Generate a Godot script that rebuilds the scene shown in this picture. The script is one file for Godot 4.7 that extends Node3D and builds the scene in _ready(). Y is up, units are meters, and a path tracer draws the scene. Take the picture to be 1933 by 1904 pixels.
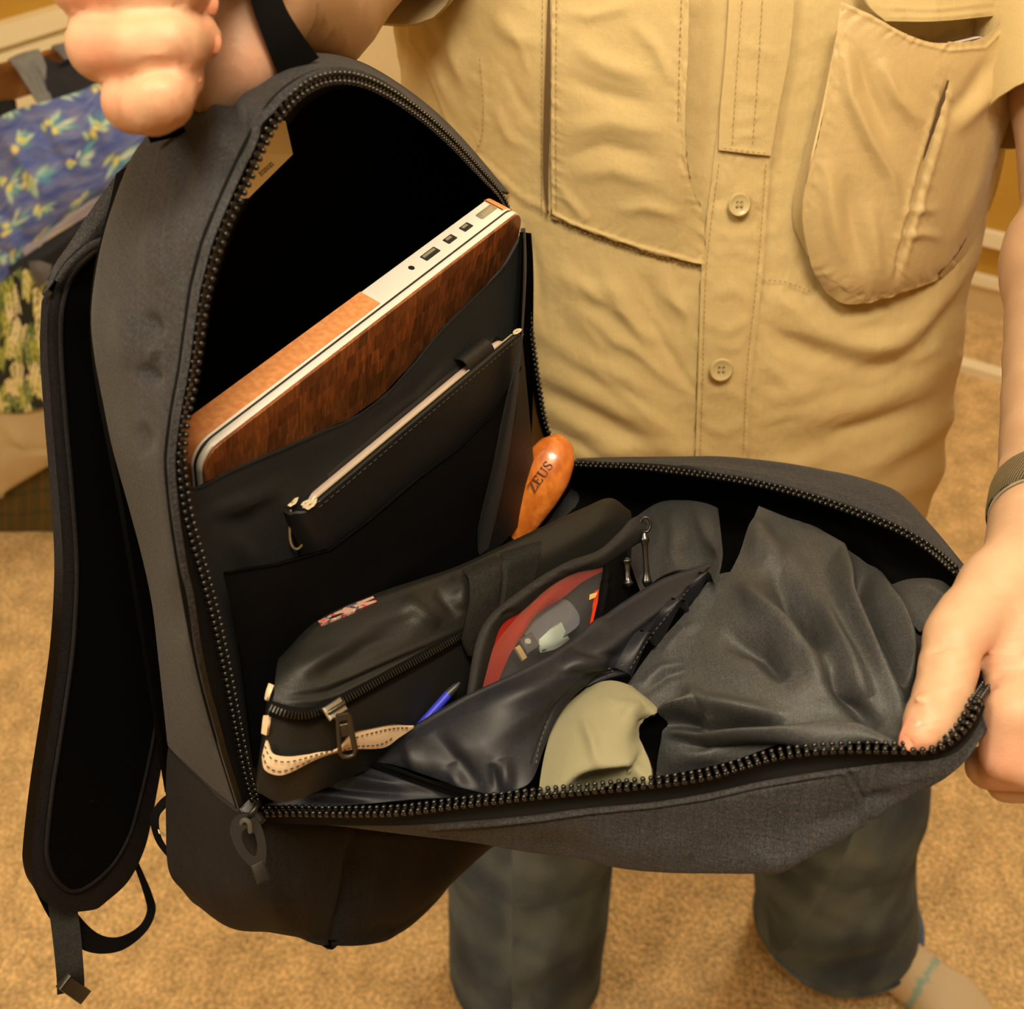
extends Node3D
# A man holds an open charcoal backpack in front of the camera. Pixel triples below are places in the photograph
# with a real distance from the lens (or from a plane of the bag); everything is built as geometry where it stands.
const F := 2000.0
const PITCH := -40.0
const EYE := Vector3(0, 1.57, 0)
var cam_t: Transform3D
var cam_i: Transform3D
var M := {}
var rng := RandomNumberGenerator.new()
var used := {}

# ---------------------------------------------------------------- places
func at(x: float, y: float, d: float) -> Vector3:
	return cam_t * Vector3((x - 966.5) / F * d, (952.0 - y) / F * d, -d)

func pix(p: Vector3) -> Vector2:
	var q := cam_i * p
	return Vector2(966.5 - F * q.x / q.z, 952.0 + F * q.y / q.z)

func cam_dir(v: Vector3) -> Vector3:      # a direction given as right, down, away from the lens
	return cam_t.basis * Vector3(v.x, -v.y, -v.z)

const ZN := Vector3(0.835, 0.277, -0.476)     # out of the opening of the bag body
const FN := Vector3(-0.2645, -0.805, -0.531)  # out of the opened front flap

func zd(x: float, y: float, k: float) -> float:   # distance of the opening plane, k metres inside it
	return (-0.2934 - k) / ZN.dot(Vector3((x - 966.5) / F, (y - 952.0) / F, 1.0))

func fd(x: float, y: float, h: float) -> float:   # distance of the flap's rim plane, h metres above it
	return (-0.3408 + h) / FN.dot(Vector3((x - 966.5) / F, (y - 952.0) / F, 1.0))

func zp(x: float, y: float, k: float) -> Vector3:
	return at(x, y, zd(x, y, k))

func fp(x: float, y: float, h: float) -> Vector3:
	return at(x, y, fd(x, y, h))

func row(a: Array, how: String) -> PackedVector3Array:
	var out := PackedVector3Array()
	for i in range(0, a.size(), 3):
		match how:
			"z": out.append(zp(a[i], a[i + 1], a[i + 2]))
			"f": out.append(fp(a[i], a[i + 1], a[i + 2]))
			"s": out.append(sp(a[i], a[i + 1], a[i + 2]))
			_: out.append(at(a[i], a[i + 1], a[i + 2]))
	return out

func rows(a: Array, how: String) -> Array:
	return a.map(func(r): return row(r, how))

# ---------------------------------------------------------------- mesh collecting
class Geo:
	var v := PackedVector3Array()
	var n := PackedVector3Array()
	var uv := PackedVector2Array()
	var c := PackedColorArray()
	var f := PackedInt32Array()
	var shaded := false

	func quad(a: int, b: int, d: int, e: int) -> void:
		f.append_array([a, b, d, a, d, e])

	func add(p: Vector3, t := Vector2.ZERO) -> int:
		v.append(p)
		uv.append(t)
		return v.size() - 1

	func smooth(degrees: float) -> void:      # split what turns more than this, average the rest
		var fn := PackedVector3Array()
		var at_pos := {}
		var nv := PackedVector3Array()
		var nuv := PackedVector2Array()
		var nc := PackedColorArray()
		for i in range(0, f.size(), 3):
			var a := v[f[i]]
			var cr := (v[f[i + 2]] - a).cross(v[f[i + 1]] - a)
			fn.append(cr)
			for k in 3:
				var key := Vector3i((v[f[i + k]] * 50000.0).round())
				if not at_pos.has(key):
					at_pos[key] = PackedInt32Array()
				at_pos[key].append(i / 3)
		var lim := cos(deg_to_rad(degrees))
		n = PackedVector3Array()
		for i in range(0, f.size(), 3):
			var mine := fn[i / 3].normalized()
			for k in 3:
				var p := v[f[i + k]]
				var s := Vector3.ZERO
				for j in at_pos[Vector3i((p * 50000.0).round())]:
					if fn[j].normalized().dot(mine) >= lim:
						s += fn[j]
				nv.append(p)
				n.append(s.normalized() if s.length() > 1e-14 else mine)
				nuv.append(uv[f[i + k]])
				if c.size():
					nc.append(c[f[i + k]])
		v = nv
		uv = nuv
		c = nc
		f = PackedInt32Array(range(v.size()))
		shaded = true

	func mesh() -> ArrayMesh:
		if not shaded:
			smooth(50.0)
		var a := []
		a.resize(Mesh.ARRAY_MAX)
		a[Mesh.ARRAY_VERTEX] = v
		a[Mesh.ARRAY_NORMAL] = n
		a[Mesh.ARRAY_TEX_UV] = uv
		if c.size() == v.size():
			a[Mesh.ARRAY_COLOR] = c
		a[Mesh.ARRAY_INDEX] = f
		var m := ArrayMesh.new()
		m.add_surface_from_arrays(Mesh.PRIMITIVE_TRIANGLES, a)
		return m

func numbered(called: String) -> String:
	used[called] = used.get(called, -1) + 1
	return called if used[called] == 0 else "%s_%03d" % [called, used[called]]

func thing(called: String, label: String, category: String, where := Vector3.ZERO, group := "") -> Node3D:
	var o := Node3D.new()
	o.name = numbered(called)
	add_child(o)
	o.position = where
	tag(o, label, category, group)
	return o

func tag(o: Node, label: String, category := "", group := "", kind := "") -> Node:
	if label: o.set_meta("label", label)
	if category: o.set_meta("category", category)
	if group: o.set_meta("group", group)
	if kind: o.set_meta("kind", kind)
	return o

# vertices of g are in world space unless local is true
func put(called: String, g, material: Material, parent: Node = self, local := false, label := "") -> MeshInstance3D:
	var o := MeshInstance3D.new()
	o.name = numbered(called) if parent == self else called
	var m: Mesh
	if g is Geo:
		if not local and parent != self:
			var inv: Transform3D = here(parent).affine_inverse()
			for i in g.v.size():
				g.v[i] = inv * g.v[i]
			if inv.basis != Basis():
				for i in g.n.size():
					g.n[i] = inv.basis * g.n[i]
		m = g.mesh()
	else:
		m = g
	o.mesh = m
	o.material_override = material
	parent.add_child(o, true)
	if label: o.set_meta("label", label)
	return o

func here(n: Node) -> Transform3D:
	var t := Transform3D()
	while n != self:
		t = n.transform * t
		n = n.get_parent()
	return t

func struct(called: String, g, material: Material, parent: Node = self) -> MeshInstance3D:
	var o := put(called, g, material, parent)
	if parent == self: o.set_meta("kind", "structure")
	return o

# ---------------------------------------------------------------- curves and sheets
func cr(a: Vector3, b: Vector3, c: Vector3, d: Vector3, t: float) -> Vector3:
	return b.cubic_interpolate(c, a, d, t)

func curve_at(p: PackedVector3Array, t: float, closed := false) -> Vector3:
	var n := p.size()
	if closed:
		var s := fposmod(t, 1.0) * n
		var i := int(s)
		return cr(p[(i + n - 1) % n], p[i % n], p[(i + 1) % n], p[(i + 2) % n], s - i)
	var s := clampf(t, 0.0, 1.0) * (n - 1)
	var i := mini(int(s), n - 2)
	var a := p[i - 1] if i > 0 else p[0] * 2.0 - p[1]
	var d := p[i + 2] if i + 2 < n else p[n - 1] * 2.0 - p[n - 2]
	return cr(a, p[i], p[i + 1], d, s - i)

func curve(p: PackedVector3Array, count: int, closed := false) -> PackedVector3Array:
	var out := PackedVector3Array()
	for i in count + (0 if closed else 1):
		out.append(curve_at(p, float(i) / count, closed))
	return out

func even(p: PackedVector3Array, step: float) -> PackedVector3Array:   # equal steps along a curve
	var fine := curve(p, p.size() * 24)
	var out := PackedVector3Array([fine[0]])
	var left := step
	for i in range(1, fine.size()):
		var a := fine[i - 1]
		var l := a.distance_to(fine[i])
		while l >= left:
			a = a.move_toward(fine[i], left)
			out.append(a)
			l -= left
			left = step
		left -= l
	return out

# folds and seams: [height in mm, width in px of the photograph, x, y, x, y, ...]; those of negative width keep their full height at both ends
func folds(list: Array) -> Callable:
	var made := []
	for s in list:
		var p := PackedVector2Array()
		for i in range(2, s.size(), 2):
			p.append(Vector2(s[i], s[i + 1]))
		var w: float = absf(s[1])
		var box := Rect2(p[0], Vector2.ZERO)
		for q in p:
			box = box.expand(q)
		var total := 0.0
		for i in p.size() - 1:
			total += p[i].distance_to(p[i + 1])
		made.append([s[0] * 0.001, w, p, box.grow(w * 2.2), total, s[1] > 0.0])
	return func(q: Vector2) -> float:
		var h := 0.0
		for s in made:
			if not s[3].has_point(q):
				continue
			var best := 1e9
			var where := 0.0
			var run := 0.0
			var p: PackedVector2Array = s[2]
			for i in p.size() - 1:
				var a := p[i]
				var ab := p[i + 1] - a
				var l2 := ab.length_squared()
				var t := clampf((q - a).dot(ab) / l2, 0.0, 1.0)
				var dd := q.distance_squared_to(a + ab * t)
				var l := sqrt(l2)
				if dd < best:
					best = dd
					where = run + t * l
				run += l
			var k := exp(-best / (s[1] * s[1]))
			if s[5]:
				var e: float = where / s[4]
				k *= minf(1.0, 3.2 * e * (1.0 - e) + 0.1)
			h += s[0] * k
		return h

# gathers along a seam: [height in mm, reach in px, length of a gather in px, x, y, x, y, ...]
func puckers(list: Array) -> Callable:
	var n := FastNoiseLite.new()
	n.frequency = 1.0
	n.fractal_octaves = 2
	var made := []
	for s in list:
		var p := PackedVector2Array()
		for i in range(3, s.size(), 2): p.append(Vector2(s[i], s[i + 1]))
		var box := Rect2(p[0], Vector2.ZERO)
		for q in p: box = box.expand(q)
		made.append([s[0] * 0.001, s[1], s[2], p, box.grow(s[1] * 2.2)])
	return func(q: Vector2) -> float:
		var h := 0.0
		for s in made:
			if not s[4].has_point(q): continue
			var best := 1e9
			var where := 0.0
			var side := 0.0
			var run := 0.0
			var p: PackedVector2Array = s[3]
			for i in p.size() - 1:
				var ab := p[i + 1] - p[i]
				var l := ab.length()
				var t := clampf((q - p[i]).dot(ab) / (l * l), 0.0, 1.0)
				var dd := q.distance_squared_to(p[i] + ab * t)
				if dd < best:
					best = dd
					where = run + t * l
					side = signf(ab.cross(q - p[i]))
				run += l
			var d := sqrt(best)
			h += s[0] * n.get_noise_2d((where + d * 0.5 * side) / s[2], side * 7.0 + s[2]) * exp(-best / (s[1] * s[1])) * smoothstep(0.0, 4.0, d)
		return h

func grid_normals(p: PackedVector3Array, nu: int, nv: int, wrap: bool) -> PackedVector3Array:
	var n := PackedVector3Array()
	n.resize(p.size())
	var w := nu + 1
	for j in nv + 1:
		for i in w:
			var l := i - 1 if i > 0 else (nu - 1 if wrap else 0)
			var r := i + 1 if i < nu else (1 if wrap else nu)
			var a := p[j * w + r] - p[j * w + l]
			var b := p[mini(j + 1, nv) * w + i] - p[maxi(j - 1, 0) * w + i]
			n[j * w + i] = b.cross(a).normalized()
	return n

# a cloth, leather or shell surface on a grid of points, with real thickness; moved by disp(place in the photograph) before it is closed
func skin(g: Geo, p: PackedVector3Array, nu: int, nv: int, thick := 0.0015, disp = null, wrap := false, toward := EYE, uvs := Vector2.ONE) -> Geo:
	var w := nu + 1
	var n := grid_normals(p, nu, nv, wrap)
	var s := 0.0
	for i in range(0, p.size(), 3):
		s += n[i].dot((toward - p[i]).normalized())
	var sign_ := 1.0 if s >= 0.0 else -1.0
	if disp != null:
		for i in p.size():
			p[i] += n[i] * (sign_ * disp.call(pix(p[i])))
		n = grid_normals(p, nu, nv, wrap)
	var first := g.v.size()
	for j in nv + 1:
		for i in w:
			g.v.append(p[j * w + i])
			g.n.append(n[j * w + i] * sign_)
			g.uv.append(Vector2(float(i) / nu, float(j) / nv) * uvs)
	var flip := sign_ < 0.0
	for j in nv:
		for i in nu:
			var a := first + j * w + i
			if flip: g.quad(a, a + w, a + w + 1, a + 1)
			else: g.quad(a, a + 1, a + w + 1, a + w)
	if thick > 0.0:
		var back := g.v.size()
		for k in p.size():
			g.v.append(p[k] - n[k] * sign_ * thick)
			g.n.append(-n[k] * sign_)
			g.uv.append(g.uv[first + k])
		for j in nv:
			for i in nu:
				var a := back + j * w + i
				if flip: g.quad(a, a + 1, a + w + 1, a + w)
				else: g.quad(a, a + w, a + w + 1, a + 1)
		var edge := PackedInt32Array()
		for i in w: edge.append(i)
		for j in range(1, w if false else nv + 1): edge.append(j * w + nu)
		for i in range(nu - 1, -1, -1): edge.append(nv * w + i)
		for j in range(nv - 1, 0, -1): edge.append(j * w)
		var mid := Vector3.ZERO
		for k in edge: mid += p[k]
		mid /= edge.size()
		for k in edge.size():
			var a := edge[k]
			var b := edge[(k + 1) % edge.size()]
			var o := ((p[a] + p[b]) * 0.5 - mid).normalized()
			var t0 := g.v.size()
			for q in [g.v[first + a], g.v[first + b], g.v[back + b], g.v[back + a]]:
				g.v.append(q)
				g.n.append(o)
				g.uv.append(g.uv[first + a])
			if flip: g.quad(t0, t0 + 1, t0 + 2, t0 + 3)
			else: g.quad(t0, t0 + 3, t0 + 2, t0 + 1)
	g.shaded = true
	return g

func spread(ctrl: Array, nu: int, nv: int) -> PackedVector3Array:
	var lines := []
	for r in ctrl:
		lines.append(curve(r, nu))
	var p := PackedVector3Array()
	p.resize((nu + 1) * (nv + 1))
	for i in nu + 1:
		var col := PackedVector3Array()
		for l in lines: col.append(l[i])
		for j in nv + 1:
			p[j * (nu + 1) + i] = curve_at(col, float(j) / nv)
	return p

func sheet(ctrl: Array, nu: int, nv: int, thick := 0.0015, disp = null, uvs := Vector2.ONE, g: Geo = null) -> Geo:
	return skin(g if g else Geo.new(), spread(ctrl, nu, nv), nu, nv, thick, disp, false, EYE, uvs)

# a round or flattened tube; radius may be a number or an array along it
func tube(g: Geo, path: PackedVector3Array, radius, sides := 8, flat := 1.0, up := Vector3.UP, caps := true) -> Geo:
	var count := path.size()
	var rad: Array = radius if radius is Array else [radius]
	var first := g.v.size()
	var ref := up
	for i in count:
		var d := (path[mini(i + 1, count - 1)] - path[maxi(i - 1, 0)]).normalized()
		ref = (ref - d * ref.dot(d))
		ref = ref.normalized() if ref.length() > 1e-5 else d.cross(Vector3.RIGHT).normalized()
		var side := d.cross(ref)
		var t := float(i) / maxi(count - 1, 1) * (rad.size() - 1)
		var k := mini(int(t), maxi(rad.size() - 2, 0))
		var r: float = lerpf(rad[k], rad[mini(k + 1, rad.size() - 1)], t - k)
		for j in sides:
			var a := TAU * j / sides
			g.add(path[i] + (ref * cos(a) * flat + side * sin(a)) * r, Vector2(float(j) / sides, t))
	for i in count - 1:
		for j in sides:
			var a := first + i * sides + j
			var b := first + i * sides + (j + 1) % sides
			g.quad(a, b, b + sides, a + sides)
	if caps:
		for e in 2:
			var at_ := first + (count - 1) * sides * e
			var c := Vector3.ZERO
			for j in sides: c += g.v[at_ + j]
			var m := g.add(c / sides, Vector2.ZERO)
			for j in sides:
				var a := at_ + j
				var b := at_ + (j + 1) % sides
				if e == 0: g.f.append_array([a, m, b])
				else: g.f.append_array([a, b, m])
	return g

func rounded(w: float, h: float, r: float, n := 6) -> PackedVector2Array:
	var o := PackedVector2Array()
	for q in 4:
		var c := Vector2((w / 2 - r) * (1 if q == 0 or q == 3 else -1), (h / 2 - r) * (1 if q < 2 else -1))
		for i in n + 1:
			var a := PI / 2 * (q + float(i) / n)
			o.append(c + Vector2(cos(a), sin(a)) * r)
	return o

# an outline in x and y carried from z0 to z1 with chamfered rims; t moves it
func slab(g: Geo, o: PackedVector2Array, z0: float, z1: float, bevel := 0.0, t := Transform3D()) -> Geo:
	var c := Vector2.ZERO
	for p in o: c += p
	c /= o.size()
	var rings := [[z0, bevel], [z0 + bevel, 0.0], [z1 - bevel, 0.0], [z1, bevel]] if bevel > 0.0 else [[z0, 0.0], [z1, 0.0]]
	var first := g.v.size()
	var n := o.size()
	for r in rings:
		for p in o:
			var q: Vector2 = p - (p - c).normalized() * r[1]
			g.add(t * Vector3(q.x, q.y, r[0]), q)
	for i in rings.size() - 1:
		for j in n:
			var a := first + i * n + j
			var b := first + i * n + (j + 1) % n
			g.quad(a, a + n, b + n, b)
	var tris := Geometry2D.triangulate_polygon(o)
	for i in range(0, tris.size(), 3):
		for e in 2:
			var at_ := first + (rings.size() - 1) * n * e
			var x := at_ + tris[i]
			var y := at_ + tris[i + 1]
			var z := at_ + tris[i + 2]
			var up: bool = (o[tris[i + 1]] - o[tris[i]]).cross(o[tris[i + 2]] - o[tris[i]]) > 0
			if up == (e == 1): g.f.append_array([x, z, y])
			else: g.f.append_array([x, y, z])
	return g

func box(g: Geo, size: Vector3, t := Transform3D(), bevel := 0.0) -> Geo:
	var h := size / 2
	return slab(g, PackedVector2Array([Vector2(h.x, h.y), Vector2(-h.x, h.y), Vector2(-h.x, -h.y), Vector2(h.x, -h.y)]), -h.z, h.z, bevel, t)

func lathe(g: Geo, prof: Array, t := Transform3D(), sides := 24, squash := 1.0) -> Geo:   # [radius, height] pairs, around y
	var first := g.v.size()
	for p in prof:
		for j in sides:
			var a := TAU * j / sides
			g.add(t * Vector3(cos(a) * p[0], p[1], sin(a) * p[0] * squash), Vector2(float(j) / sides, p[1]))
	for i in prof.size() - 1:
		for j in sides:
			var a := first + i * sides + j
			var b := first + i * sides + (j + 1) % sides
			g.quad(a, a + sides, b + sides, b)
	return g

func frame(origin: Vector3, x: Vector3, z: Vector3) -> Transform3D:
	x = x.normalized()
	z = (z - x * z.dot(x)).normalized()
	return Transform3D(Basis(x, z.cross(x), z), origin)

# ---------------------------------------------------------------- materials
func mat(color: Color, rough := 0.8, more := {}) -> StandardMaterial3D:
	var m := StandardMaterial3D.new()
	m.albedo_color = color
	m.roughness = rough
	for k in more:
		m.set(k, more[k])
	return m

func rgb(r: float, g: float, b: float) -> Color:
	return Color(r / 255.0, g / 255.0, b / 255.0)

func tri(m: StandardMaterial3D, scale: float, world := true) -> StandardMaterial3D:
	m.uv1_triplanar = true
	m.uv1_world_triplanar = world
	m.uv1_scale = Vector3.ONE * scale
	return m

func noise_tex(freq: float, size := 256, kind := FastNoiseLite.TYPE_SIMPLEX_SMOOTH, octaves := 4, normal := 0.0, ramp: Array = [], sd := 1) -> NoiseTexture2D:
	var fn := FastNoiseLite.new()
	fn.noise_type = kind
	fn.frequency = freq
	fn.fractal_octaves = octaves
	fn.seed = sd
	var t := NoiseTexture2D.new()
	t.width = size
	t.height = size
	t.seamless = true
	t.noise = fn
	if normal > 0.0:
		t.as_normal_map = true
		t.bump_strength = normal
	if ramp.size():
		var gr := Gradient.new()
		gr.offsets = PackedFloat32Array(ramp.map(func(x): return x[0]))
		gr.colors = PackedColorArray(ramp.map(func(x): return x[1]))
		t.color_ramp = gr
	return t

# woven cloth: every thread its own tone
func weave(size: int, per: int, base: Color, spread_: float, tint: float, depth: float) -> ImageTexture:
	var im := Image.create(size, size, false, Image.FORMAT_RGB8)
	var n := size / per
	var wa := []
	var we := []
	for i in n:
		wa.append(Vector2(rng.randfn(0.0, spread_ * 0.3), rng.randfn(0.0, tint * 0.3)))
		we.append(Vector2(rng.randfn(0.0, spread_ * 0.3), rng.randfn(0.0, tint * 0.3)))
	for y in size:
		for x in size:
			var i := x / per
			var j := y / per
			var over := (i + j) % 2 == 0
			var t: Vector2 = wa[i] if over else we[j]
			var l := float(x % per if not over else y % per) / per
			var k: float = 1.0 + t.x + rng.randfn(0.0, spread_) - depth * absf(l - 0.4)
			var w: float = t.y + rng.randfn(0.0, tint)
			im.set_pixel(x, y, Color(base.r * k * (1.0 + w), base.g * k, base.b * k * (1.0 - w)))
	return ImageTexture.create_from_image(im)

func blot(im: Image, cx: float, cy: float, rx: float, ry: float, turn: float, col: Color, soft := 0.35) -> void:
	var s := im.get_width()
	var big := maxf(rx, ry)
	var cs := cos(turn)
	var sn := sin(turn)
	for y in range(int(cy - big), int(cy + big) + 1):
		for x in range(int(cx - big), int(cx + big) + 1):
			var dx := x - cx
			var dy := y - cy
			var q := sqrt(pow((dx * cs + dy * sn) / rx, 2) + pow((-dx * sn + dy * cs) / ry, 2))
			if q < 1.0:
				var a := smoothstep(1.0, 1.0 - soft, q) * col.a
				var px := posmod(x, s)
				var py := posmod(y, im.get_height())
				im.set_pixel(px, py, im.get_pixel(px, py).lerp(col, a))

const LIGHT := 1.33
func _ready() -> void:
	rng.seed = 11
	var env := Environment.new()
	env.background_mode = Environment.BG_COLOR
	env.background_color = Color(0.02, 0.018, 0.014)
	env.tonemap_mode = Environment.TONE_MAPPER_LINEAR
	env.tonemap_exposure = 1.0
	env.sdfgi_enabled = true
	env.ssao_enabled = true
	env.ssil_enabled = true
	var we := WorldEnvironment.new()
	we.name = "world"
	we.environment = env
	add_child(we)
	var cam := Camera3D.new()
	cam.name = "camera"
	var at_ := CameraAttributesPhysical.new()
	at_.frustum_focal_length = 36.7647
	at_.frustum_focus_distance = 0.55
	at_.exposure_aperture = 11.5
	at_.frustum_near = 0.05
	at_.frustum_far = 40.0
	cam.attributes = at_
	cam.position = EYE
	cam.rotation_degrees = Vector3(PITCH, 0, 0)
	cam.fov = rad_to_deg(2.0 * atan(952.0 / F))
	cam.near = 0.05
	cam.far = 40.0
	add_child(cam)
	cam.current = true
	cam_t = Transform3D(Basis.from_euler(Vector3(deg_to_rad(PITCH), 0, 0)), EYE)
	cam_i = cam_t.affine_inverse()
	materials()
	setting()
	person()
	backpack()
	carried()
	background()

# ---------------------------------------------------------------- the room
const CORNER := Vector3(-0.21, 0, -3.76)
const E1 := Vector3(0.53, 0, -0.848)    # along the left wall, away
const E2 := Vector3(0.848, 0, 0.53)     # along the right wall, towards the lens

func room(s0: float, s1: float, t0: float, t1: float, h0: float, h1: float, g: Geo = null, bevel := 0.0) -> Geo:   # s back from the corner along the left wall, t along the right wall
	var mid := CORNER - E1 * (s0 + s1) * 0.5 + E2 * (t0 + t1) * 0.5 + Vector3.UP * (h0 + h1) * 0.5
	return box(g if g else Geo.new(), Vector3(s1 - s0, t1 - t0, h1 - h0), Transform3D(Basis(-E1, E2, Vector3.UP) if (-E1).cross(E2).dot(Vector3.UP) > 0 else Basis(E1, E2, Vector3.UP), mid), bevel)

func setting() -> void:
	var ochre := mat(rgb(188, 148, 56), 0.85)
	tri(ochre, 1.0)
	ochre.normal_enabled = true
	ochre.normal_texture = noise_tex(0.06, 256, FastNoiseLite.TYPE_SIMPLEX, 3, 1.2)
	ochre.normal_scale = 0.25
	ochre.uv1_scale = Vector3.ONE * 3.0
	var cream := mat(rgb(248, 238, 202), 0.55)
	var white := mat(rgb(244, 236, 212), 0.4)
	M.ceil = mat(rgb(240, 232, 212), 0.9)
	var carpet := mat(Color.WHITE, 1.0, {"metallic_specular": 0.15})
	var im := Image.create(512, 512, false, Image.FORMAT_RGB8)
	var big := FastNoiseLite.new()
	big.frequency = 0.02
	big.fractal_octaves = 3
	var small := FastNoiseLite.new()
	small.frequency = 0.16
	small.seed = 5
	small.fractal_octaves = 2
	for y in 512:
		for x in 512:
			var k := 1.0 + 0.13 * big.get_noise_2d(x, y) + 0.20 * small.get_noise_2d(x, y) + rng.randfn(0.0, 0.05)
			im.set_pixel(x, y, Color(0.83 * k, 0.715 * k, 0.53 * k))
	carpet.albedo_texture = ImageTexture.create_from_image(im)
	tri(carpet, 1.25)
	carpet.normal_enabled = true
	carpet.normal_texture = noise_tex(0.12, 512, FastNoiseLite.TYPE_SIMPLEX, 3, 3.0, [], 8)
	struct("floor", room(-0.1, 5.3, -0.1, 4.7, -0.1, 0.0), carpet)
	struct("ceiling", room(-0.1, 5.3, -0.1, 4.7, 2.5, 2.6), M.ceil)
	struct("wall_left", room(-0.1, 5.3, -0.1, 0.0, 0.0, 2.5), ochre)
	struct("wall_right", room(-0.1, 0.0, 0.0, 4.7, 0.0, 2.5), ochre)
	struct("wall_rear", room(5.2, 5.3, 0.0, 4.7, 0.0, 2.5), ochre)
	struct("wall_near", room(0.0, 5.2, 4.6, 4.7, 0.0, 2.5), ochre)
	# painted boards on the lower left wall, under a chair rail
	var lower := struct("trim_1", room(0.002, 5.2, 0.0, 0.012, 0.0, 0.885), cream)
	for i in 9:
		put("panel", room(0.03 + i * 0.58, 0.03 + i * 0.58 + 0.565, 0.012, 0.024, 0.12, 0.86, null, 0.004), cream, lower)
	put("chair_rail", room(0.0, 5.2, 0.0, 0.035, 0.875, 0.915, null, 0.006), cream, lower)
	struct("baseboard_left", room(0.0, 5.2, 0.012, 0.03, 0.0, 0.11, null, 0.004), white)
	var bb := struct("baseboard_right", room(0.0, 0.018, 0.0, 4.6, 0.0, 0.085, null, 0.002), mat(rgb(214, 192, 150), 0.6))
	put("cap", room(0.0, 0.028, 0.0, 4.6, 0.085, 0.112, null, 0.004), white, bb)
	struct("trim_2", room(0.0, 0.03, 0.0, 4.6, 0.205, 0.245, null, 0.006), white)
	# three ceiling lamps: one above the lens, one to its left, one further into the room
	lamp_at(Vector3(-0.85, 2.5, 0.15), LIGHT * 0.55, "round frosted dome lamp on the ceiling nearest the left wall")
	lamp_at(Vector3(0.06, 2.5, 0.02), LIGHT * 0.72, "round frosted dome lamp on the ceiling above the open backpack")
	lamp_at(Vector3(0.85, 2.5, -2.0), LIGHT * 0.8, "round frosted dome lamp on the ceiling behind the man")
	# a painted slat on the carpet before the right wall
	var sl := put("slat", room(0.33, 0.375, 1.2, 3.4, 0.0, 0.022, null, 0.004), white)
	tag(sl, "long white painted slat lying on the carpet before the baseboard", "slat")

func lamp_at(where: Vector3, energy: float, label: String) -> void:
	var lamp := thing("ceiling_lamp", label, "ceiling lamp", where)
	var lt := Transform3D()
	put("base", lathe(Geo.new(), [[0.0, 0.0], [0.17, 0.0], [0.175, -0.02], [0.165, -0.03], [0.0, -0.03]], lt, 40), mat(rgb(200, 190, 170), 0.3, {"metallic": 0.8}), lamp, true)
	var glow := mat(rgb(255, 240, 210), 0.4, {"emission_enabled": true, "emission": Color(1.0, 0.9, 0.72), "emission_energy_multiplier": 2.0})
	put("shade", lathe(Geo.new(), [[0.16, -0.03], [0.155, -0.05], [0.13, -0.075], [0.08, -0.095], [0.0, -0.1]], lt, 40), glow, lamp, true)
	var l := OmniLight3D.new()
	l.name = "lamp_light"
	l.light_color = Color(1.0, 0.945, 0.84)
	l.light_energy = energy
	l.light_size = 0.17
	l.omni_range = 12.0
	l.omni_attenuation = 2.0
	l.shadow_enabled = true
	l.position = Vector3(0, -0.28, 0)
	lamp.add_child(l, true)

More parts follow.
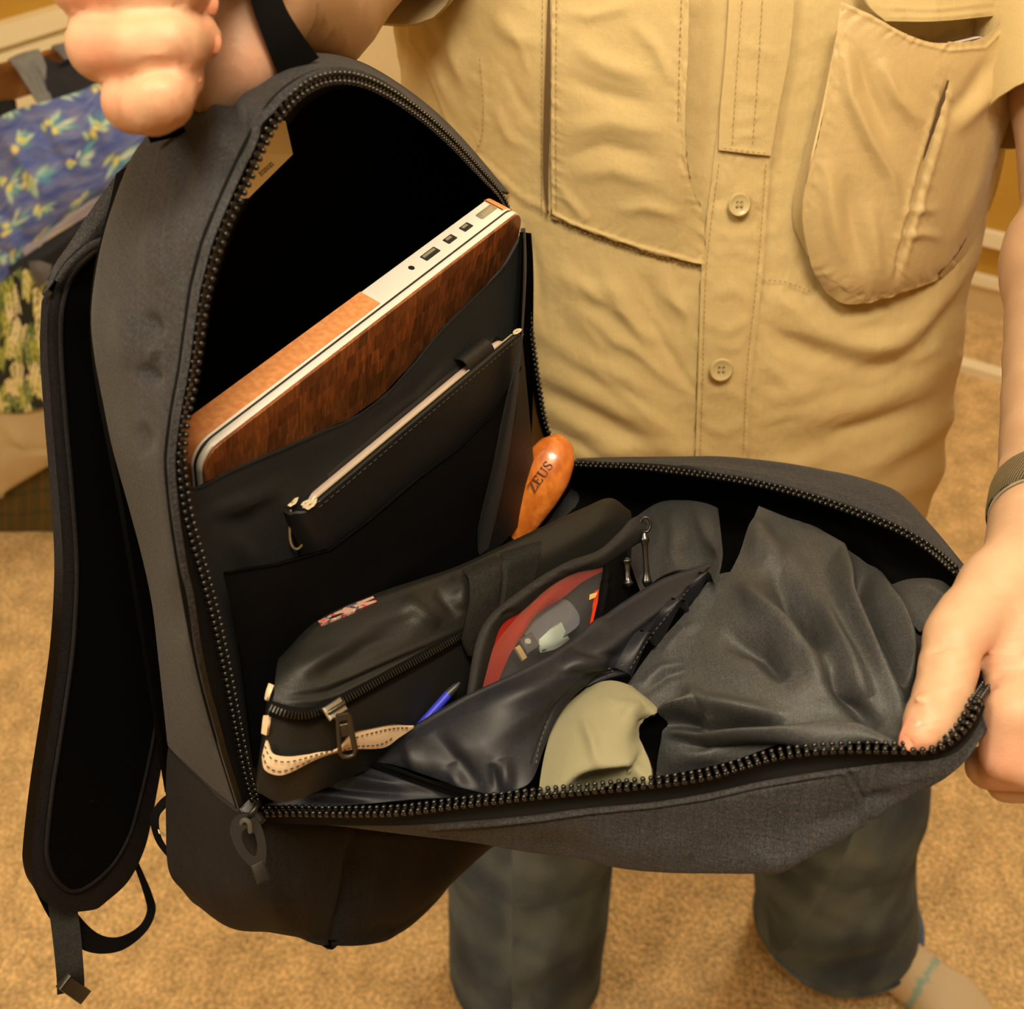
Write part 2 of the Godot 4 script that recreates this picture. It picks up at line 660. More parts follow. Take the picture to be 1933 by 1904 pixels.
func materials() -> void:
	var kh := weave(256, 2, Color(0.80, 0.715, 0.525), 0.02, 0.006, 0.05)
	var crease := noise_tex(0.02, 512, FastNoiseLite.TYPE_SIMPLEX_SMOOTH, 5, 9.0, [], 21)
	M.khaki = tri(mat(Color(0.97, 0.96, 0.92), 0.78, {"albedo_texture": kh, "normal_enabled": true, "normal_texture": crease, "normal_scale": 0.22, "rim_enabled": true, "rim": 0.25, "rim_tint": 0.5}), 12.0)
	M.khaki_shine = tri(mat(Color(0.97, 0.95, 0.92), 0.55, {"albedo_texture": kh, "normal_enabled": true, "normal_texture": crease, "normal_scale": 0.18, "rim_enabled": true, "rim": 0.3, "rim_tint": 0.4}), 12.0)
	M.button = mat(Color.WHITE, 0.25, {"vertex_color_use_as_albedo": true, "clearcoat_enabled": true, "clearcoat": 0.5})
	M.thread_dark = mat(rgb(96, 74, 44), 0.9)
	var sk := noise_tex(0.10, 256, FastNoiseLite.TYPE_CELLULAR, 3, 2.5)
	M.skin = tri(mat(Color.WHITE, 0.48, {"vertex_color_use_as_albedo": true, "normal_enabled": true, "normal_texture": sk, "normal_scale": 0.42, "subsurf_scatter_enabled": true, "subsurf_scatter_strength": 0.12, "metallic_specular": 0.42}), 38.0)
	M.nail = mat(rgb(222, 150, 124), 0.28, {"clearcoat_enabled": true, "clearcoat": 0.3})
	M.sock = tri(mat(Color.WHITE, 0.95, {"vertex_color_use_as_albedo": true, "normal_enabled": true, "normal_texture": noise_tex(0.3, 128, FastNoiseLite.TYPE_SIMPLEX, 2, 4.0), "normal_scale": 0.5}), 30.0)
	var dn := Image.create(512, 512, false, Image.FORMAT_RGB8)
	var fade := FastNoiseLite.new()
	fade.frequency = 0.006
	fade.fractal_octaves = 3
	for y in 512:
		for x in 512:
			var k := 0.5 + 0.9 * fade.get_noise_2d(x, y * 0.6) + rng.randfn(0.0, 0.12) + (0.08 if (x + y) % 4 < 2 else -0.08)
			var c := Color(0.12, 0.195, 0.32).lerp(Color(0.43, 0.51, 0.60), clampf(k, 0.0, 1.0))
			dn.set_pixel(x, y, c)
	M.denim = tri(mat(Color.WHITE, 0.9, {"albedo_texture": ImageTexture.create_from_image(dn)}), 2.6)
	# the bag
	var heather := weave(512, 2, Color(0.203, 0.202, 0.210), 0.30, 0.10, 0.14)
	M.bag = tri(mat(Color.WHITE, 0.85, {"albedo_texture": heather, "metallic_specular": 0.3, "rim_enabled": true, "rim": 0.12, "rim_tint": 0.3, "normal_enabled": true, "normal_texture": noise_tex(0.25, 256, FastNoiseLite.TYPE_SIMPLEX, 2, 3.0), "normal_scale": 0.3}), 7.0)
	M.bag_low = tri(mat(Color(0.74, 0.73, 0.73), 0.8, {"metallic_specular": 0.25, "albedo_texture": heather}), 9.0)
	var fine := weave(256, 2, Color(0.212, 0.214, 0.220), 0.18, 0.06, 0.1)
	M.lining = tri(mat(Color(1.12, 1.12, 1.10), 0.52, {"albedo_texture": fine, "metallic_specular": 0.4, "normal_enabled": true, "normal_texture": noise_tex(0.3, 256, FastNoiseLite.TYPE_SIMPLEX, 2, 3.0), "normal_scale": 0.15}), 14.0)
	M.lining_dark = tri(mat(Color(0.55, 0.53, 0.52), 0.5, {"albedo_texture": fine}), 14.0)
	M.navy = tri(mat(Color(0.62, 0.64, 0.74), 0.5, {"albedo_texture": fine, "metallic_specular": 0.42}), 14.0)
	M.inner = tri(mat(Color(0.22, 0.21, 0.21), 0.8, {"metallic_specular": 0.2, "albedo_texture": fine}), 12.0)
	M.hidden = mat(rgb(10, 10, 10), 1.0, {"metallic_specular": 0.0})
	M.sleeve = tri(mat(Color(0.52, 0.535, 0.55), 0.65, {"albedo_texture": fine, "metallic_specular": 0.3, "rim_enabled": true, "rim": 0.15}), 14.0)
	M.slip = tri(mat(Color(0.30, 0.295, 0.29), 0.75, {"metallic_specular": 0.2, "albedo_texture": fine}), 14.0)
	M.tape = tri(mat(Color(0.36, 0.35, 0.34), 0.75, {"metallic_specular": 0.25, "albedo_texture": fine}), 20.0)
	M.web = tri(mat(Color(0.72, 0.70, 0.66), 0.75, {"metallic_specular": 0.25, "albedo_texture": fine}), 9.0)
	M.web_black = mat(rgb(14, 13, 13), 0.85, {"metallic_specular": 0.2})
	M.mesh = tri(mat(Color(0.16, 0.155, 0.15), 0.95, {"albedo_texture": fine, "metallic_specular": 0.2, "normal_enabled": true, "normal_texture": noise_tex(0.16, 256, FastNoiseLite.TYPE_CELLULAR, 1, 4.0), "normal_scale": 0.5}), 26.0)
	M.piping = tri(mat(Color(0.66, 0.62, 0.63), 0.8, {"metallic_specular": 0.2, "albedo_texture": fine}), 14.0)
	M.tooth = mat(rgb(16, 16, 16), 0.22, {"metallic_specular": 0.6})
	M.black_plastic = mat(rgb(18, 18, 18), 0.35)
	M.stitch = mat(rgb(20, 19, 18), 0.9)
	M.cream_patch = mat(rgb(245, 230, 190), 0.9)
	M.ink = mat(rgb(30, 24, 18), 0.9)
	M.binding = tri(mat(Color(0.80, 0.77, 0.74), 0.7, {"albedo_texture": fine, "metallic_specular": 0.3}), 20.0)

# ---------------------------------------------------------------- bodies: joined tapered limbs, meshed as surface nets
class Field:
	var o: Vector3
	var s: float
	var nx: int
	var ny: int
	var nz: int
	var d := PackedFloat32Array()

	func _init(lo: Vector3, hi: Vector3, cell: float) -> void:
		o = lo
		s = cell
		nx = int((hi.x - lo.x) / cell) + 2
		ny = int((hi.y - lo.y) / cell) + 2
		nz = int((hi.z - lo.z) / cell) + 2
		d.resize(nx * ny * nz)
		d.fill(0.05)

	# bones [from, to, radius, radius]; soft joins them, join blends the group with what is there (negative: cuts away)
	func group(bones: Array, soft: float, join: float) -> void:
		var lo := Vector3.ONE * 1e9
		var hi := -lo
		var m := soft + absf(join) + 2.0 * s
		for b in bones:
			var r := maxf(b[2], b[3]) + m
			for q in [b[0], b[1]]:
				lo = lo.min(q - Vector3.ONE * r)
				hi = hi.max(q + Vector3.ONE * r)
		var a := Vector3i(((lo - o) / s).floor()).clamp(Vector3i.ZERO, Vector3i(nx - 1, ny - 1, nz - 1))
		var z := Vector3i(((hi - o) / s).ceil()).clamp(Vector3i.ZERO, Vector3i(nx - 1, ny - 1, nz - 1))
		var w := z - a + Vector3i.ONE
		var t := PackedFloat32Array()
		t.resize(w.x * w.y * w.z)
		t.fill(0.05)
		for b in bones:
			var p0: Vector3 = b[0]
			var ax: Vector3 = b[1] - b[0]
			var l2 := maxf(ax.length_squared(), 1e-9)
			var r0: float = b[2]
			var r1: float = b[3]
			var rr := maxf(r0, r1) + m
			var blo := Vector3i((((b[0] as Vector3).min(b[1]) - Vector3.ONE * rr - o) / s).floor()).clamp(a, z)
			var bhi := Vector3i((((b[0] as Vector3).max(b[1]) + Vector3.ONE * rr - o) / s).ceil()).clamp(a, z)
			for iz in range(blo.z, bhi.z + 1):
				for iy in range(blo.y, bhi.y + 1):
					var base := ((iz - a.z) * w.y + iy - a.y) * w.x - a.x
					for ix in range(blo.x, bhi.x + 1):
						var q := o + Vector3(ix, iy, iz) * s - p0
						var u := clampf(q.dot(ax) / l2, 0.0, 1.0)
						var e := (q - ax * u).length() - lerpf(r0, r1, u)
						var old := t[base + ix]
						if soft > 0.0:
							var h := maxf(soft - absf(e - old), 0.0) / soft
							t[base + ix] = minf(e, old) - h * h * soft * 0.25
						else:
							t[base + ix] = minf(e, old)
		var j := absf(join)
		for iz in range(a.z, z.z + 1):
			for iy in range(a.y, z.y + 1):
				var base := ((iz - a.z) * w.y + iy - a.y) * w.x - a.x
				var row_ := (iz * ny + iy) * nx
				for ix in range(a.x, z.x + 1):
					var e := t[base + ix]
					var old := d[row_ + ix]
					if join < 0.0:
						e = -e
						var h := maxf(j - absf(e - old), 0.0) / j
						d[row_ + ix] = maxf(e, old) + h * h * j * 0.25
					else:
						var h := maxf(j - absf(e - old), 0.0) / maxf(j, 1e-6)
						d[row_ + ix] = minf(e, old) - h * h * j * 0.25

	func net(g: Geo) -> void:
		var made := {}
		var first := g.v.size()
		var off := PackedInt32Array([0, 1, nx, nx + 1, nx * ny, nx * ny + 1, nx * ny + nx, nx * ny + nx + 1])
		var edges := [[0, 1], [2, 3], [4, 5], [6, 7], [0, 2], [1, 3], [4, 6], [5, 7], [0, 4], [1, 5], [2, 6], [3, 7]]
		for iz in nz - 1:
			for iy in ny - 1:
				var base := (iz * ny + iy) * nx
				for ix in nx - 1:
					var i := base + ix
					var v0 := d[i]
					if absf(v0) > 2.0 * s:
						continue
					var mask := 0
					for k in 8:
						if d[i + off[k]] < 0.0: mask |= 1 << k
					if mask == 0 or mask == 255:
						continue
					var sum := Vector3.ZERO
					var cnt := 0
					for e in edges:
						var m0: int = (mask >> e[0]) & 1
						if m0 == (mask >> e[1]) & 1:
							continue
						var a := d[i + off[e[0]]]
						var b := d[i + off[e[1]]]
						var p0 := Vector3(e[0] & 1, (e[0] >> 1) & 1, e[0] >> 2)
						var p1 := Vector3(e[1] & 1, (e[1] >> 1) & 1, e[1] >> 2)
						sum += p0.lerp(p1, a / (a - b))
						cnt += 1
					made[i] = g.v.size()
					g.v.append(o + (Vector3(ix, iy, iz) + sum / cnt) * s)
					g.uv.append(Vector2.ZERO)
		for i in made:
			for ax in 3:
				var st: int = [1, nx, nx * ny][ax]
				var s1: int = [nx, nx * ny, 1][ax]
				var s2: int = [nx * ny, 1, nx][ax]
				var in0: bool = d[i] < 0.0
				if in0 == (d[i + st] < 0.0):
					continue
				if not (made.has(i - s1) and made.has(i - s2) and made.has(i - s1 - s2)):
					continue
				var q := [made[i], made[i - s1], made[i - s1 - s2], made[i - s2]]
				if in0: g.quad(q[0], q[3], q[2], q[1])
				else: g.quad(q[0], q[1], q[2], q[3])
		# even the net a little, then normals from the faces
		var acc := PackedVector3Array()
		acc.resize(g.v.size())
		for i in range(0, g.f.size(), 3):
			if g.f[i] < first: continue
			var cr_ := (g.v[g.f[i + 2]] - g.v[g.f[i]]).cross(g.v[g.f[i + 1]] - g.v[g.f[i]])
			for k in 3: acc[g.f[i + k]] += cr_
		for i in range(first, g.v.size()): g.n.append(acc[i].normalized())
		g.shaded = true

func bone(a: Array, b: Array) -> Array:   # two joints [x, y, distance, radius]
	return [at(a[0], a[1], a[2]), at(b[0], b[1], b[2]), a[3], b[3]]

func chain(j: Array) -> Array:
	var o := []
	for i in j.size() - 1: o.append(bone(j[i], j[i + 1]))
	return o

# ---------------------------------------------------------------- the shirt's shape: [height, middle x, half width, front, middle, back], all away from the lens
const TORSO := [
	[0.84, 0.155, 0.248, 0.655, 0.82, 0.98], [0.98, 0.152, 0.243, 0.632, 0.82, 0.985], [1.087, 0.149, 0.237, 0.642, 0.82, 0.985], [1.157, 0.148, 0.232, 0.655, 0.83, 0.985],
	[1.26, 0.148, 0.234, 0.69, 0.845, 0.985], [1.38, 0.152, 0.240, 0.722, 0.855, 0.985], [1.47, 0.158, 0.222, 0.77, 0.865, 0.97], [1.56, 0.16, 0.15, 0.80, 0.87, 0.95], [1.60, 0.16, 0.07, 0.83, 0.88, 0.94]]

func torso_row(h: float) -> Array:
	var i := 0
	while i < TORSO.size() - 2 and TORSO[i + 1][0] < h: i += 1
	var a: Array = TORSO[maxi(i - 1, 0)]
	var b: Array = TORSO[i]
	var c: Array = TORSO[i + 1]
	var e: Array = TORSO[mini(i + 2, TORSO.size() - 1)]
	var t: float = clampf((h - b[0]) / (c[0] - b[0]), 0.0, 1.0)
	var o := []
	for k in range(1, 6):
		o.append(cubic_interpolate(b[k], c[k], a[k], e[k], t))
	return o

func torso_at(h: float, phi: float) -> Vector3:   # phi 0 in front, positive to the right in the photograph
	var r := torso_row(h)
	var s := sin(phi)
	var c := cos(phi)
	var x: float = r[0] + r[1] * signf(s) * pow(absf(s), 0.86)
	var deep: float = (r[3] - r[2]) if c > 0.0 else (r[4] - r[3])
	return Vector3(x, h, -(r[3] - deep * signf(c) * pow(absf(c), 0.86)))

func torso_in(p: Vector3) -> bool:
	var r := torso_row(p.y)
	var dx: float = absf(p.x - r[0]) / r[1]
	var dz: float = (r[3] + p.z) / (r[3] - r[2])
	return -p.z > r[3] or pow(dx, 2.33) + pow(maxf(dz, 0.0), 2.33) < 1.0

func sp(x: float, y: float, off: float) -> Vector3:   # a place off metres in front of the shirt
	var d := 0.52
	while d < 1.05 and not torso_in(at(x, y, d)): d += 0.025
	var lo := d - 0.025
	var hi := d
	for i in 9:
		var m := (lo + hi) * 0.5
		if torso_in(at(x, y, m)): hi = m
		else: lo = m
	return at(x, y, hi - off)

# a piece of cloth lying on the shirt: rows of [x, y, mm in front]
func on_shirt(ctrl: Array, nu: int, nv: int, thick: float, disp = null, ride := true) -> Geo:
	var c := ctrl.map(func(r):
		var o := PackedVector3Array()
		for i in range(0, r.size(), 3): o.append(Vector3(r[i], r[i + 1], r[i + 2] * 0.001))
		return o)
	var p := spread(c, nu, nv)
	for i in p.size():
		var extra: float = shirt_folds.call(Vector2(p[i].x, p[i].y)) if ride else 0.0
		p[i] = sp(p[i].x, p[i].y, p[i].z + extra)
	return skin(Geo.new(), p, nu, nv, thick, disp)

var shirt_folds: Callable

func person() -> void:
	var me := thing("person", "man in a khaki button shirt and blue jeans holding the open backpack", "person", Vector3(0.15, 0, -0.8))
	# ---- body: one skin from hands to feet
	var g := Geo.new()
	var rh := Field.new(at(130, 270, 0.46).min(at(620, -260, 0.33)).min(at(60, 100, 0.4)) - Vector3.ONE * 0.03, at(640, -260, 0.5).max(at(540, 200, 0.33)) + Vector3.ONE * 0.03, 0.0025)
	rh.group([bone([520, -40, 0.462, 0.027], [440, 75, 0.436, 0.016]), bone([440, 75, 0.43, 0.017], [265, 130, 0.425, 0.011]), bone([470, -20, 0.44, 0.022], [215, 45, 0.425, 0.0125]),
		bone([470, -60, 0.44, 0.022], [185, -60, 0.42, 0.013]), bone([470, -90, 0.44, 0.02], [190, -160, 0.42, 0.013]), bone([446, 50, 0.420, 0.014], [456, 120, 0.422, 0.013]), bone([456, 120, 0.422, 0.013], [410, 175, 0.426, 0.011])], 0.012, 0.0)
	rh.group(chain([[180, -170, 0.42, 0.0125], [165, -150, 0.360, 0.0115], [345, -140, 0.350, 0.0105], [380, -110, 0.375, 0.0085]]), 0.0015, 0.001)
	rh.group(chain([[182, -60, 0.42, 0.0125], [158, -36, 0.357, 0.0118], [250, -36, 0.348, 0.0112], [318, -34, 0.349, 0.0112], [370, -4, 0.364, 0.0074], [372, 4, 0.372, 0.0070]]), 0.0015, 0.001)
	rh.group(chain([[195, 40, 0.42, 0.0122], [192, 88, 0.357, 0.0114], [270, 88, 0.349, 0.0111], [322, 86, 0.349, 0.0111], [376, 71, 0.364, 0.0074], [378, 72, 0.373, 0.0070]]), 0.0015, 0.0008)
	rh.group(chain([[258, 125, 0.418, 0.0112], [250, 194, 0.360, 0.0100], [285, 198, 0.352, 0.0098], [308, 184, 0.349, 0.0099], [342, 146, 0.356, 0.0073], [346, 143, 0.365, 0.0068]]), 0.0015, 0.0008)
	rh.group(chain([[455, -90, 0.41, 0.018], [400, -170, 0.37, 0.012], [300, -180, 0.345, 0.0095]]), 0.006, 0.006)
	rh.group([bone([190, 150, 0.350, 0.0012], [250, 146, 0.343, 0.0016]), bone([250, 146, 0.343, 0.0016], [350, 124, 0.343, 0.0010]), bone([135, 30, 0.352, 0.0010], [240, 26, 0.340, 0.0014]), bone([240, 26, 0.340, 0.0014], [385, 24, 0.345, 0.0010])], 0.001, -0.005)
	rh.net(g)
	var lh := Field.new(at(1690, 1440, 0.48).min(at(1690, 1440, 0.38)).min(at(1700, 850, 0.5)) - Vector3.ONE * 0.02, at(2150, 850, 0.55).max(at(2150, 1500, 0.38)).max(at(2080, 800, 0.4)) + Vector3.ONE * 0.02, 0.0025)
	# back of the hand and wrist
	lh.group([bone([2002, 930, 0.482, 0.0255], [1990, 1010, 0.470, 0.0255]), bone([1990, 1010, 0.470, 0.0250], [1928, 1190, 0.452, 0.0165]), bone([1985, 1010, 0.468, 0.024], [2000, 1190, 0.452, 0.0175]), bone([1990, 1000, 0.47, 0.024], [2075, 1200, 0.46, 0.016]),
		bone([1962, 1040, 0.468, 0.019], [1886, 1110, 0.457, 0.0158]), bone([1886, 1110, 0.457, 0.0158], [1818, 1190, 0.447, 0.0130]), bone([1870, 1150, 0.458, 0.014], [1905, 1225, 0.458, 0.0135])], 0.006, 0.0)
	lh.group(chain([[1832, 1168, 0.448, 0.0130], [1803, 1208, 0.442, 0.0122], [1790, 1260, 0.436, 0.0113], [1779, 1314, 0.430, 0.0110], [1756, 1360, 0.424, 0.0098], [1738, 1388, 0.420, 0.0076]]), 0.003, 0.006)
	lh.group(chain([[1922, 1195, 0.452, 0.0155], [1905, 1252, 0.445, 0.0130]]), 0.003, 0.006)
	lh.group(chain([[1915, 1262, 0.447, 0.0122], [1915, 1345, 0.430, 0.0124], [1904, 1425, 0.432, 0.0114]]), 0.002, 0.0012)
	lh.group(chain([[1995, 1190, 0.452, 0.015], [1995, 1330, 0.425, 0.013], [1950, 1440, 0.43, 0.0115], [1866, 1448, 0.452, 0.0096]]), 0.002, 0.0012)
	lh.group(chain([[2075, 1200, 0.46, 0.014], [2080, 1330, 0.435, 0.012], [2010, 1470, 0.44, 0.0105], [1900, 1476, 0.462, 0.0090]]), 0.002, 0.0012)
	# wrinkles over the thumb joint and between thumb and hand
	lh.group([bone([1725, 1305, 0.4175, 0.0009], [1762, 1322, 0.4165, 0.0009]), bone([1722, 1322, 0.417, 0.0008], [1758, 1338, 0.4155, 0.0008]), bone([1840, 1215, 0.438, 0.0022], [1852, 1265, 0.436, 0.0024])], 0.002, -0.004)
	lh.group([bone([1748, 1236, 0.4325, 0.0006], [1800, 1222, 0.4300, 0.0006]), bone([1742, 1262, 0.4290, 0.0005], [1810, 1248, 0.4265, 0.0005]), bone([1738, 1284, 0.4250, 0.0005], [1800, 1276, 0.4220, 0.0005]), bone([1790, 1330, 0.4195, 0.0005], [1822, 1316, 0.4225, 0.0005]), bone([1800, 1160, 0.4390, 0.0006], [1860, 1200, 0.4390, 0.0006]), bone([1850, 1310, 0.4330, 0.0008], [1930, 1284, 0.4310, 0.0008]), bone([1860, 1286, 0.4350, 0.0006], [1920, 1262, 0.4330, 0.0006])], 0.001, -0.003)
	lh.group([bone([1738, 1318, 0.4195, 0.0022], [1752, 1326, 0.4185, 0.002])], 0.002, 0.003)
	lh.net(g)
	var big := Field.new(Vector3(-0.30, -0.02, -1.10), Vector3(0.86, 1.78, -0.26), 0.012)
	var arm_r := [at(500, -30, 0.455), at(575, -25, 0.60), Vector3(-0.04, 1.46, -0.87)]
	var arm_l := [at(2000, 940, 0.481), at(2072, 330, 0.70), Vector3(0.36, 1.46, -0.86)]
	big.group([[arm_r[0], arm_r[0].lerp(arm_r[1], 0.6), 0.027, 0.043], [arm_r[0].lerp(arm_r[1], 0.6), arm_r[1], 0.043, 0.041], [arm_r[1], arm_r[2], 0.043, 0.055]], 0.02, 0.0)
	big.group([[arm_l[0], arm_l[0].lerp(arm_l[1], 0.65), 0.027, 0.044], [arm_l[0].lerp(arm_l[1], 0.65), arm_l[1], 0.044, 0.042], [arm_l[1], arm_l[2], 0.043, 0.055]], 0.02, 0.0)
	var spine := [Vector3(0.155, 0.95, -0.82), Vector3(0.15, 1.12, -0.82), Vector3(0.15, 1.38, -0.87), Vector3(0.16, 1.56, -0.87)]
	big.group([[spine[0] + Vector3(-0.08, 0, 0), spine[1] + Vector3(-0.08, 0, 0), 0.11, 0.12], [spine[0] + Vector3(0.08, 0, 0), spine[1] + Vector3(0.08, 0, 0), 0.11, 0.12], [spine[1] + Vector3(-0.07, 0, 0), spine[2] + Vector3(-0.08, 0, 0), 0.12, 0.095],
		[spine[1] + Vector3(0.07, 0, 0), spine[2] + Vector3(0.08, 0, 0), 0.12, 0.095], [Vector3(-0.02, 1.46, -0.87), Vector3(0.34, 1.46, -0.87), 0.062, 0.062], [spine[2], spine[3], 0.09, 0.06]], 0.05, 0.04)
	for s in legs():
		big.group([[s[0], s[1], 0.085, 0.058], [s[1], s[2], 0.055, 0.027], [s[2], s[3], 0.025, 0.018]], 0.004, 0.004)
	# head, above the frame
	big.group([[Vector3(0.16, 1.58, -0.86), Vector3(0.16, 1.72, -0.85), 0.058, 0.075], [Vector3(0.16, 1.74, -0.86), Vector3(0.16, 1.76, -0.84), 0.0, 0.0]], 0.03, 0.03)
	big.net(g)
	var reds := [[at(182, 80, 0.345), 0.012, 0.8], [at(310, 78, 0.34), 0.016, 0.25], [at(362, 150, 0.35), 0.012, 0.6], [at(225, 185, 0.352), 0.014, 0.6], [at(350, 190, 0.34), 0.012, 0.4], [at(395, 70, 0.36), 0.012, 0.7], [at(150, -25, 0.345), 0.014, 0.6],
		[at(1718, 1402, 0.415), 0.011, 0.7], [at(1742, 1325, 0.418), 0.010, 0.25], [at(1865, 1260, 0.432), 0.012, 0.55], [at(1868, 1440, 0.425), 0.02, 0.55], [at(1885, 1330, 0.42), 0.014, 0.3], [at(470, 110, 0.4), 0.02, 0.55], [at(1930, 1490, 0.43), 0.02, 0.5]]
	var base := Color(0.56, 0.355, 0.225)
	var red := Color(0.62, 0.275, 0.18)
	var spots := FastNoiseLite.new()
	spots.frequency = 90.0
	for i in g.v.size():
		var k := 0.0
		for r in reds:
			var q: float = g.v[i].distance_to(r[0]) / r[1]
			if q < 1.6: k = maxf(k, r[2] * smoothstep(1.6, 0.2, q))
		var e := 1.0 + 0.07 * spots.get_noise_3dv(g.v[i])
		var col := base.lerp(red, clampf(k + 0.15 * spots.get_noise_3dv(g.v[i] * 0.4), 0.0, 1.0))
		g.c.append(Color(col.r * e, col.g * e, col.b * e))
	put("body", g, M.skin, me)
	nails(me)
	clothes(me, arm_r, arm_l)

func legs() -> Array:
	return [[Vector3(0.055, 0.90, -0.82), Vector3(0.03, 0.50, -0.765), Vector3(0.028, 0.10, -0.76), Vector3(0.01, 0.03, -0.64)],
		[Vector3(0.255, 0.90, -0.82), Vector3(0.395, 0.50, -0.78), Vector3(0.505, 0.10, -0.82), Vector3(0.63, 0.035, -0.70)]]

func nails(me: Node3D) -> void:
	for s in [[397, 71, 0.3580, 0.0042, 0.0046, Vector3(0.75, 0.0, -0.66), Vector3(0.66, 0.0, 0.75)], [391, -3, 0.3582, 0.0042, 0.0046, Vector3(0.75, 0.0, -0.66), Vector3(0.66, 0.0, 0.75)],
			[355, 137, 0.3500, 0.0036, 0.0042, Vector3(0.55, -0.35, -0.75), Vector3(0.6, -0.4, 0.6)], [1719, 1386, 0.4160, 0.0045, 0.0062, Vector3(-0.75, 0.1, -0.65), Vector3(-0.35, 0.8, 0.1)]]:
		var t := frame(at(s[0], s[1], s[2]), cam_dir(s[6]), cam_dir(s[5]))
		var c := []
		for v in 5:
			var r := PackedVector3Array()
			for u in 5:
				var a := (u - 2) / 2.0
				var b := (v - 2) / 2.0
				var wide: float = s[3] * (1.0 - 0.25 * maxf(b, 0.0) * maxf(b, 0.0))
				r.append(t * Vector3(b * s[4], a * wide, -0.35 * a * a * s[3] - 0.1 * b * b * s[4]))
			c.append(r)
		put("fingernail", sheet(c, 10, 10, 0.0006), M.nail, me)

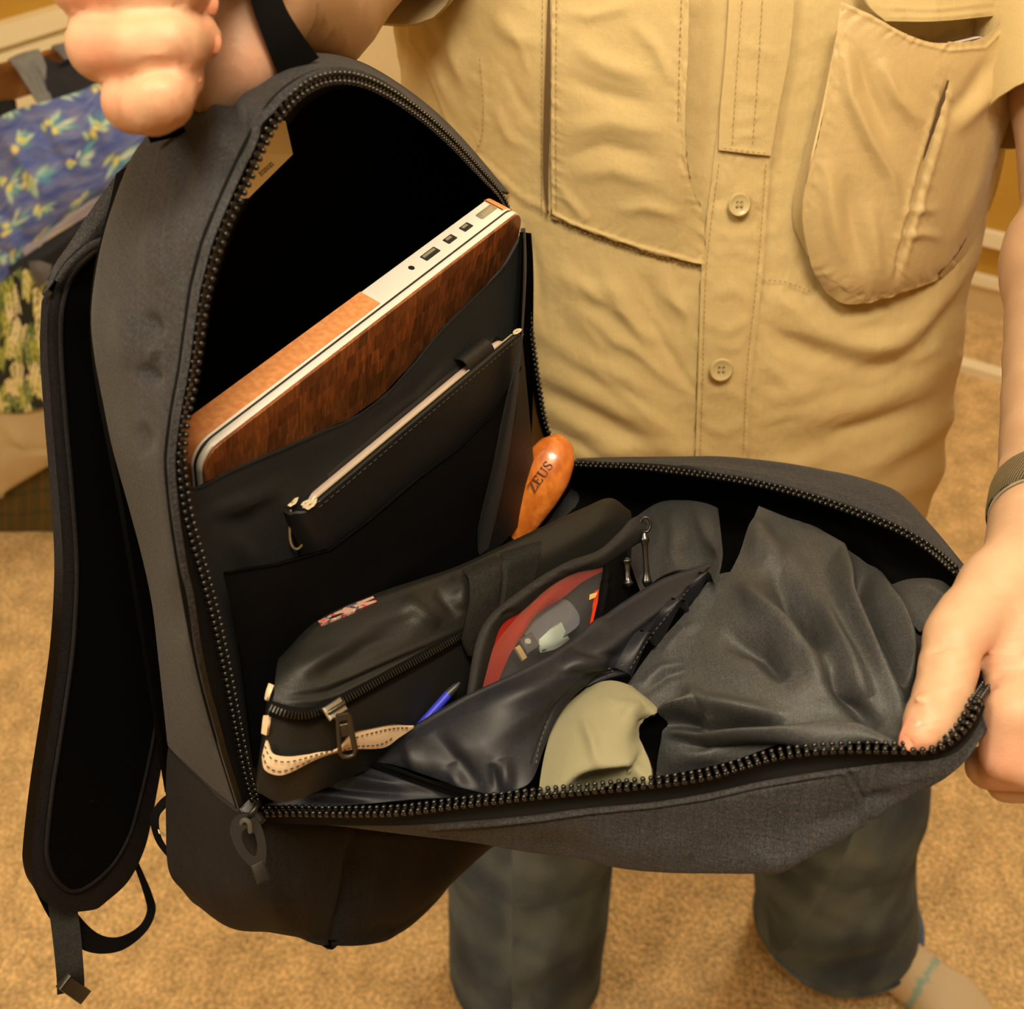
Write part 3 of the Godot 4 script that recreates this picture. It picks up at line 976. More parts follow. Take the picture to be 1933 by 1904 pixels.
func clothes(me: Node3D, arm_r: Array, arm_l: Array) -> void:
	shirt_folds = folds(SHIRT_FOLDS)
	var gathers := puckers(SEAM_GATHERS)
	var placket_f := folds(PLACKET_FOLDS)
	var pocket_f := folds(POCKET_A_FOLDS)
	var bellows_f := folds(POCKET_B_FOLDS)
	var rumple := FastNoiseLite.new()
	rumple.frequency = 9.0
	rumple.fractal_octaves = 3
	# ---- shirt
	var shirt := Node3D.new()
	shirt.name = "shirt"
	me.add_child(shirt)
	tag(shirt, "khaki short-sleeved button shirt with large chest pockets")
	var hs := []
	for j in 171: hs.append(1.60 - 0.76 * (j / 170.0) if false else (1.60 - 0.18 * j / 20.0 if j < 20 else (1.42 - 0.44 * (j - 20) / 135.0 if j < 155 else 0.98 - 0.14 * (j - 155) / 15.0)))
	var nu := 250
	var p := PackedVector3Array()
	for h in hs:
		for i in nu + 1: p.append(torso_at(h, lerpf(-1.85, 1.85, float(i) / nu)))
	var both := func(q: Vector2) -> float:
		return shirt_folds.call(q) + gathers.call(q) + 0.0008 * rumple.get_noise_2d(q.x * 0.0010 + q.y * 0.0006, q.y * 0.0016) + 0.0004 * rumple.get_noise_2d(q.x * 0.0035, q.y * 0.005)
	var g := skin(Geo.new(), p, nu, hs.size() - 1, 0.0012, both)
	var pb := PackedVector3Array()
	for j in 31:
		for i in 41: pb.append(torso_at(1.60 - 0.76 * j / 30.0, lerpf(1.84, TAU - 1.84, i / 40.0)))
	skin(g, pb, 40, 30, 0.0012, null, false, Vector3(0.15, 1.2, -3.0))
	for s in [[arm_r, 0.35, 0.066], [arm_l, 0.2, 0.068]]:
		var e: Vector3 = s[0][1]
		var sh: Vector3 = s[0][2]
		var path := curve(PackedVector3Array([e.lerp(sh, s[1]), e.lerp(sh, 0.65), sh, sh + Vector3(0.05 * signf(0.15 - sh.x), 0.02, 0)]), 16)
		var sp_ := PackedVector3Array()
		for i in path.size():
			var dn := (path[mini(i + 1, path.size() - 1)] - path[maxi(i - 1, 0)]).normalized()
			var a1 := dn.cross(Vector3.UP).normalized()
			var a2 := a1.cross(dn)
			for k in 33:
				var a := TAU * k / 32.0
				sp_.append(path[i] + (a1 * cos(a) + a2 * sin(a)) * lerpf(s[2], 0.085, float(i) / path.size()) * (1.0 + 0.03 * sin(a * 5.0 + i * 0.4)))
		skin(g, sp_, 32, path.size() - 1, 0.0015, null, true, path[8] + Vector3(0, 3, 0))
	put("cloth", g, M.khaki, shirt)
	# ---- placket, pockets
	put("placket", on_shirt(PLACKET, 24, 130, 0.002, func(q): return placket_f.call(q) + gathers.call(q)), M.khaki, shirt)
	put("upper_placket", on_shirt([[1378, -30, 7, 1440, -30, 8, 1502, -30, 7], [1370, 100, 7, 1430, 100, 8, 1490, 100, 7], [1360, 200, 7, 1416, 203, 8, 1470, 205, 7], [1356, 283, 7, 1405, 289, 8, 1455, 294, 7]], 20, 60, 0.0025,
		folds([[0.9, 4, 1366, 282, 1452, 292], [1.0, 14, 1380, 170, 1470, 190], [0.8, 12, 1372, 230, 1460, 215], [-0.6, 2.5, 1402, 0, 1388, 150, 1382, 280], [-0.6, 2.5, 1440, 0, 1428, 150, 1420, 285], [1.0, 12, 1385, 80, 1480, 110], [0.9, 10, 1375, 260, 1450, 250]])), M.khaki, shirt)
	put("chest_pocket", on_shirt(POCKET_A, 100, 130, 0.002, func(q): return pocket_f.call(q) + gathers.call(q)), M.khaki, shirt)
	put("pocket_flap", on_shirt([[1620, -40, 16, 1760, -45, 18, 1915, -45, 16], [1640, 10, 18, 1765, 8, 22, 1905, -5, 18], [1672, 40, 20, 1770, 40, 25, 1895, 28, 20]], 50, 20, 0.003,
		folds([[0.9, 4, 1650, 14, 1770, 18, 1900, 2], [0.9, 4, 1665, 32, 1770, 33, 1895, 20], [1.2, 9, 1690, -10, 1712, 36], [1.2, 9, 1760, -10, 1770, 36], [1.2, 9, 1830, -10, 1850, 30]])), M.khaki, shirt)
	put("bellows_pocket", on_shirt(POCKET_B, 150, 110, 0.002, func(q): return bellows_f.call(q) + gathers.call(q), false), M.khaki_shine, shirt)
	put("pocket_gusset", on_shirt([[1592, 0, 30, 1583, 40, 14, 1578, 60, 3], [1552, 200, 32, 1546, 210, 14, 1538, 220, 3], [1516, 380, 28, 1506, 388, 12, 1496, 394, 3], [1530, 476, 18, 1527, 480, 12, 1524, 485, 6]], 10, 60, 0.0015), M.khaki, shirt)
	put("side_gusset", on_shirt([[1921, 0, 30, 1926, 0, 14, 1932, 0, 3], [1900, 180, 26, 1905, 185, 14, 1912, 190, 3], [1868, 330, 24, 1876, 340, 12, 1884, 350, 3], [1822, 455, 18, 1827, 461, 10, 1832, 467, 4], [1774, 518, 14, 1776, 521, 9, 1778, 525, 4]], 10, 60, 0.0015), M.khaki, shirt)
	for v in [[[1790, 152, 1769, 232, 1744, 322, 1713, 432, 1690, 532], 6.0, 36.0], [[1036, -20, 1034, 120, 1031, 250, 1030, 340, 1034, 404], 5.0, 5.0]]:
		var c := []
		for i in range(0, v[0].size(), 2):
			var k: float = i / float(v[0].size() - 2)
			var wide: float = v[1] * sin(clampf(k * 0.92 + 0.06, 0.0, 1.0) * PI) + 0.6
			var lift: float = (v[2] + 2.5) * (1.0 if v[2] < 10.0 else lerpf(1.0, 0.42, k * k))
			c.append([v[0][i] - wide, v[0][i + 1], lift, v[0][i] + wide, v[0][i + 1] - 1, lift])
		put("vent", on_shirt(c, 4, 60, 0.001, null, v[2] < 10.0), M.thread_dark, shirt, false, "dark mesh-lined vent slit")
	var sew := Geo.new()
	for l in [[6.2, 1357, 310, 1334, 500, 1327, 690, 1322, 860], [6.2, 1446, 310, 1431, 505, 1411, 692, 1403, 860], [9.0, 1402, -10, 1390, 150, 1382, 275], [9.0, 1440, -10, 1430, 150, 1420, 280], [9.4, 1366, 280, 1448, 290], [6.8, 1050, 0, 1049, 200, 1050, 400], [21.0, 1286, 0, 1282, 120, 1280, 230], [2.6, 1024, 0, 1022, 200, 1022, 400], [2.6, 905, 110, 912, 200, 908, 260, 892, 300],
			[3.4, 985, 378, 1080, 430, 1200, 472, 1326, 507], [3.2, 1430, 528, 1480, 532, 1530, 550]]:
		var lp := PackedVector3Array()
		for i in range(1, l.size(), 2): lp.append(Vector3(l[i], l[i + 1], 0))
		var on := PackedVector3Array()
		for q in curve(lp, 40): on.append(sp(q.x, q.y, l[0] * 0.001 + shirt_folds.call(Vector2(q.x, q.y)) + 0.0004))
		stitches(sew, on, 0.0004, 0.0026, 0.0012, 0.00028)
	put("stitching", sew, mat(rgb(150, 122, 76), 0.9), shirt)
	for b in [[1395, 386, 22.0], [1361, 697, 22.5]]:
		var c := sp(b[0], b[1], 0.0105)
		var q := sp(b[0] + 30, b[1], 0.0105) - c
		var w := sp(b[0], b[1] + 30, 0.0105) - c
		var z := q.cross(w).normalized()
		if z.dot(EYE - c) < 0: z = -z
		var t := frame(c, q, z)
		var r: float = c.distance_to(at(b[0] + b[2], b[1], cam_i.basis.z.dot(Vector3.ZERO) - (cam_i * c).z))
		var bg := Geo.new()
		var flat := Transform3D(Basis(Vector3.RIGHT, PI / 2))
		var paint := func(c_: Color):
			while bg.c.size() < bg.v.size(): bg.c.append(c_)
		lathe(bg, [[0.0, 0.0], [r, 0.0], [r * 1.0, 0.0016], [r * 0.9, 0.0025], [r * 0.72, 0.0023], [r * 0.6, 0.0014], [0.0, 0.0013]], flat, 36)
		paint.call(Color(0.55, 0.44, 0.22))
		for h in 4: lathe(bg, [[0.0, 0.0018], [r * 0.1, 0.0018], [r * 0.13, 0.0013]], Transform3D(flat.basis, Vector3(cos(PI / 4 + h * PI / 2), sin(PI / 4 + h * PI / 2), 0) * r * 0.26), 10)
		paint.call(Color(0.10, 0.065, 0.03))
		for s in [-1, 1]: tube(bg, PackedVector3Array([Vector3(s * r * 0.19, -r * 0.19, 0.0018), Vector3(s * r * 0.19, 0, 0.0026), Vector3(s * r * 0.19, r * 0.19, 0.0018)]), r * 0.06, 6)
		paint.call(Color(0.5, 0.38, 0.2))
		var bt := put("button", bg, M.button, shirt, true)
		bt.transform = here(shirt).affine_inverse() * t
	# ---- jeans
	var jeans := Node3D.new()
	jeans.name = "jeans"
	me.add_child(jeans)
	tag(jeans, "faded blue denim jeans")
	var jg := Geo.new()
	var jf := folds(JEAN_FOLDS)
	var which := 0
	for s in legs():
		var axis: Array
		var rad: Array
		if which == 0:
			axis = [Vector3(0.09, 0.98, -0.82), Vector3(0.06, 0.80, -0.81), Vector3(0.028, 0.55, -0.775), Vector3(0.024, 0.35, -0.765), Vector3(0.022, 0.20, -0.76), Vector3(0.02, 0.03, -0.765)]
			rad = [0.118, 0.118, 0.112, 0.108, 0.109, 0.112]
		else:
			axis = [Vector3(0.22, 0.98, -0.82), Vector3(0.27, 0.80, -0.81), Vector3(0.385, 0.52, -0.785), Vector3(0.425, 0.33, -0.80), Vector3(0.462, 0.18, -0.81), Vector3(0.492, 0.055, -0.825)]
			rad = [0.12, 0.12, 0.115, 0.112, 0.114, 0.122]
		var pa := curve(PackedVector3Array(axis), 90)
		var pts := PackedVector3Array()
		for i in pa.size():
			var t := float(i) / 90.0 * 5.0
			var r: float = lerpf(rad[int(minf(t, 4))], rad[int(minf(t, 4)) + 1], t - int(minf(t, 4)))
			for k in 81:
				var a := TAU * k / 80.0 + PI / 2
				var w := 1.0 + 0.02 * rumple.get_noise_3d(cos(a) * 0.3, i * 0.01, which * 3.0 + sin(a) * 0.3)
				pts.append(pa[i] + Vector3(cos(a), 0, sin(a) * 0.95) * r * w)
		skin(jg, pts, 80, 90, 0.0015, jf, true, Vector3(0.2 + 3 * (which * 2 - 1) * 0.0, 0.5, 5.0))
		which += 1
	put("denim", jg, M.denim, jeans)
	var hem := Geo.new()
	var hp := PackedVector3Array()
	for k in 41:
		var a := TAU * k / 40.0
		hp.append(Vector3(0.491, 0.066, -0.824) + Vector3(cos(a), 0.02 * cos(a), sin(a) * 0.95) * 0.1225)
	tube(hem, hp, 0.004, 8)
	put("hem", hem, M.denim, jeans)
	# ---- socks
	var si := 0
	for s in legs():
		var sg := Geo.new()
		var fs := Field.new(Vector3(s[3].x, 0, s[3].z).min(s[2]) - Vector3.ONE * 0.09, Vector3(s[3].x, 0.16, s[3].z).max(s[2]) + Vector3.ONE * 0.09, 0.006)
		var heel: Vector3 = s[2] - (s[3] - s[2]) * Vector3(0.35, 0, 0.35) + Vector3(0, -0.06, 0)
		var toe: Vector3 = s[3] + (s[3] - s[2]) * Vector3(0.25, 0, 0.25)
		var side: Vector3 = (toe - heel).cross(Vector3.UP).normalized() * 0.016
		fs.group([[s[2] + Vector3(0, 0.05, 0), s[2] - Vector3(0, 0.02, 0), 0.043, 0.046], [s[2] - Vector3(0, 0.03, 0), s[3], 0.044, 0.036], [heel, s[3] - side, 0.038, 0.034], [s[3] - side, toe - side, 0.034, 0.026], [s[3] + side, toe + side * 1.2, 0.034, 0.024]], 0.02, 0.0)
		fs.net(sg)
		for i in sg.v.size():
			sg.v[i].y = maxf(sg.v[i].y, 0.003)
			var along: float = (sg.v[i] - heel).dot((toe - heel).normalized()) / heel.distance_to(toe)
			var col := Color(0.62, 0.52, 0.36)
			if along < 0.50 and along > 0.36: col = Color(0.30, 0.26, 0.22)
			if along > 0.66 and along < 0.69: col = Color(0.28, 0.45, 0.42)
			sg.c.append(col)
		put("sock", sg, M.sock, me, false, "beige sock with a grey patch and a thin teal stripe")
		si += 1

const SHIRT_FOLDS := [
	# seams
	[2.2, -4, 880, 285, 905, 303, 985, 372, 1080, 423, 1200, 465, 1328, 500], [-0.8, -3, 872, 295, 897, 313, 978, 382, 1074, 433, 1196, 475, 1326, 509], [1.0, -3, 905, 110, 912, 200, 908, 260, 892, 300], [1.0, -4, 1430, 520, 1480, 525, 1535, 545],
	[1.0, -4, 762, 30, 775, 80, 805, 120, 850, 240, 880, 290], [-3.4, 8, 770, 20, 758, 90, 752, 170],
	# lower drapes on the left
	[5.9, 26, 1000, 690, 1100, 740, 1220, 800, 1330, 880], [5.1, 20, 1010, 760, 1110, 810, 1220, 880], [-4.2, 18, 1000, 725, 1120, 780, 1250, 850], [5.1, 24, 985, 610, 1060, 660, 1180, 720, 1300, 820], [-3.4, 16, 1005, 640, 1120, 705, 1280, 790],
	[4.2, 22, 1060, 560, 1150, 640, 1260, 700], [3.8, 16, 1130, 500, 1180, 580, 1230, 660], [-3.0, 12, 1210, 510, 1235, 580, 1270, 620], [2.7, 12, 1250, 510, 1270, 560, 1300, 600], [3.4, 18, 1040, 500, 1090, 540, 1180, 560], [3.4, 20, 1030, 830, 1100, 850, 1200, 890],
	[3.8, 18, 1060, 870, 1200, 840, 1320, 860], [-2.7, 10, 1200, 560, 1260, 660, 1310, 740],
	# right of the placket
	[6.8, 26, 1440, 560, 1500, 600, 1580, 640, 1680, 650, 1760, 640], [-5.1, 20, 1450, 620, 1540, 665, 1640, 690, 1740, 690], [7.6, 28, 1560, 690, 1640, 660, 1740, 600, 1810, 510, 1850, 440], [-5.9, 20, 1680, 700, 1750, 640, 1810, 570, 1845, 500],
	[5.1, 26, 1430, 830, 1520, 790, 1640, 760, 1740, 720, 1820, 650], [4.2, 22, 1440, 760, 1500, 745, 1560, 720], [-4.2, 20, 1500, 850, 1620, 810, 1740, 770, 1820, 730], [5.1, 26, 1600, 900, 1700, 850, 1790, 790, 1840, 740], [3.4, 16, 1430, 680, 1470, 700, 1500, 740],
	[3.4, 14, 1460, 540, 1480, 570, 1540, 590], [5.1, 24, 1700, 930, 1770, 890, 1830, 830], [-3.4, 18, 1660, 900, 1750, 850, 1830, 790], [3.4, 18, 1440, 870, 1500, 880, 1560, 860],
	# upper left
	[2.2, 9, 1090, 520, 1120, 560, 1180, 590], [2.0, 8, 1150, 560, 1200, 620, 1260, 650], [-2.0, 8, 1100, 600, 1160, 660, 1230, 690], [2.4, 10, 1040, 660, 1120, 700, 1200, 760, 1290, 830], [-2.2, 9, 1020, 800, 1100, 840, 1170, 880], [1.8, 8, 1240, 540, 1290, 590, 1310, 640], [2.0, 8, 1180, 640, 1240, 700, 1305, 740],
	[2.2, 9, 1450, 600, 1490, 625, 1560, 640], [2.4, 10, 1580, 610, 1640, 600, 1700, 580], [-2.2, 9, 1600, 630, 1680, 620, 1750, 590], [2.6, 10, 1640, 720, 1700, 690, 1760, 660, 1800, 600], [2.0, 9, 1430, 800, 1480, 780, 1540, 770], [-2.2, 10, 1560, 820, 1640, 800, 1720, 770], [2.0, 9, 1440, 640, 1460, 670, 1500, 690],
	[1.6, 8, 960, 40, 985, 90, 1000, 150], [1.8, 9, 930, 200, 960, 260, 1010, 290], [-1.6, 8, 950, 120, 980, 190, 1015, 230], [1.6, 8, 840, 40, 860, 110, 880, 180],
	[4.2, 20, 820, 0, 850, 80, 870, 160], [3.4, 16, 930, 20, 960, 60, 1020, 90], [2.7, 12, 800, 60, 830, 150, 860, 220], [3.4, 14, 900, 360, 960, 420, 1000, 520], [-2.6, 10, 985, 420, 1010, 500, 1020, 600]]

const SEAM_GATHERS := [
	[1.1, 22, 26, 1385, 300, 1350, 330, 1325, 500, 1318, 690, 1313, 860], [1.1, 22, 24, 1452, 300, 1440, 505, 1420, 692, 1412, 860], [1.2, 20, 22, 1042, 0, 1040, 200, 1042, 405], [0.9, 18, 20, 1030, 0, 1028, 200, 1030, 405], [1.0, 18, 24, 880, 285, 985, 372, 1080, 423, 1200, 465, 1328, 500],
	[1.0, 18, 22, 905, 110, 912, 200, 892, 300], [1.0, 16, 24, 1290, 0, 1286, 180, 1292, 300, 1326, 400], [1.3, 24, 22, 1790, 152, 1744, 322, 1690, 532], [1.2, 20, 22, 1590, 10, 1702, 62, 1800, 82, 1893, 42], [1.0, 18, 24, 1592, 60, 1552, 250, 1520, 390], [1.2, 20, 24, 1430, 520, 1535, 545],
	[1.4, 40, 40, 1380, 386, 1410, 386], [1.0, 16, 20, 1890, 130, 1862, 365, 1805, 500], [1.2, 18, 26, 1540, 510, 1630, 570, 1740, 540, 1800, 505]]
const PLACKET := [[1385, -20, 4, 1440, -20, 5, 1498, -20, 4], [1360, 200, 4, 1415, 200, 5, 1468, 200, 4], [1345, 330, 4, 1400, 335, 5, 1452, 335, 4], [1325, 500, 4, 1382, 505, 5, 1440, 505, 4], [1318, 690, 4, 1366, 692, 5, 1420, 692, 4], [1313, 850, 4, 1360, 852, 5, 1412, 852, 4], [1312, 960, 4, 1358, 960, 5, 1410, 960, 4]]
const PLACKET_FOLDS := [[-0.6, -2.5, 1352, 330, 1334, 500, 1326, 690, 1322, 850], [-0.6, -2.5, 1446, 335, 1430, 505, 1411, 692, 1403, 850], [1.6, 12, 1340, 430, 1380, 450, 1430, 440], [1.8, 12, 1335, 560, 1380, 545, 1425, 570], [1.6, 10, 1330, 610, 1375, 625, 1420, 600], [1.7, 11, 1325, 745, 1370, 735, 1412, 755],
	[1.7, 12, 1320, 800, 1365, 815, 1410, 795], [1.3, 9, 1345, 480, 1390, 470, 1432, 490], [1.3, 10, 1350, 640, 1370, 655, 1410, 650]]
# his right chest pocket, its open edge toward the placket
const POCKET_A := [[1042, -60, 6, 1150, -60, 9, 1270, -60, 19, 1302, -60, 21], [1042, 100, 6, 1150, 100, 9, 1266, 100, 20, 1298, 100, 22], [1041, 230, 6, 1150, 240, 9, 1262, 250, 19, 1293, 252, 21], [1041, 320, 5, 1150, 345, 8, 1262, 356, 15, 1304, 350, 17], [1042, 375, 4, 1150, 405, 6, 1265, 418, 10, 1326, 402, 10], [1042, 412, 3, 1145, 449, 4, 1240, 480, 4, 1332, 500, 4]]
const POCKET_A_FOLDS := [[0.8, -3, 1044, -20, 1042, 200, 1043, 400], [-0.8, -4, 1284, 0, 1280, 180, 1286, 300, 1320, 395], [3.5, 20, 1080, 80, 1140, 120, 1230, 150], [-2.5, 16, 1060, 140, 1130, 175, 1240, 200], [3.1, 20, 1060, 250, 1150, 230, 1260, 250], [2.8, 18, 1080, 330, 1160, 320, 1250, 350],
	[-2.2, 14, 1060, 300, 1140, 275, 1250, 300], [2.5, 14, 1160, 400, 1220, 390, 1290, 410], [2.2, 12, 1060, 20, 1110, 30, 1200, 10], [2.1, 10, 1050, 350, 1085, 390, 1110, 420], [2.2, 14, 1190, 40, 1240, 90, 1270, 160]]
const POCKET_B := [
	[1588, 3, 30, 1645, 28, 34, 1702, 60, 36, 1755, 79, 36, 1800, 80, 36, 1858, 72, 34, 1893, 40, 32, 1926, -5, 30], [1572, 110, 32, 1640, 128, 36, 1700, 140, 38, 1752, 150, 39, 1800, 150, 39, 1850, 145, 37, 1888, 130, 34, 1918, 105, 30],
	[1548, 250, 33, 1610, 262, 36, 1680, 268, 38, 1740, 272, 39, 1790, 272, 39, 1838, 268, 37, 1872, 255, 33, 1896, 238, 28], [1515, 385, 29, 1580, 398, 33, 1640, 404, 35, 1700, 408, 36, 1750, 404, 35, 1795, 394, 33, 1830, 382, 29, 1860, 365, 24],
	[1530, 495, 19, 1580, 515, 25, 1630, 522, 28, 1680, 520, 28, 1720, 512, 26, 1758, 500, 23, 1790, 488, 20, 1815, 472, 16], [1560, 553, 10, 1590, 572, 14, 1630, 573, 15, 1670, 563, 15, 1705, 552, 14, 1740, 540, 12, 1772, 525, 10, 1802, 502, 8]]
const POCKET_B_FOLDS := [[-7.8, 6, 1790, 152, 1768, 230, 1742, 320, 1712, 430, 1690, 530], [2.0, 7, 1780, 165, 1756, 240, 1730, 330, 1700, 440, 1682, 530], [2.0, 7, 1800, 165, 1780, 240, 1754, 330, 1722, 440, 1700, 520], [5.9, 14, 1590, 70, 1605, 180, 1640, 260, 1680, 330, 1700, 420], [-3.9, 12, 1620, 90, 1640, 170, 1680, 260],
	[4.8, 14, 1660, 110, 1690, 180, 1740, 240], [5.9, 16, 1900, 90, 1860, 180, 1800, 250], [-3.9, 14, 1870, 110, 1830, 180, 1790, 220], [4.9, 16, 1560, 300, 1570, 400, 1590, 500], [-3.9, 14, 1600, 330, 1610, 420, 1630, 510], [3.9, 14, 1640, 380, 1650, 460, 1660, 540], [3.9, 14, 1880, 200, 1850, 330, 1800, 460],
	[1.0, -3, 1600, 12, 1660, 42, 1720, 78, 1790, 96, 1860, 90, 1910, 40], [3.1, 8, 1690, 450, 1740, 440, 1780, 450], [2.9, 8, 1700, 400, 1740, 395, 1770, 400]]
const JEAN_FOLDS := [[5, 30, 870, 1640, 920, 1700, 960, 1790], [4, 24, 1080, 1680, 1060, 1760, 1020, 1840], [5, 28, 850, 1820, 960, 1850, 1080, 1800, 1160, 1740], [4, 26, 900, 1890, 1020, 1880, 1150, 1850], [-4, 20, 860, 1850, 960, 1880, 1080, 1840],
	[7, 30, 1430, 1760, 1520, 1790, 1640, 1780, 1740, 1740], [-7, 24, 1440, 1800, 1540, 1830, 1650, 1810, 1750, 1770], [6, 28, 1480, 1850, 1580, 1860, 1680, 1830, 1760, 1790], [4, 26, 1660, 1600, 1690, 1680, 1720, 1740], [-3, 20, 1740, 1560, 1745, 1650, 1740, 1740], [4, 26, 1480, 1680, 1560, 1720, 1660, 1730]]

# ---------------------------------------------------------------- the backpack
const CHAIN_BODY := [478, 1512, 0, 462, 1450, 0, 440, 1340, 0, 420, 1240, 0, 400, 1150, 0, 376, 1062, 0, 352, 975, 0, 340, 900, 0, 338, 850, 0, 344, 790, 0, 358, 720, 0, 368, 650, 0, 379, 570, 0, 398, 490, 0, 428, 405, 0, 463, 335, 0, 493, 265, 0, 530, 202, 0, 575, 162, 0.002, 620, 145, 0.005,
	670, 147, 0.008, 720, 167, 0.013, 775, 202, 0.02, 830, 247, 0.03, 885, 303, 0.042, 948, 378, 0.055, 970, 450, 0.056, 988, 545, 0.055, 1003, 640, 0.051, 1016, 730, 0.045, 1030, 805, 0.038, 1058, 872, 0.02]
const CHAIN_FLAP := [496, 1533, 0, 560, 1532, 0, 660, 1533, 0, 760, 1530, 0, 880, 1515, 0, 1000, 1501, 0, 1100, 1491, 0, 1230, 1478, 0, 1330, 1464, 0, 1400, 1444, 0, 1470, 1425, 0, 1560, 1414, 0, 1640, 1412, 0, 1700, 1413, 0.001, 1750, 1412, 0.001, 1790, 1396, 0.002, 1824, 1362, 0.004, 1843, 1325, 0.006, 1866, 1290, -0.006,
	1900, 1230, -0.02, 1885, 1150, -0.012, 1815, 1088, 0.004, 1760, 1040, 0.0, 1700, 1003, 0, 1600, 963, 0, 1500, 931, 0, 1400, 909, 0, 1300, 894, 0, 1200, 883, 0, 1100, 878, 0, 1070, 876, 0]
const RIM_BODY := [452, 1530, -0.002, 412, 1400, -0.002, 380, 1280, -0.002, 356, 1160, -0.002, 337, 1050, -0.002, 324, 960, -0.002, 317, 870, -0.002, 327, 780, -0.002, 342, 700, -0.002, 353, 620, -0.002, 365, 540, -0.002, 387, 455, -0.002, 418, 378, -0.002, 452, 303, -0.002, 486, 236, -0.002, 525, 180, -0.001,
	577, 143, 0.002, 640, 126, 0.005, 712, 146, 0.012, 790, 200, 0.021, 862, 268, 0.036, 948, 368, 0.055]
const MID_BODY := [386, 1478, 0.035, 357, 1385, 0.035, 337, 1275, 0.035, 320, 1165, 0.035, 303, 1060, 0.035, 282, 960, 0.034, 262, 860, 0.033, 258, 770, 0.032, 256, 685, 0.032, 262, 605, 0.032, 275, 515, 0.032, 300, 422, 0.032, 337, 335, 0.032, 384, 262, 0.032, 432, 207, 0.032, 488, 162, 0.032,
	547, 122, 0.033, 620, 106, 0.036, 694, 126, 0.042, 787, 188, 0.05, 861, 260, 0.06, 948, 364, 0.075]
const OUT_BODY := [318, 1408, 0.085, 309, 1330, 0.085, 299, 1240, 0.085, 287, 1140, 0.085, 268, 1050, 0.085, 243, 955, 0.085, 214, 850, 0.085, 196, 760, 0.085, 180, 670, 0.085, 175, 590, 0.085, 188, 490, 0.085, 214, 392, 0.085, 255, 292, 0.085, 312, 226, 0.082, 390, 180, 0.08, 468, 140, 0.078,
	540, 109, 0.075, 600, 99, 0.075, 680, 118, 0.08, 782, 184, 0.085, 860, 257, 0.092, 948, 360, 0.1]

func shifted(a: Array, dx: float, dy: float, dk: float) -> Array:
	var o := a.duplicate()
	for i in range(0, a.size(), 3):
		o[i] += dx
		o[i + 1] += dy
		o[i + 2] += dk
	return o

func tooth_mesh() -> ArrayMesh:      # x along the chain, y across it, z out of it
	var g := Geo.new()
	box(g, Vector3(0.0019, 0.0040, 0.0018), Transform3D(Basis(), Vector3(0, -0.0004, 0)), 0.0004)
	for s in [-1, 1]:
		lathe(g, [[0.0, 0.0], [0.0006, 0.00008], [0.00105, 0.0005], [0.00115, 0.0011]], Transform3D(Basis(Vector3.RIGHT, -PI / 2), Vector3(0, 0.0019 if s > 0 else -0.0012, 0.0019)) , 10)
		lathe(g, [[0.00115, 0.0], [0.0011, 0.0008], [0.0007, 0.0013], [0.0, 0.0015]], Transform3D(Basis(Vector3.RIGHT, PI / 2), Vector3(0, 0.0019 if s > 0 else -0.0012, 0.0006)), 10)
	return g.mesh()

func teeth(path: PackedVector3Array, out_dir: Vector3, inward: Callable, holder: Node3D, tm: ArrayMesh, most: int) -> void:
	var rest := SurfaceTool.new()
	rest.begin(Mesh.PRIMITIVE_TRIANGLES)
	var n := path.size()
	for i in n:
		var d := (path[mini(i + 1, n - 1)] - path[maxi(i - 1, 0)]).normalized()
		var z: Vector3 = out_dir
		var t := frame(path[i], d, z)
		if t.basis.y.dot(inward.call(path[i])) < 0.0:
			t = Transform3D(Basis(-t.basis.x, -t.basis.y, t.basis.z), path[i])
		if i < most:
			var o := put("zipper_tooth", tm, M.tooth, holder)
			o.transform = here(holder).affine_inverse() * t
		else:
			rest.append_from(tm, 0, here(holder).affine_inverse() * t)
	if n > most:
		tag(put("zipper_teeth", rest.commit(), M.tooth, holder), "", "", "", "stuff")

func stitches(g: Geo, path: PackedVector3Array, lift: float, long := 0.0028, gap := 0.0016, r := 0.00035) -> void:
	var e := even(path, (long + gap) * 0.5)
	for i in range(0, e.size() - 1, 2):
		var up := (EYE - e[i]).normalized() * lift
		tube(g, PackedVector3Array([e[i] + up * 0.3, e[i].lerp(e[i + 1], 0.5) + up, e[i + 1] + up * 0.3]), r, 5)

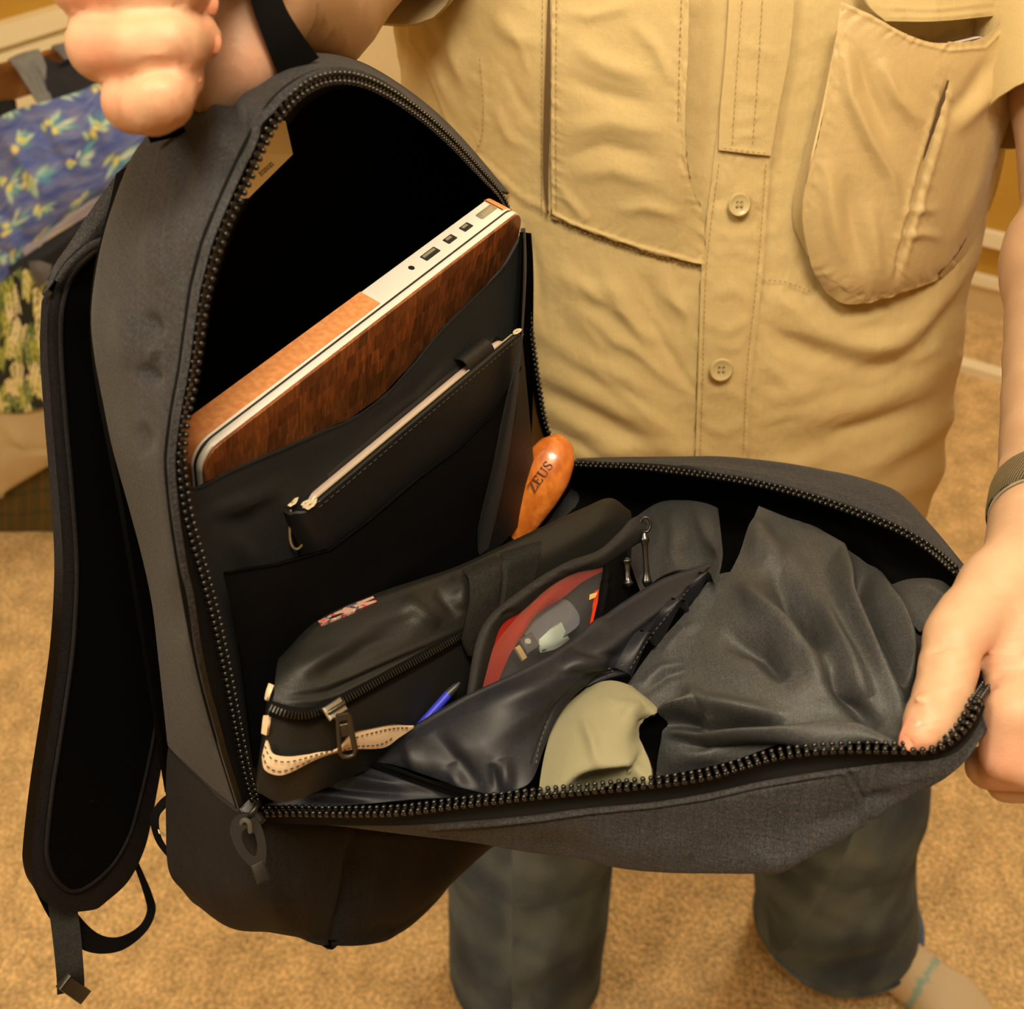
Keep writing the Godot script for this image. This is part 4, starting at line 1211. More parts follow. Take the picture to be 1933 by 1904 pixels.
func backpack() -> void:
	var o := zp(475, 1530, 0)
	var bag := thing("backpack", "charcoal grey backpack with its front flap unzipped and folded down open", "backpack", o)
	var body := sheet([row(RIM_BODY, "z"), row(MID_BODY, "z"), row(OUT_BODY, "z"), row(shifted(OUT_BODY, 14, 4, 0.025), "z")], 240, 60, 0.0025, folds([
		[-4, 14, 276, 590, 290, 615, 300, 640], [-4, 16, 264, 690, 288, 712, 306, 708], [3, 14, 285, 660, 305, 668], [-4.5, 16, 432, 170, 440, 220, 450, 275], [3, 16, 405, 190, 412, 240, 420, 290], [2.5, 18, 470, 185, 480, 215, 475, 250], [-2.5, 14, 262, 800, 275, 830, 278, 860], [3, 24, 230, 560, 240, 640, 250, 700],
		[2.5, 26, 300, 400, 290, 480, 300, 540], [-2, 16, 340, 290, 350, 330, 350, 370], [-2.5, 16, 330, 1090, 335, 1150, 345, 1210], [-1.2, -5, 404, 1400, 371, 1280, 347, 1160, 328, 1050, 314, 960, 307, 870, 317, 780, 332, 700, 343, 620, 355, 540, 377, 455, 408, 378, 442, 303, 475, 236, 514, 172, 570, 134]]))
	put("side_panel", body, M.bag, bag)
	var bst := Geo.new()
	var edge_a := row(RIM_BODY, "z")
	var edge_b := row(MID_BODY, "z")
	var line_ := PackedVector3Array()
	for i in range(1, 18): line_.append(edge_a[i].lerp(edge_b[i], 0.17) + cam_dir(ZN) * 0.0022)
	stitches(bst, curve(line_, 120), 0.0006, 0.0026, 0.0022, 0.0003)
	put("stitching", bst, M.stitch, bag)
	var low := sheet(rows([
		[318, 1406, 0.088, 386, 1478, 0.036, 452, 1532, 0.0, 560, 1547, 0.002, 660, 1558, 0.004, 800, 1572, 0.002, 960, 1580, 0.0, 965, 1560, 0.10],
		[314, 1450, 0.087, 380, 1520, 0.038, 462, 1560, -0.002, 560, 1570, -0.004, 659, 1585, 0.0, 800, 1585, -0.002, 950, 1590, 0.0, 950, 1560, 0.10],
		[313, 1540, 0.085, 384, 1590, 0.04, 474, 1612, -0.004, 560, 1625, -0.007, 650, 1640, 0.002, 785, 1625, -0.004, 925, 1602, 0.0, 918, 1570, 0.10],
		[318, 1640, 0.082, 398, 1685, 0.042, 490, 1695, -0.004, 565, 1702, -0.008, 640, 1705, 0.004, 755, 1690, -0.004, 880, 1642, 0.0, 872, 1600, 0.10],
		[346, 1682, 0.08, 420, 1737, 0.05, 502, 1748, 0.018, 560, 1757, 0.006, 628, 1768, 0.004, 738, 1748, 0.002, 850, 1670, 0.004, 838, 1640, 0.10],
		[368, 1706, 0.09, 440, 1752, 0.07, 510, 1759, 0.05, 560, 1768, 0.03, 622, 1784, 0.010, 742, 1770, 0.014, 835, 1686, 0.02, 824, 1660, 0.10],
		[380, 1700, 0.12, 450, 1738, 0.115, 520, 1742, 0.105, 570, 1748, 0.10, 632, 1755, 0.09, 738, 1742, 0.09, 825, 1675, 0.09, 816, 1655, 0.11]], "z"), 170, 110, 0.0025,
		folds([[-6, 9, 668, 1565, 658, 1640, 642, 1720, 626, 1785], [2.5, 14, 640, 1580, 630, 1680, 612, 1760], [2.5, 16, 700, 1590, 690, 1680, 660, 1760], [-2.5, 16, 520, 1660, 545, 1720, 560, 1760], [2.5, 18, 500, 1620, 520, 1690, 540, 1750], [-3, 12, 690, 1770, 720, 1752, 760, 1755], [2, 16, 380, 1600, 400, 1680, 420, 1730]]))
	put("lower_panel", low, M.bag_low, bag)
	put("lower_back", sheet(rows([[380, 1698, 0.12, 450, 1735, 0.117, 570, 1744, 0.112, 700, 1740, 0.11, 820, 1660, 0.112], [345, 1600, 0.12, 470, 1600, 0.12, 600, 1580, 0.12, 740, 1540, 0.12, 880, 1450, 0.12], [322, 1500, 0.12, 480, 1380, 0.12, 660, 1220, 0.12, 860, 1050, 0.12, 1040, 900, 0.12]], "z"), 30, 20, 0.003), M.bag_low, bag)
	var seam := Geo.new()
	tube(seam, curve(row([319, 1400, 0.086, 352, 1440, 0.058, 388, 1474, 0.034, 420, 1508, 0.014, 452, 1531, -0.002], "z"), 30), 0.0011, 6)
	put("seam", seam, M.stitch, bag)
	# inside: back and side lining
	put("back_panel", sheet(rows([[230, 330, 0.118, 420, 200, 0.118, 620, 130, 0.118, 800, 220, 0.118, 940, 350, 0.118], [180, 620, 0.118, 380, 560, 0.118, 600, 520, 0.118, 820, 500, 0.118, 1000, 520, 0.118], [240, 1000, 0.118, 420, 960, 0.118, 620, 900, 0.118, 840, 850, 0.118, 1030, 760, 0.118],
		[320, 1500, 0.118, 480, 1380, 0.118, 660, 1220, 0.118, 860, 1050, 0.118, 1060, 880, 0.118]], "z"), 40, 40, 0.004), M.inner, bag)
	var wall_in := []
	for k in [0.002, 0.03, 0.075, 0.116]:
		var r := []
		for i in range(0, CHAIN_BODY.size(), 3):
			var far: float = clampf((CHAIN_BODY[i] - 700.0) / 250.0, 0.0, 1.0)
			var low_: float = clampf((600.0 - CHAIN_BODY[i + 1]) / 400.0, 0.0, 1.0)
			r.append_array([CHAIN_BODY[i] + (6.0 - 10.0 * far) * k / 0.03, CHAIN_BODY[i + 1] + 6.0 * low_ * k / 0.03, lerpf(CHAIN_BODY[i + 2], 0.118, k / 0.116) + 0.001])
		wall_in.append(r)
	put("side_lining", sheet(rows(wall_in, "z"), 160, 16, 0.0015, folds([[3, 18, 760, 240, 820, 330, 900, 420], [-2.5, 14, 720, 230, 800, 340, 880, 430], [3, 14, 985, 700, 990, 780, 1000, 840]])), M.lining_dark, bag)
	# brand patch on the inside of the back
	var patch := sheet(rows([[420, 236, 0.028, 539, 228, 0.05], [400, 291, 0.028, 553, 291, 0.05]], "z"), 8, 6, 0.0012)
	sheet(rows([[400, 291, 0.028, 553, 291, 0.05], [390, 376, 0.028, 469, 374, 0.042]], "z"), 8, 6, 0.0012, null, Vector2.ONE, patch)
	var pm := put("brand_patch", patch, M.cream_patch, bag, false, "cream cloth patch with small black lettering")
	var tm := TextMesh.new()
	tm.font = serif()
	tm.text = "nsson"
	tm.font_size = 32
	tm.pixel_size = 0.0001
	tm.depth = 0.0003
	var tw := put("lettering", tm, M.ink, pm)
	tw.transform = here(pm).affine_inverse() * frame(zp(502, 318, 0.038), zp(517, 306, 0.038) - zp(487, 332, 0.038), EYE - zp(502, 318, 0.038))
	# pockets on the back panel
	put("laptop_sleeve", sheet(rows([
		[352, 918, 0.02, 376, 917, 0.0235, 430, 888, 0.024, 520, 849, 0.0235, 600, 814, 0.024, 660, 789, 0.024, 720, 746, 0.024, 770, 694, 0.024, 830, 622, 0.024, 900, 552, 0.024, 950, 500, 0.024, 986, 436, 0.024, 992, 432, 0.03],
		[360, 960, 0.018, 390, 950, 0.020, 440, 925, 0.021, 520, 885, 0.022, 600, 850, 0.0225, 670, 815, 0.0225, 730, 770, 0.0225, 780, 715, 0.0225, 840, 650, 0.0225, 900, 585, 0.0225, 950, 545, 0.023, 988, 500, 0.024, 994, 500, 0.03],
		[378, 1040, 0.014, 410, 1020, 0.016, 470, 990, 0.018, 550, 950, 0.021, 630, 905, 0.0225, 700, 860, 0.0225, 760, 820, 0.0225, 810, 770, 0.0225, 860, 715, 0.0225, 915, 660, 0.0225, 955, 620, 0.023, 986, 590, 0.025, 990, 590, 0.03],
		[425, 1260, 0.016, 470, 1210, 0.02, 520, 1170, 0.022, 590, 1130, 0.0225, 660, 1080, 0.0225, 720, 1030, 0.0225, 780, 990, 0.0225, 830, 950, 0.0225, 870, 910, 0.0225, 910, 870, 0.0225, 945, 830, 0.023, 970, 800, 0.025, 975, 800, 0.03],
		[470, 1470, 0.02, 520, 1420, 0.02, 580, 1370, 0.0225, 640, 1320, 0.0225, 700, 1270, 0.0225, 760, 1220, 0.0225, 810, 1180, 0.0225, 850, 1140, 0.0225, 880, 1110, 0.0225, 905, 1080, 0.0225, 925, 1060, 0.023, 945, 1030, 0.025, 948, 1030, 0.03]], "z"), 150, 80, 0.0018,
		folds([[1.2, -4, 352, 922, 376, 921, 430, 892, 520, 853, 600, 818, 660, 793, 720, 750, 770, 698, 830, 626, 900, 556, 950, 504, 986, 440], [-3, 20, 400, 1000, 460, 985, 510, 940], [3, 18, 400, 960, 470, 950, 560, 900], [2, 20, 440, 1020, 480, 1060], [2, 24, 700, 780, 780, 740, 860, 640], [-2, 18, 690, 820, 790, 760, 880, 660]])), M.sleeve, bag)
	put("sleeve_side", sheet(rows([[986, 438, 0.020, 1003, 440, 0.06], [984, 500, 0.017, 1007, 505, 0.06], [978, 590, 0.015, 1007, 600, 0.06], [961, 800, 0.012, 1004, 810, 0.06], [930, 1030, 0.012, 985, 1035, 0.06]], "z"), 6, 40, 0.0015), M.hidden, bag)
	put("slip_pocket", sheet(rows([
		[424, 1077, 0.006, 470, 1072, 0.006, 520, 1062, 0.006, 575, 1048, 0.006, 622, 1034, 0.006, 662, 1004, 0.006, 700, 975, 0.006, 745, 936, 0.006, 790, 898, 0.006, 830, 870, 0.006, 865, 842, 0.006, 900, 808, 0.006, 933, 774, 0.006, 962, 735, 0.006, 982, 690, 0.0065],
		[440, 1150, 0.006, 490, 1130, 0.004, 540, 1110, 0.004, 590, 1090, 0.005, 640, 1070, 0.005, 680, 1040, 0.005, 718, 1010, 0.005, 760, 975, 0.005, 800, 940, 0.005, 838, 912, 0.005, 870, 885, 0.005, 900, 860, 0.005, 928, 835, 0.006, 952, 810, 0.007, 974, 780, 0.008],
		[458, 1260, 0.008, 510, 1220, 0.004, 560, 1190, 0.004, 610, 1165, 0.004, 660, 1135, 0.004, 700, 1105, 0.004, 738, 1075, 0.004, 775, 1045, 0.004, 810, 1015, 0.004, 842, 990, 0.004, 870, 965, 0.005, 895, 945, 0.006, 918, 925, 0.007, 938, 900, 0.008, 955, 880, 0.01],
		[480, 1450, 0.012, 540, 1390, 0.006, 590, 1350, 0.004, 640, 1310, 0.004, 690, 1270, 0.004, 730, 1240, 0.004, 765, 1205, 0.004, 795, 1175, 0.004, 825, 1145, 0.004, 850, 1120, 0.005, 870, 1095, 0.006, 888, 1075, 0.007, 903, 1055, 0.008, 915, 1040, 0.01, 925, 1025, 0.012]], "z"), 120, 70, 0.0016,
		folds([[0.9, -3, 424, 1080, 520, 1065, 622, 1037, 700, 978, 790, 901, 865, 845, 933, 777, 982, 693], [2, 26, 560, 1180, 680, 1140, 800, 1050], [-2, 22, 600, 1230, 720, 1170, 830, 1080], [1.6, 20, 880, 960, 920, 880, 950, 810]])), M.slip, bag)
	put("pocket_edge", sheet(rows([[986, 640, 0.006, 978, 740, 0.006, 962, 850, 0.006, 945, 940, 0.007, 922, 1035, 0.010], [974, 700, 0.004, 962, 780, 0.004, 944, 870, 0.004, 925, 950, 0.005, 902, 1050, 0.008], [960, 740, 0.005, 948, 800, 0.005, 930, 880, 0.005, 910, 960, 0.006, 888, 1060, 0.009]], "z"), 40, 8, 0.002), M.sleeve, bag)
	# ---- zippers
	var toothed := tooth_mesh()
	var centre_b := zp(680, 800, 0.0)
	var centre_f := fp(1300, 1180, 0.0)
	var zb := Node3D.new()
	zb.name = "body_zipper"
	bag.add_child(zb)
	var zpath := row(CHAIN_BODY, "z")
	var tape_rows := [[], [], []]
	for i in 22:
		var t := i / 21.0
		var a := curve_at(row(RIM_BODY, "z"), t)
		var b := nearest_on(zpath, a)
		var n2 := cam_dir(ZN)
		tape_rows[0].append(a - n2 * 0.002)
		tape_rows[1].append(a.lerp(b, 0.5) + n2 * 0.0005)
		tape_rows[2].append(b - n2 * 0.0012)
	put("zipper_tape", sheet(tape_rows.map(func(r): return PackedVector3Array(r)), 200, 6, 0.0009), M.tape, zb)
	var far_tape := row(CHAIN_BODY.slice(75), "z")
	var far_b := PackedVector3Array()
	for q in far_tape: far_b.append(q + cam_dir(Vector3(-0.003, 0.0, 0.012)))
	put("zipper_tape", sheet([far_tape, far_b], 60, 3, 0.0009), M.tape, zb)
	teeth(even(zpath, 0.0034), cam_dir(ZN), func(q): return centre_b - q, zb, toothed, 165)
	var zf := Node3D.new()
	zf.name = "flap_zipper"
	bag.add_child(zf)
	var fpath := row(CHAIN_FLAP, "f")
	put("zipper_tape", sheet([row([490, 1537, -0.001, 560, 1536, -0.001, 660, 1537, -0.001, 760, 1535, -0.001, 880, 1521, -0.001, 1000, 1507, -0.001, 1100, 1497, -0.001, 1230, 1485, -0.001, 1330, 1471, -0.001, 1400, 1452, -0.001, 1470, 1433, -0.001, 1560, 1421, -0.001, 1640, 1420, -0.001, 1700, 1420, 0, 1752, 1419, 0, 1796, 1402, 0.001, 1832, 1366, 0.003, 1852, 1327, 0.005], "f"),
		row([490, 1546, -0.006, 560, 1548, -0.006, 660, 1549, -0.006, 760, 1547, -0.006, 880, 1536, -0.006, 1000, 1523, -0.006, 1100, 1511, -0.006, 1230, 1500, -0.006, 1330, 1485, -0.006, 1410, 1466, -0.006, 1480, 1448, -0.006, 1570, 1436, -0.006, 1640, 1433, -0.006, 1700, 1430, -0.005, 1756, 1428, -0.004, 1804, 1409, -0.003, 1838, 1370, 0.0, 1856, 1330, 0.003], "f"),
		row([495, 1552, -0.009, 580, 1556, -0.009, 680, 1558, -0.009, 780, 1557, -0.009, 890, 1549, -0.009, 1000, 1539, -0.009, 1100, 1526, -0.009, 1230, 1514, -0.009, 1330, 1498, -0.009, 1430, 1476, -0.009, 1500, 1463, -0.009, 1570, 1452, -0.009, 1640, 1445, -0.009, 1700, 1438, -0.008, 1764, 1434, -0.006, 1812, 1413, -0.004, 1844, 1373, -0.001, 1860, 1333, 0.002], "f")], 170, 8, 0.0009), M.tape, zf)
	put("zipper_tape", sheet([row([1100, 881, -0.001, 1200, 886, -0.001, 1300, 897, -0.001, 1400, 913, -0.001, 1500, 935, -0.001, 1600, 967, -0.001, 1700, 1007, -0.001, 1760, 1045, -0.001, 1815, 1093, 0.003], "f"), row([1090, 868, -0.001, 1200, 874, -0.001, 1300, 884, -0.001, 1400, 899, -0.001, 1500, 922, -0.001, 1600, 953, -0.001, 1700, 993, -0.001, 1764, 1033, -0.001, 1822, 1082, 0.003], "f")], 90, 4, 0.0009), M.tape, zf)
	teeth(even(fpath, 0.0034), cam_dir(FN), func(q): return centre_f - q, zf, toothed, 130)
	# ---- the opened flap
	var near := sheet(rows([
		[560, 1554, -0.009, 680, 1557, -0.009, 800, 1556, -0.009, 900, 1548, -0.009, 1000, 1539, -0.009, 1100, 1526, -0.009, 1230, 1514, -0.009, 1330, 1498, -0.009, 1430, 1476, -0.009, 1550, 1456, -0.009, 1620, 1447, -0.009, 1700, 1438, -0.008, 1770, 1432, -0.006, 1820, 1404, -0.004, 1850, 1355, -0.001],
		[600, 1556, -0.013, 720, 1562, -0.013, 830, 1563, -0.014, 920, 1560, -0.015, 1020, 1555, -0.015, 1110, 1545, -0.015, 1235, 1535, -0.015, 1335, 1522, -0.015, 1437, 1504, -0.015, 1552, 1482, -0.015, 1626, 1470, -0.014, 1704, 1453, -0.012, 1772, 1444, -0.009, 1822, 1414, -0.006, 1852, 1363, -0.003],
		[650, 1560, -0.018, 760, 1571, -0.02, 860, 1575, -0.024, 950, 1582, -0.028, 1050, 1586, -0.03, 1140, 1588, -0.031, 1240, 1590, -0.032, 1340, 1586, -0.032, 1448, 1570, -0.032, 1556, 1540, -0.029, 1632, 1510, -0.024, 1710, 1480, -0.018, 1776, 1457, -0.012, 1824, 1423, -0.008, 1855, 1372, -0.005],
		[700, 1566, -0.024, 820, 1581, -0.028, 900, 1591, -0.036, 970, 1604, -0.043, 1060, 1621, -0.047, 1150, 1635, -0.049, 1240, 1645, -0.05, 1340, 1648, -0.05, 1460, 1644, -0.048, 1560, 1602, -0.042, 1640, 1553, -0.034, 1720, 1502, -0.024, 1780, 1470, -0.016, 1826, 1432, -0.01, 1858, 1382, -0.006],
		[720, 1560, -0.028, 830, 1570, -0.034, 905, 1575, -0.045, 980, 1585, -0.054, 1070, 1600, -0.058, 1160, 1610, -0.06, 1240, 1615, -0.06, 1340, 1612, -0.06, 1450, 1600, -0.058, 1550, 1565, -0.05, 1630, 1520, -0.04, 1712, 1480, -0.03, 1776, 1452, -0.02, 1824, 1420, -0.014, 1855, 1372, -0.008]], "f"), 210, 60, 0.0025,
		folds([[1.1, -4, 820, 1563, 920, 1556, 1020, 1546, 1110, 1533, 1235, 1521, 1335, 1506, 1432, 1484, 1550, 1463, 1620, 1453], [-0.8, -2.5, 820, 1568, 920, 1562, 1020, 1552, 1110, 1539, 1235, 1527, 1335, 1512, 1432, 1490, 1550, 1469], [1.4, -4, 1592, 1456, 1610, 1490, 1626, 1520, 1632, 1555], [-1.8, -4, 1600, 1454, 1618, 1488, 1634, 1518, 1641, 1550],
			[-3, 12, 1626, 1512, 1660, 1505, 1690, 1498], [1.4, 8, 1440, 1488, 1448, 1505, 1455, 1535], [3, 26, 1100, 1590, 1200, 1600, 1320, 1598], [-2.5, 22, 1000, 1590, 1080, 1610, 1160, 1622], [3, 18, 1420, 1600, 1462, 1630, 1500, 1615], [-2, 16, 1520, 1560, 1580, 1545, 1630, 1530], [2, 18, 1660, 1480, 1730, 1465, 1790, 1445]]))
	put("flap_side", near, M.bag, bag)
	var fg := Geo.new()
	stitches(fg, curve(row([830, 1565.5, -0.012, 920, 1559, -0.0135, 1020, 1549, -0.0135, 1110, 1536, -0.0135, 1235, 1524, -0.0135, 1335, 1509, -0.0135, 1432, 1487, -0.0135, 1550, 1466, -0.0135, 1600, 1459, -0.013], "f"), 60), 0.0012)
	put("stitching", fg, M.stitch, bag)
	put("flap_front", sheet(rows([[720, 1562, -0.028, 905, 1577, -0.045, 1070, 1602, -0.058, 1240, 1617, -0.06, 1450, 1602, -0.058, 1630, 1522, -0.04, 1776, 1454, -0.02, 1855, 1374, -0.008], [850, 1400, -0.045, 980, 1400, -0.058, 1130, 1400, -0.066, 1290, 1400, -0.068, 1460, 1380, -0.066, 1630, 1340, -0.05, 1770, 1300, -0.026, 1864, 1260, -0.006],
		[960, 1100, -0.04, 1090, 1100, -0.056, 1210, 1100, -0.064, 1350, 1110, -0.066, 1490, 1120, -0.062, 1630, 1130, -0.048, 1760, 1150, -0.026, 1864, 1190, -0.006], [1090, 905, -0.03, 1190, 900, -0.045, 1300, 905, -0.052, 1420, 920, -0.052, 1530, 940, -0.048, 1640, 975, -0.038, 1750, 1030, -0.024, 1845, 1110, -0.006]], "f"), 60, 40, 0.0025), M.bag, bag)
	put("flap_side", sheet(rows([[1075, 872, 0.0, 1150, 872, 0.0, 1250, 876, 0.0, 1350, 889, 0.0, 1450, 907, 0.0, 1550, 934, 0.0, 1640, 965, 0.0, 1720, 1004, 0.0, 1785, 1053, 0.0, 1826, 1098, 0.004], [1085, 868, -0.006, 1170, 867, -0.006, 1275, 868, -0.006, 1362, 872, -0.006, 1458, 886, -0.006, 1560, 908, -0.006, 1648, 934, -0.006, 1722, 975, -0.006, 1788, 1035, -0.006, 1830, 1086, 0.0],
		[1090, 866, -0.012, 1190, 863, -0.014, 1290, 862, -0.016, 1370, 861, -0.016, 1462, 870, -0.016, 1565, 889, -0.016, 1650, 910, -0.016, 1700, 932, -0.016, 1760, 994, -0.013, 1832, 1080, -0.003], [1090, 890, -0.034, 1190, 885, -0.046, 1290, 885, -0.052, 1380, 890, -0.054, 1470, 900, -0.054, 1570, 920, -0.05, 1650, 945, -0.045, 1710, 975, -0.036, 1770, 1030, -0.026, 1836, 1095, -0.008]], "f"), 140, 36, 0.0025,
		folds([[1.0, -4, 1290, 879, 1355, 884, 1453, 900, 1555, 925, 1644, 956, 1720, 994], [2, 16, 1560, 900, 1640, 930, 1700, 965], [-1.4, 10, 1330, 866, 1420, 874, 1500, 886]])), M.bag, bag)
	# inside of the flap
	put("flap_lining", sheet(rows([[500, 1522, -0.004, 700, 1524, -0.012, 900, 1508, -0.02, 1100, 1488, -0.03, 1300, 1464, -0.034, 1500, 1420, -0.03, 1700, 1408, -0.016, 1835, 1350, -0.002], [640, 1400, -0.02, 800, 1390, -0.034, 960, 1380, -0.042, 1140, 1370, -0.048, 1320, 1350, -0.05, 1500, 1330, -0.046, 1680, 1310, -0.03, 1850, 1260, 0.0],
		[880, 1130, -0.03, 1000, 1130, -0.04, 1120, 1130, -0.046, 1250, 1130, -0.05, 1390, 1130, -0.05, 1530, 1140, -0.046, 1690, 1160, -0.03, 1856, 1200, 0.0], [1050, 930, -0.03, 1150, 930, -0.04, 1240, 935, -0.046, 1350, 945, -0.048, 1460, 965, -0.046, 1580, 1000, -0.04, 1710, 1060, -0.024, 1842, 1130, 0.0],
		[1065, 882, -0.002, 1160, 884, -0.002, 1260, 894, -0.002, 1370, 910, -0.002, 1480, 932, -0.002, 1590, 966, -0.002, 1710, 1014, -0.002, 1815, 1095, 0.003]], "f"), 90, 60, 0.0015, folds([[3, 14, 1620, 1010, 1660, 1060, 1700, 1080], [-3, 12, 1650, 1030, 1690, 1060, 1740, 1075], [2.5, 12, 1560, 985, 1600, 1020]])), M.inner, bag)
	put("hinge_lining", sheet([row([470, 1500, 0.006, 530, 1450, 0.006, 600, 1390, 0.006, 690, 1300, 0.006, 780, 1210, 0.006, 860, 1130, 0.008, 930, 1050, 0.01, 1046, 892, 0.03], "z"), row([490, 1540, 0.002, 560, 1480, 0.002, 630, 1420, 0.002, 720, 1330, 0.002, 810, 1240, 0.002, 890, 1150, 0.004, 950, 1070, 0.006, 1052, 900, 0.02], "z"),
		row([500, 1522, -0.004, 565, 1462, -0.012, 640, 1400, -0.02, 720, 1308, -0.024, 800, 1220, -0.027, 880, 1130, -0.03, 965, 1030, -0.03, 1060, 905, -0.012], "f")], 80, 20, 0.0015), M.inner, bag)
	put("lining_panel", sheet(rows([
		[1432, 955, -0.004, 1396, 1045, -0.002, 1352, 1130, -0.003, 1312, 1220, -0.004, 1284, 1290, -0.007, 1264, 1335, -0.012, 1244, 1416, -0.026, 1238, 1466, -0.036],
		[1500, 983, -0.012, 1470, 1080, 0.002, 1430, 1170, 0.004, 1400, 1250, 0.0, 1370, 1320, -0.006, 1340, 1370, -0.012, 1322, 1418, -0.018, 1312, 1452, -0.030],
		[1565, 1022, -0.017, 1560, 1110, -0.003, 1540, 1200, 0.0, 1520, 1280, 0.0, 1492, 1340, -0.006, 1472, 1380, -0.010, 1455, 1404, -0.013, 1446, 1424, -0.020],
		[1632, 1058, -0.022, 1652, 1150, -0.01, 1656, 1230, -0.006, 1642, 1300, -0.006, 1622, 1350, -0.010, 1602, 1382, -0.010, 1592, 1394, -0.010, 1582, 1406, -0.013],
		[1692, 1110, -0.026, 1738, 1190, -0.018, 1748, 1260, -0.014, 1738, 1320, -0.013, 1727, 1370, -0.011, 1717, 1392, -0.009, 1712, 1402, -0.007, 1706, 1411, -0.006],
		[1740, 1130, -0.028, 1800, 1190, -0.016, 1812, 1250, -0.010, 1810, 1310, -0.008, 1800, 1350, -0.007, 1796, 1370, -0.006, 1792, 1382, -0.005, 1786, 1394, -0.004]], "f"), 130, 130, 0.0014,
		folds(LINING_FOLDS)), M.lining, bag)
	put("lining_fold", sheet(rows([[1676, 1106, -0.018, 1720, 1093, -0.012, 1770, 1094, -0.008, 1795, 1108, -0.008], [1700, 1150, -0.012, 1742, 1138, -0.008, 1782, 1138, -0.006, 1806, 1148, -0.006], [1735, 1192, -0.014, 1762, 1186, -0.012, 1790, 1186, -0.01, 1812, 1190, -0.01]], "f"), 30, 24, 0.0014, folds([[2.5, 12, 1690, 1108, 1750, 1108, 1785, 1130, 1790, 1170]])), M.lining, bag)
	put("inner_pocket", sheet(rows([[1180, 990, -0.034, 1240, 950, -0.03, 1290, 944, -0.026, 1330, 949, -0.018, 1352, 957, -0.010], [1190, 1060, -0.034, 1236, 1010, -0.026, 1290, 1000, -0.02, 1335, 1000, -0.012, 1360, 1040, -0.004], [1210, 1120, -0.034, 1245, 1090, -0.028, 1290, 1072, -0.022, 1330, 1068, -0.014, 1349, 1102, -0.006]], "f"), 50, 40, 0.0014,
		folds([[3, 14, 1265, 960, 1275, 1010, 1265, 1080], [-5, 16, 1280, 1068, 1320, 1050, 1350, 1040], [2.5, 12, 1310, 960, 1330, 1000, 1345, 1040]])), M.lining, bag)
	put("inner_pocket", sheet(rows([[1185, 1290, -0.022, 1232, 1225, -0.020, 1290, 1160, -0.018, 1345, 1085, -0.014], [1200, 1330, -0.026, 1262, 1270, -0.024, 1320, 1200, -0.022, 1400, 1080, -0.016], [1236, 1346, -0.030, 1290, 1310, -0.03, 1350, 1250, -0.026, 1440, 1120, -0.02]], "f"), 50, 30, 0.0014, folds([[2, 8, 1210, 1290, 1250, 1260, 1300, 1250], [-2, 8, 1215, 1310, 1260, 1275, 1310, 1262], [2, 8, 1250, 1230, 1290, 1190, 1330, 1170]])), M.lining, bag)
	put("organizer_pocket", sheet(rows([
		[700, 1432, 0.002, 745, 1396, 0.006, 790, 1364, 0.01, 835, 1336, 0.014, 880, 1312, 0.016, 960, 1276, 0.016, 1040, 1236, 0.012, 1092, 1200, 0.006, 1170, 1140, 0.0, 1255, 1090, -0.005, 1345, 1062, -0.010],
		[712, 1450, 0.0, 760, 1420, 0.006, 812, 1390, 0.010, 860, 1365, 0.014, 905, 1345, 0.015, 985, 1308, 0.015, 1062, 1268, 0.011, 1120, 1232, 0.006, 1195, 1178, 0.0, 1275, 1122, -0.005, 1345, 1078, -0.009],
		[745, 1468, -0.006, 795, 1448, 0.002, 845, 1425, 0.007, 890, 1405, 0.010, 930, 1385, 0.010, 1000, 1345, 0.008, 1066, 1302, 0.004, 1125, 1262, 0.001, 1190, 1205, -0.003, 1252, 1158, -0.007, 1330, 1095, -0.010],
		[790, 1486, -0.010, 835, 1475, -0.003, 880, 1462, 0.0, 920, 1448, 0.002, 952, 1430, 0.002, 996, 1395, 0.0, 1040, 1345, -0.002, 1090, 1302, -0.004, 1140, 1268, -0.006, 1185, 1240, -0.008, 1235, 1185, -0.010],
		[840, 1502, -0.012, 880, 1500, -0.008, 915, 1498, -0.007, 950, 1496, -0.007, 975, 1490, -0.007, 1005, 1470, -0.007, 1028, 1410, -0.008, 1056, 1348, -0.008, 1090, 1305, -0.009, 1135, 1284, -0.009, 1186, 1270, -0.010]], "f"), 150, 80, 0.0016,
		folds([[0.8, -3, 700, 1436, 790, 1368, 880, 1316, 960, 1280, 1040, 1240, 1092, 1204, 1170, 1144, 1255, 1094, 1340, 1066], [-0.6, -2.5, 1005, 1440, 1018, 1400, 1045, 1335, 1085, 1293, 1130, 1270, 1180, 1258], [3, 16, 1060, 1240, 1110, 1255, 1165, 1262], [-3, 12, 1050, 1262, 1110, 1276, 1150, 1272], [-2, 10, 1080, 1225, 1130, 1235, 1170, 1240], [4, 16, 770, 1390, 780, 1430, 800, 1470],
			[-4, 18, 815, 1380, 850, 1430, 900, 1490], [4, 14, 850, 1440, 870, 1480, 890, 1500], [3, 14, 950, 1430, 955, 1470, 960, 1495], [-3, 10, 930, 1440, 935, 1480, 938, 1498], [2, 18, 900, 1330, 1000, 1300, 1060, 1290], [2, 12, 1090, 1190, 1120, 1175, 1150, 1180]])), M.navy, bag)
	var og := Geo.new()
	stitches(og, curve(row([1012, 1440, -0.004, 1020, 1400, -0.004, 1046, 1333, -0.004, 1086, 1291, -0.004, 1130, 1268, -0.005, 1180, 1254, -0.006], "f"), 40), 0.001, 0.002, 0.0014, 0.00025)
	stitches(og, curve(row([1190, 1262, -0.007, 1226, 1205, -0.006, 1262, 1158, -0.005, 1300, 1112, -0.006], "f"), 40), 0.002, 0.002, 0.0014, 0.00025)
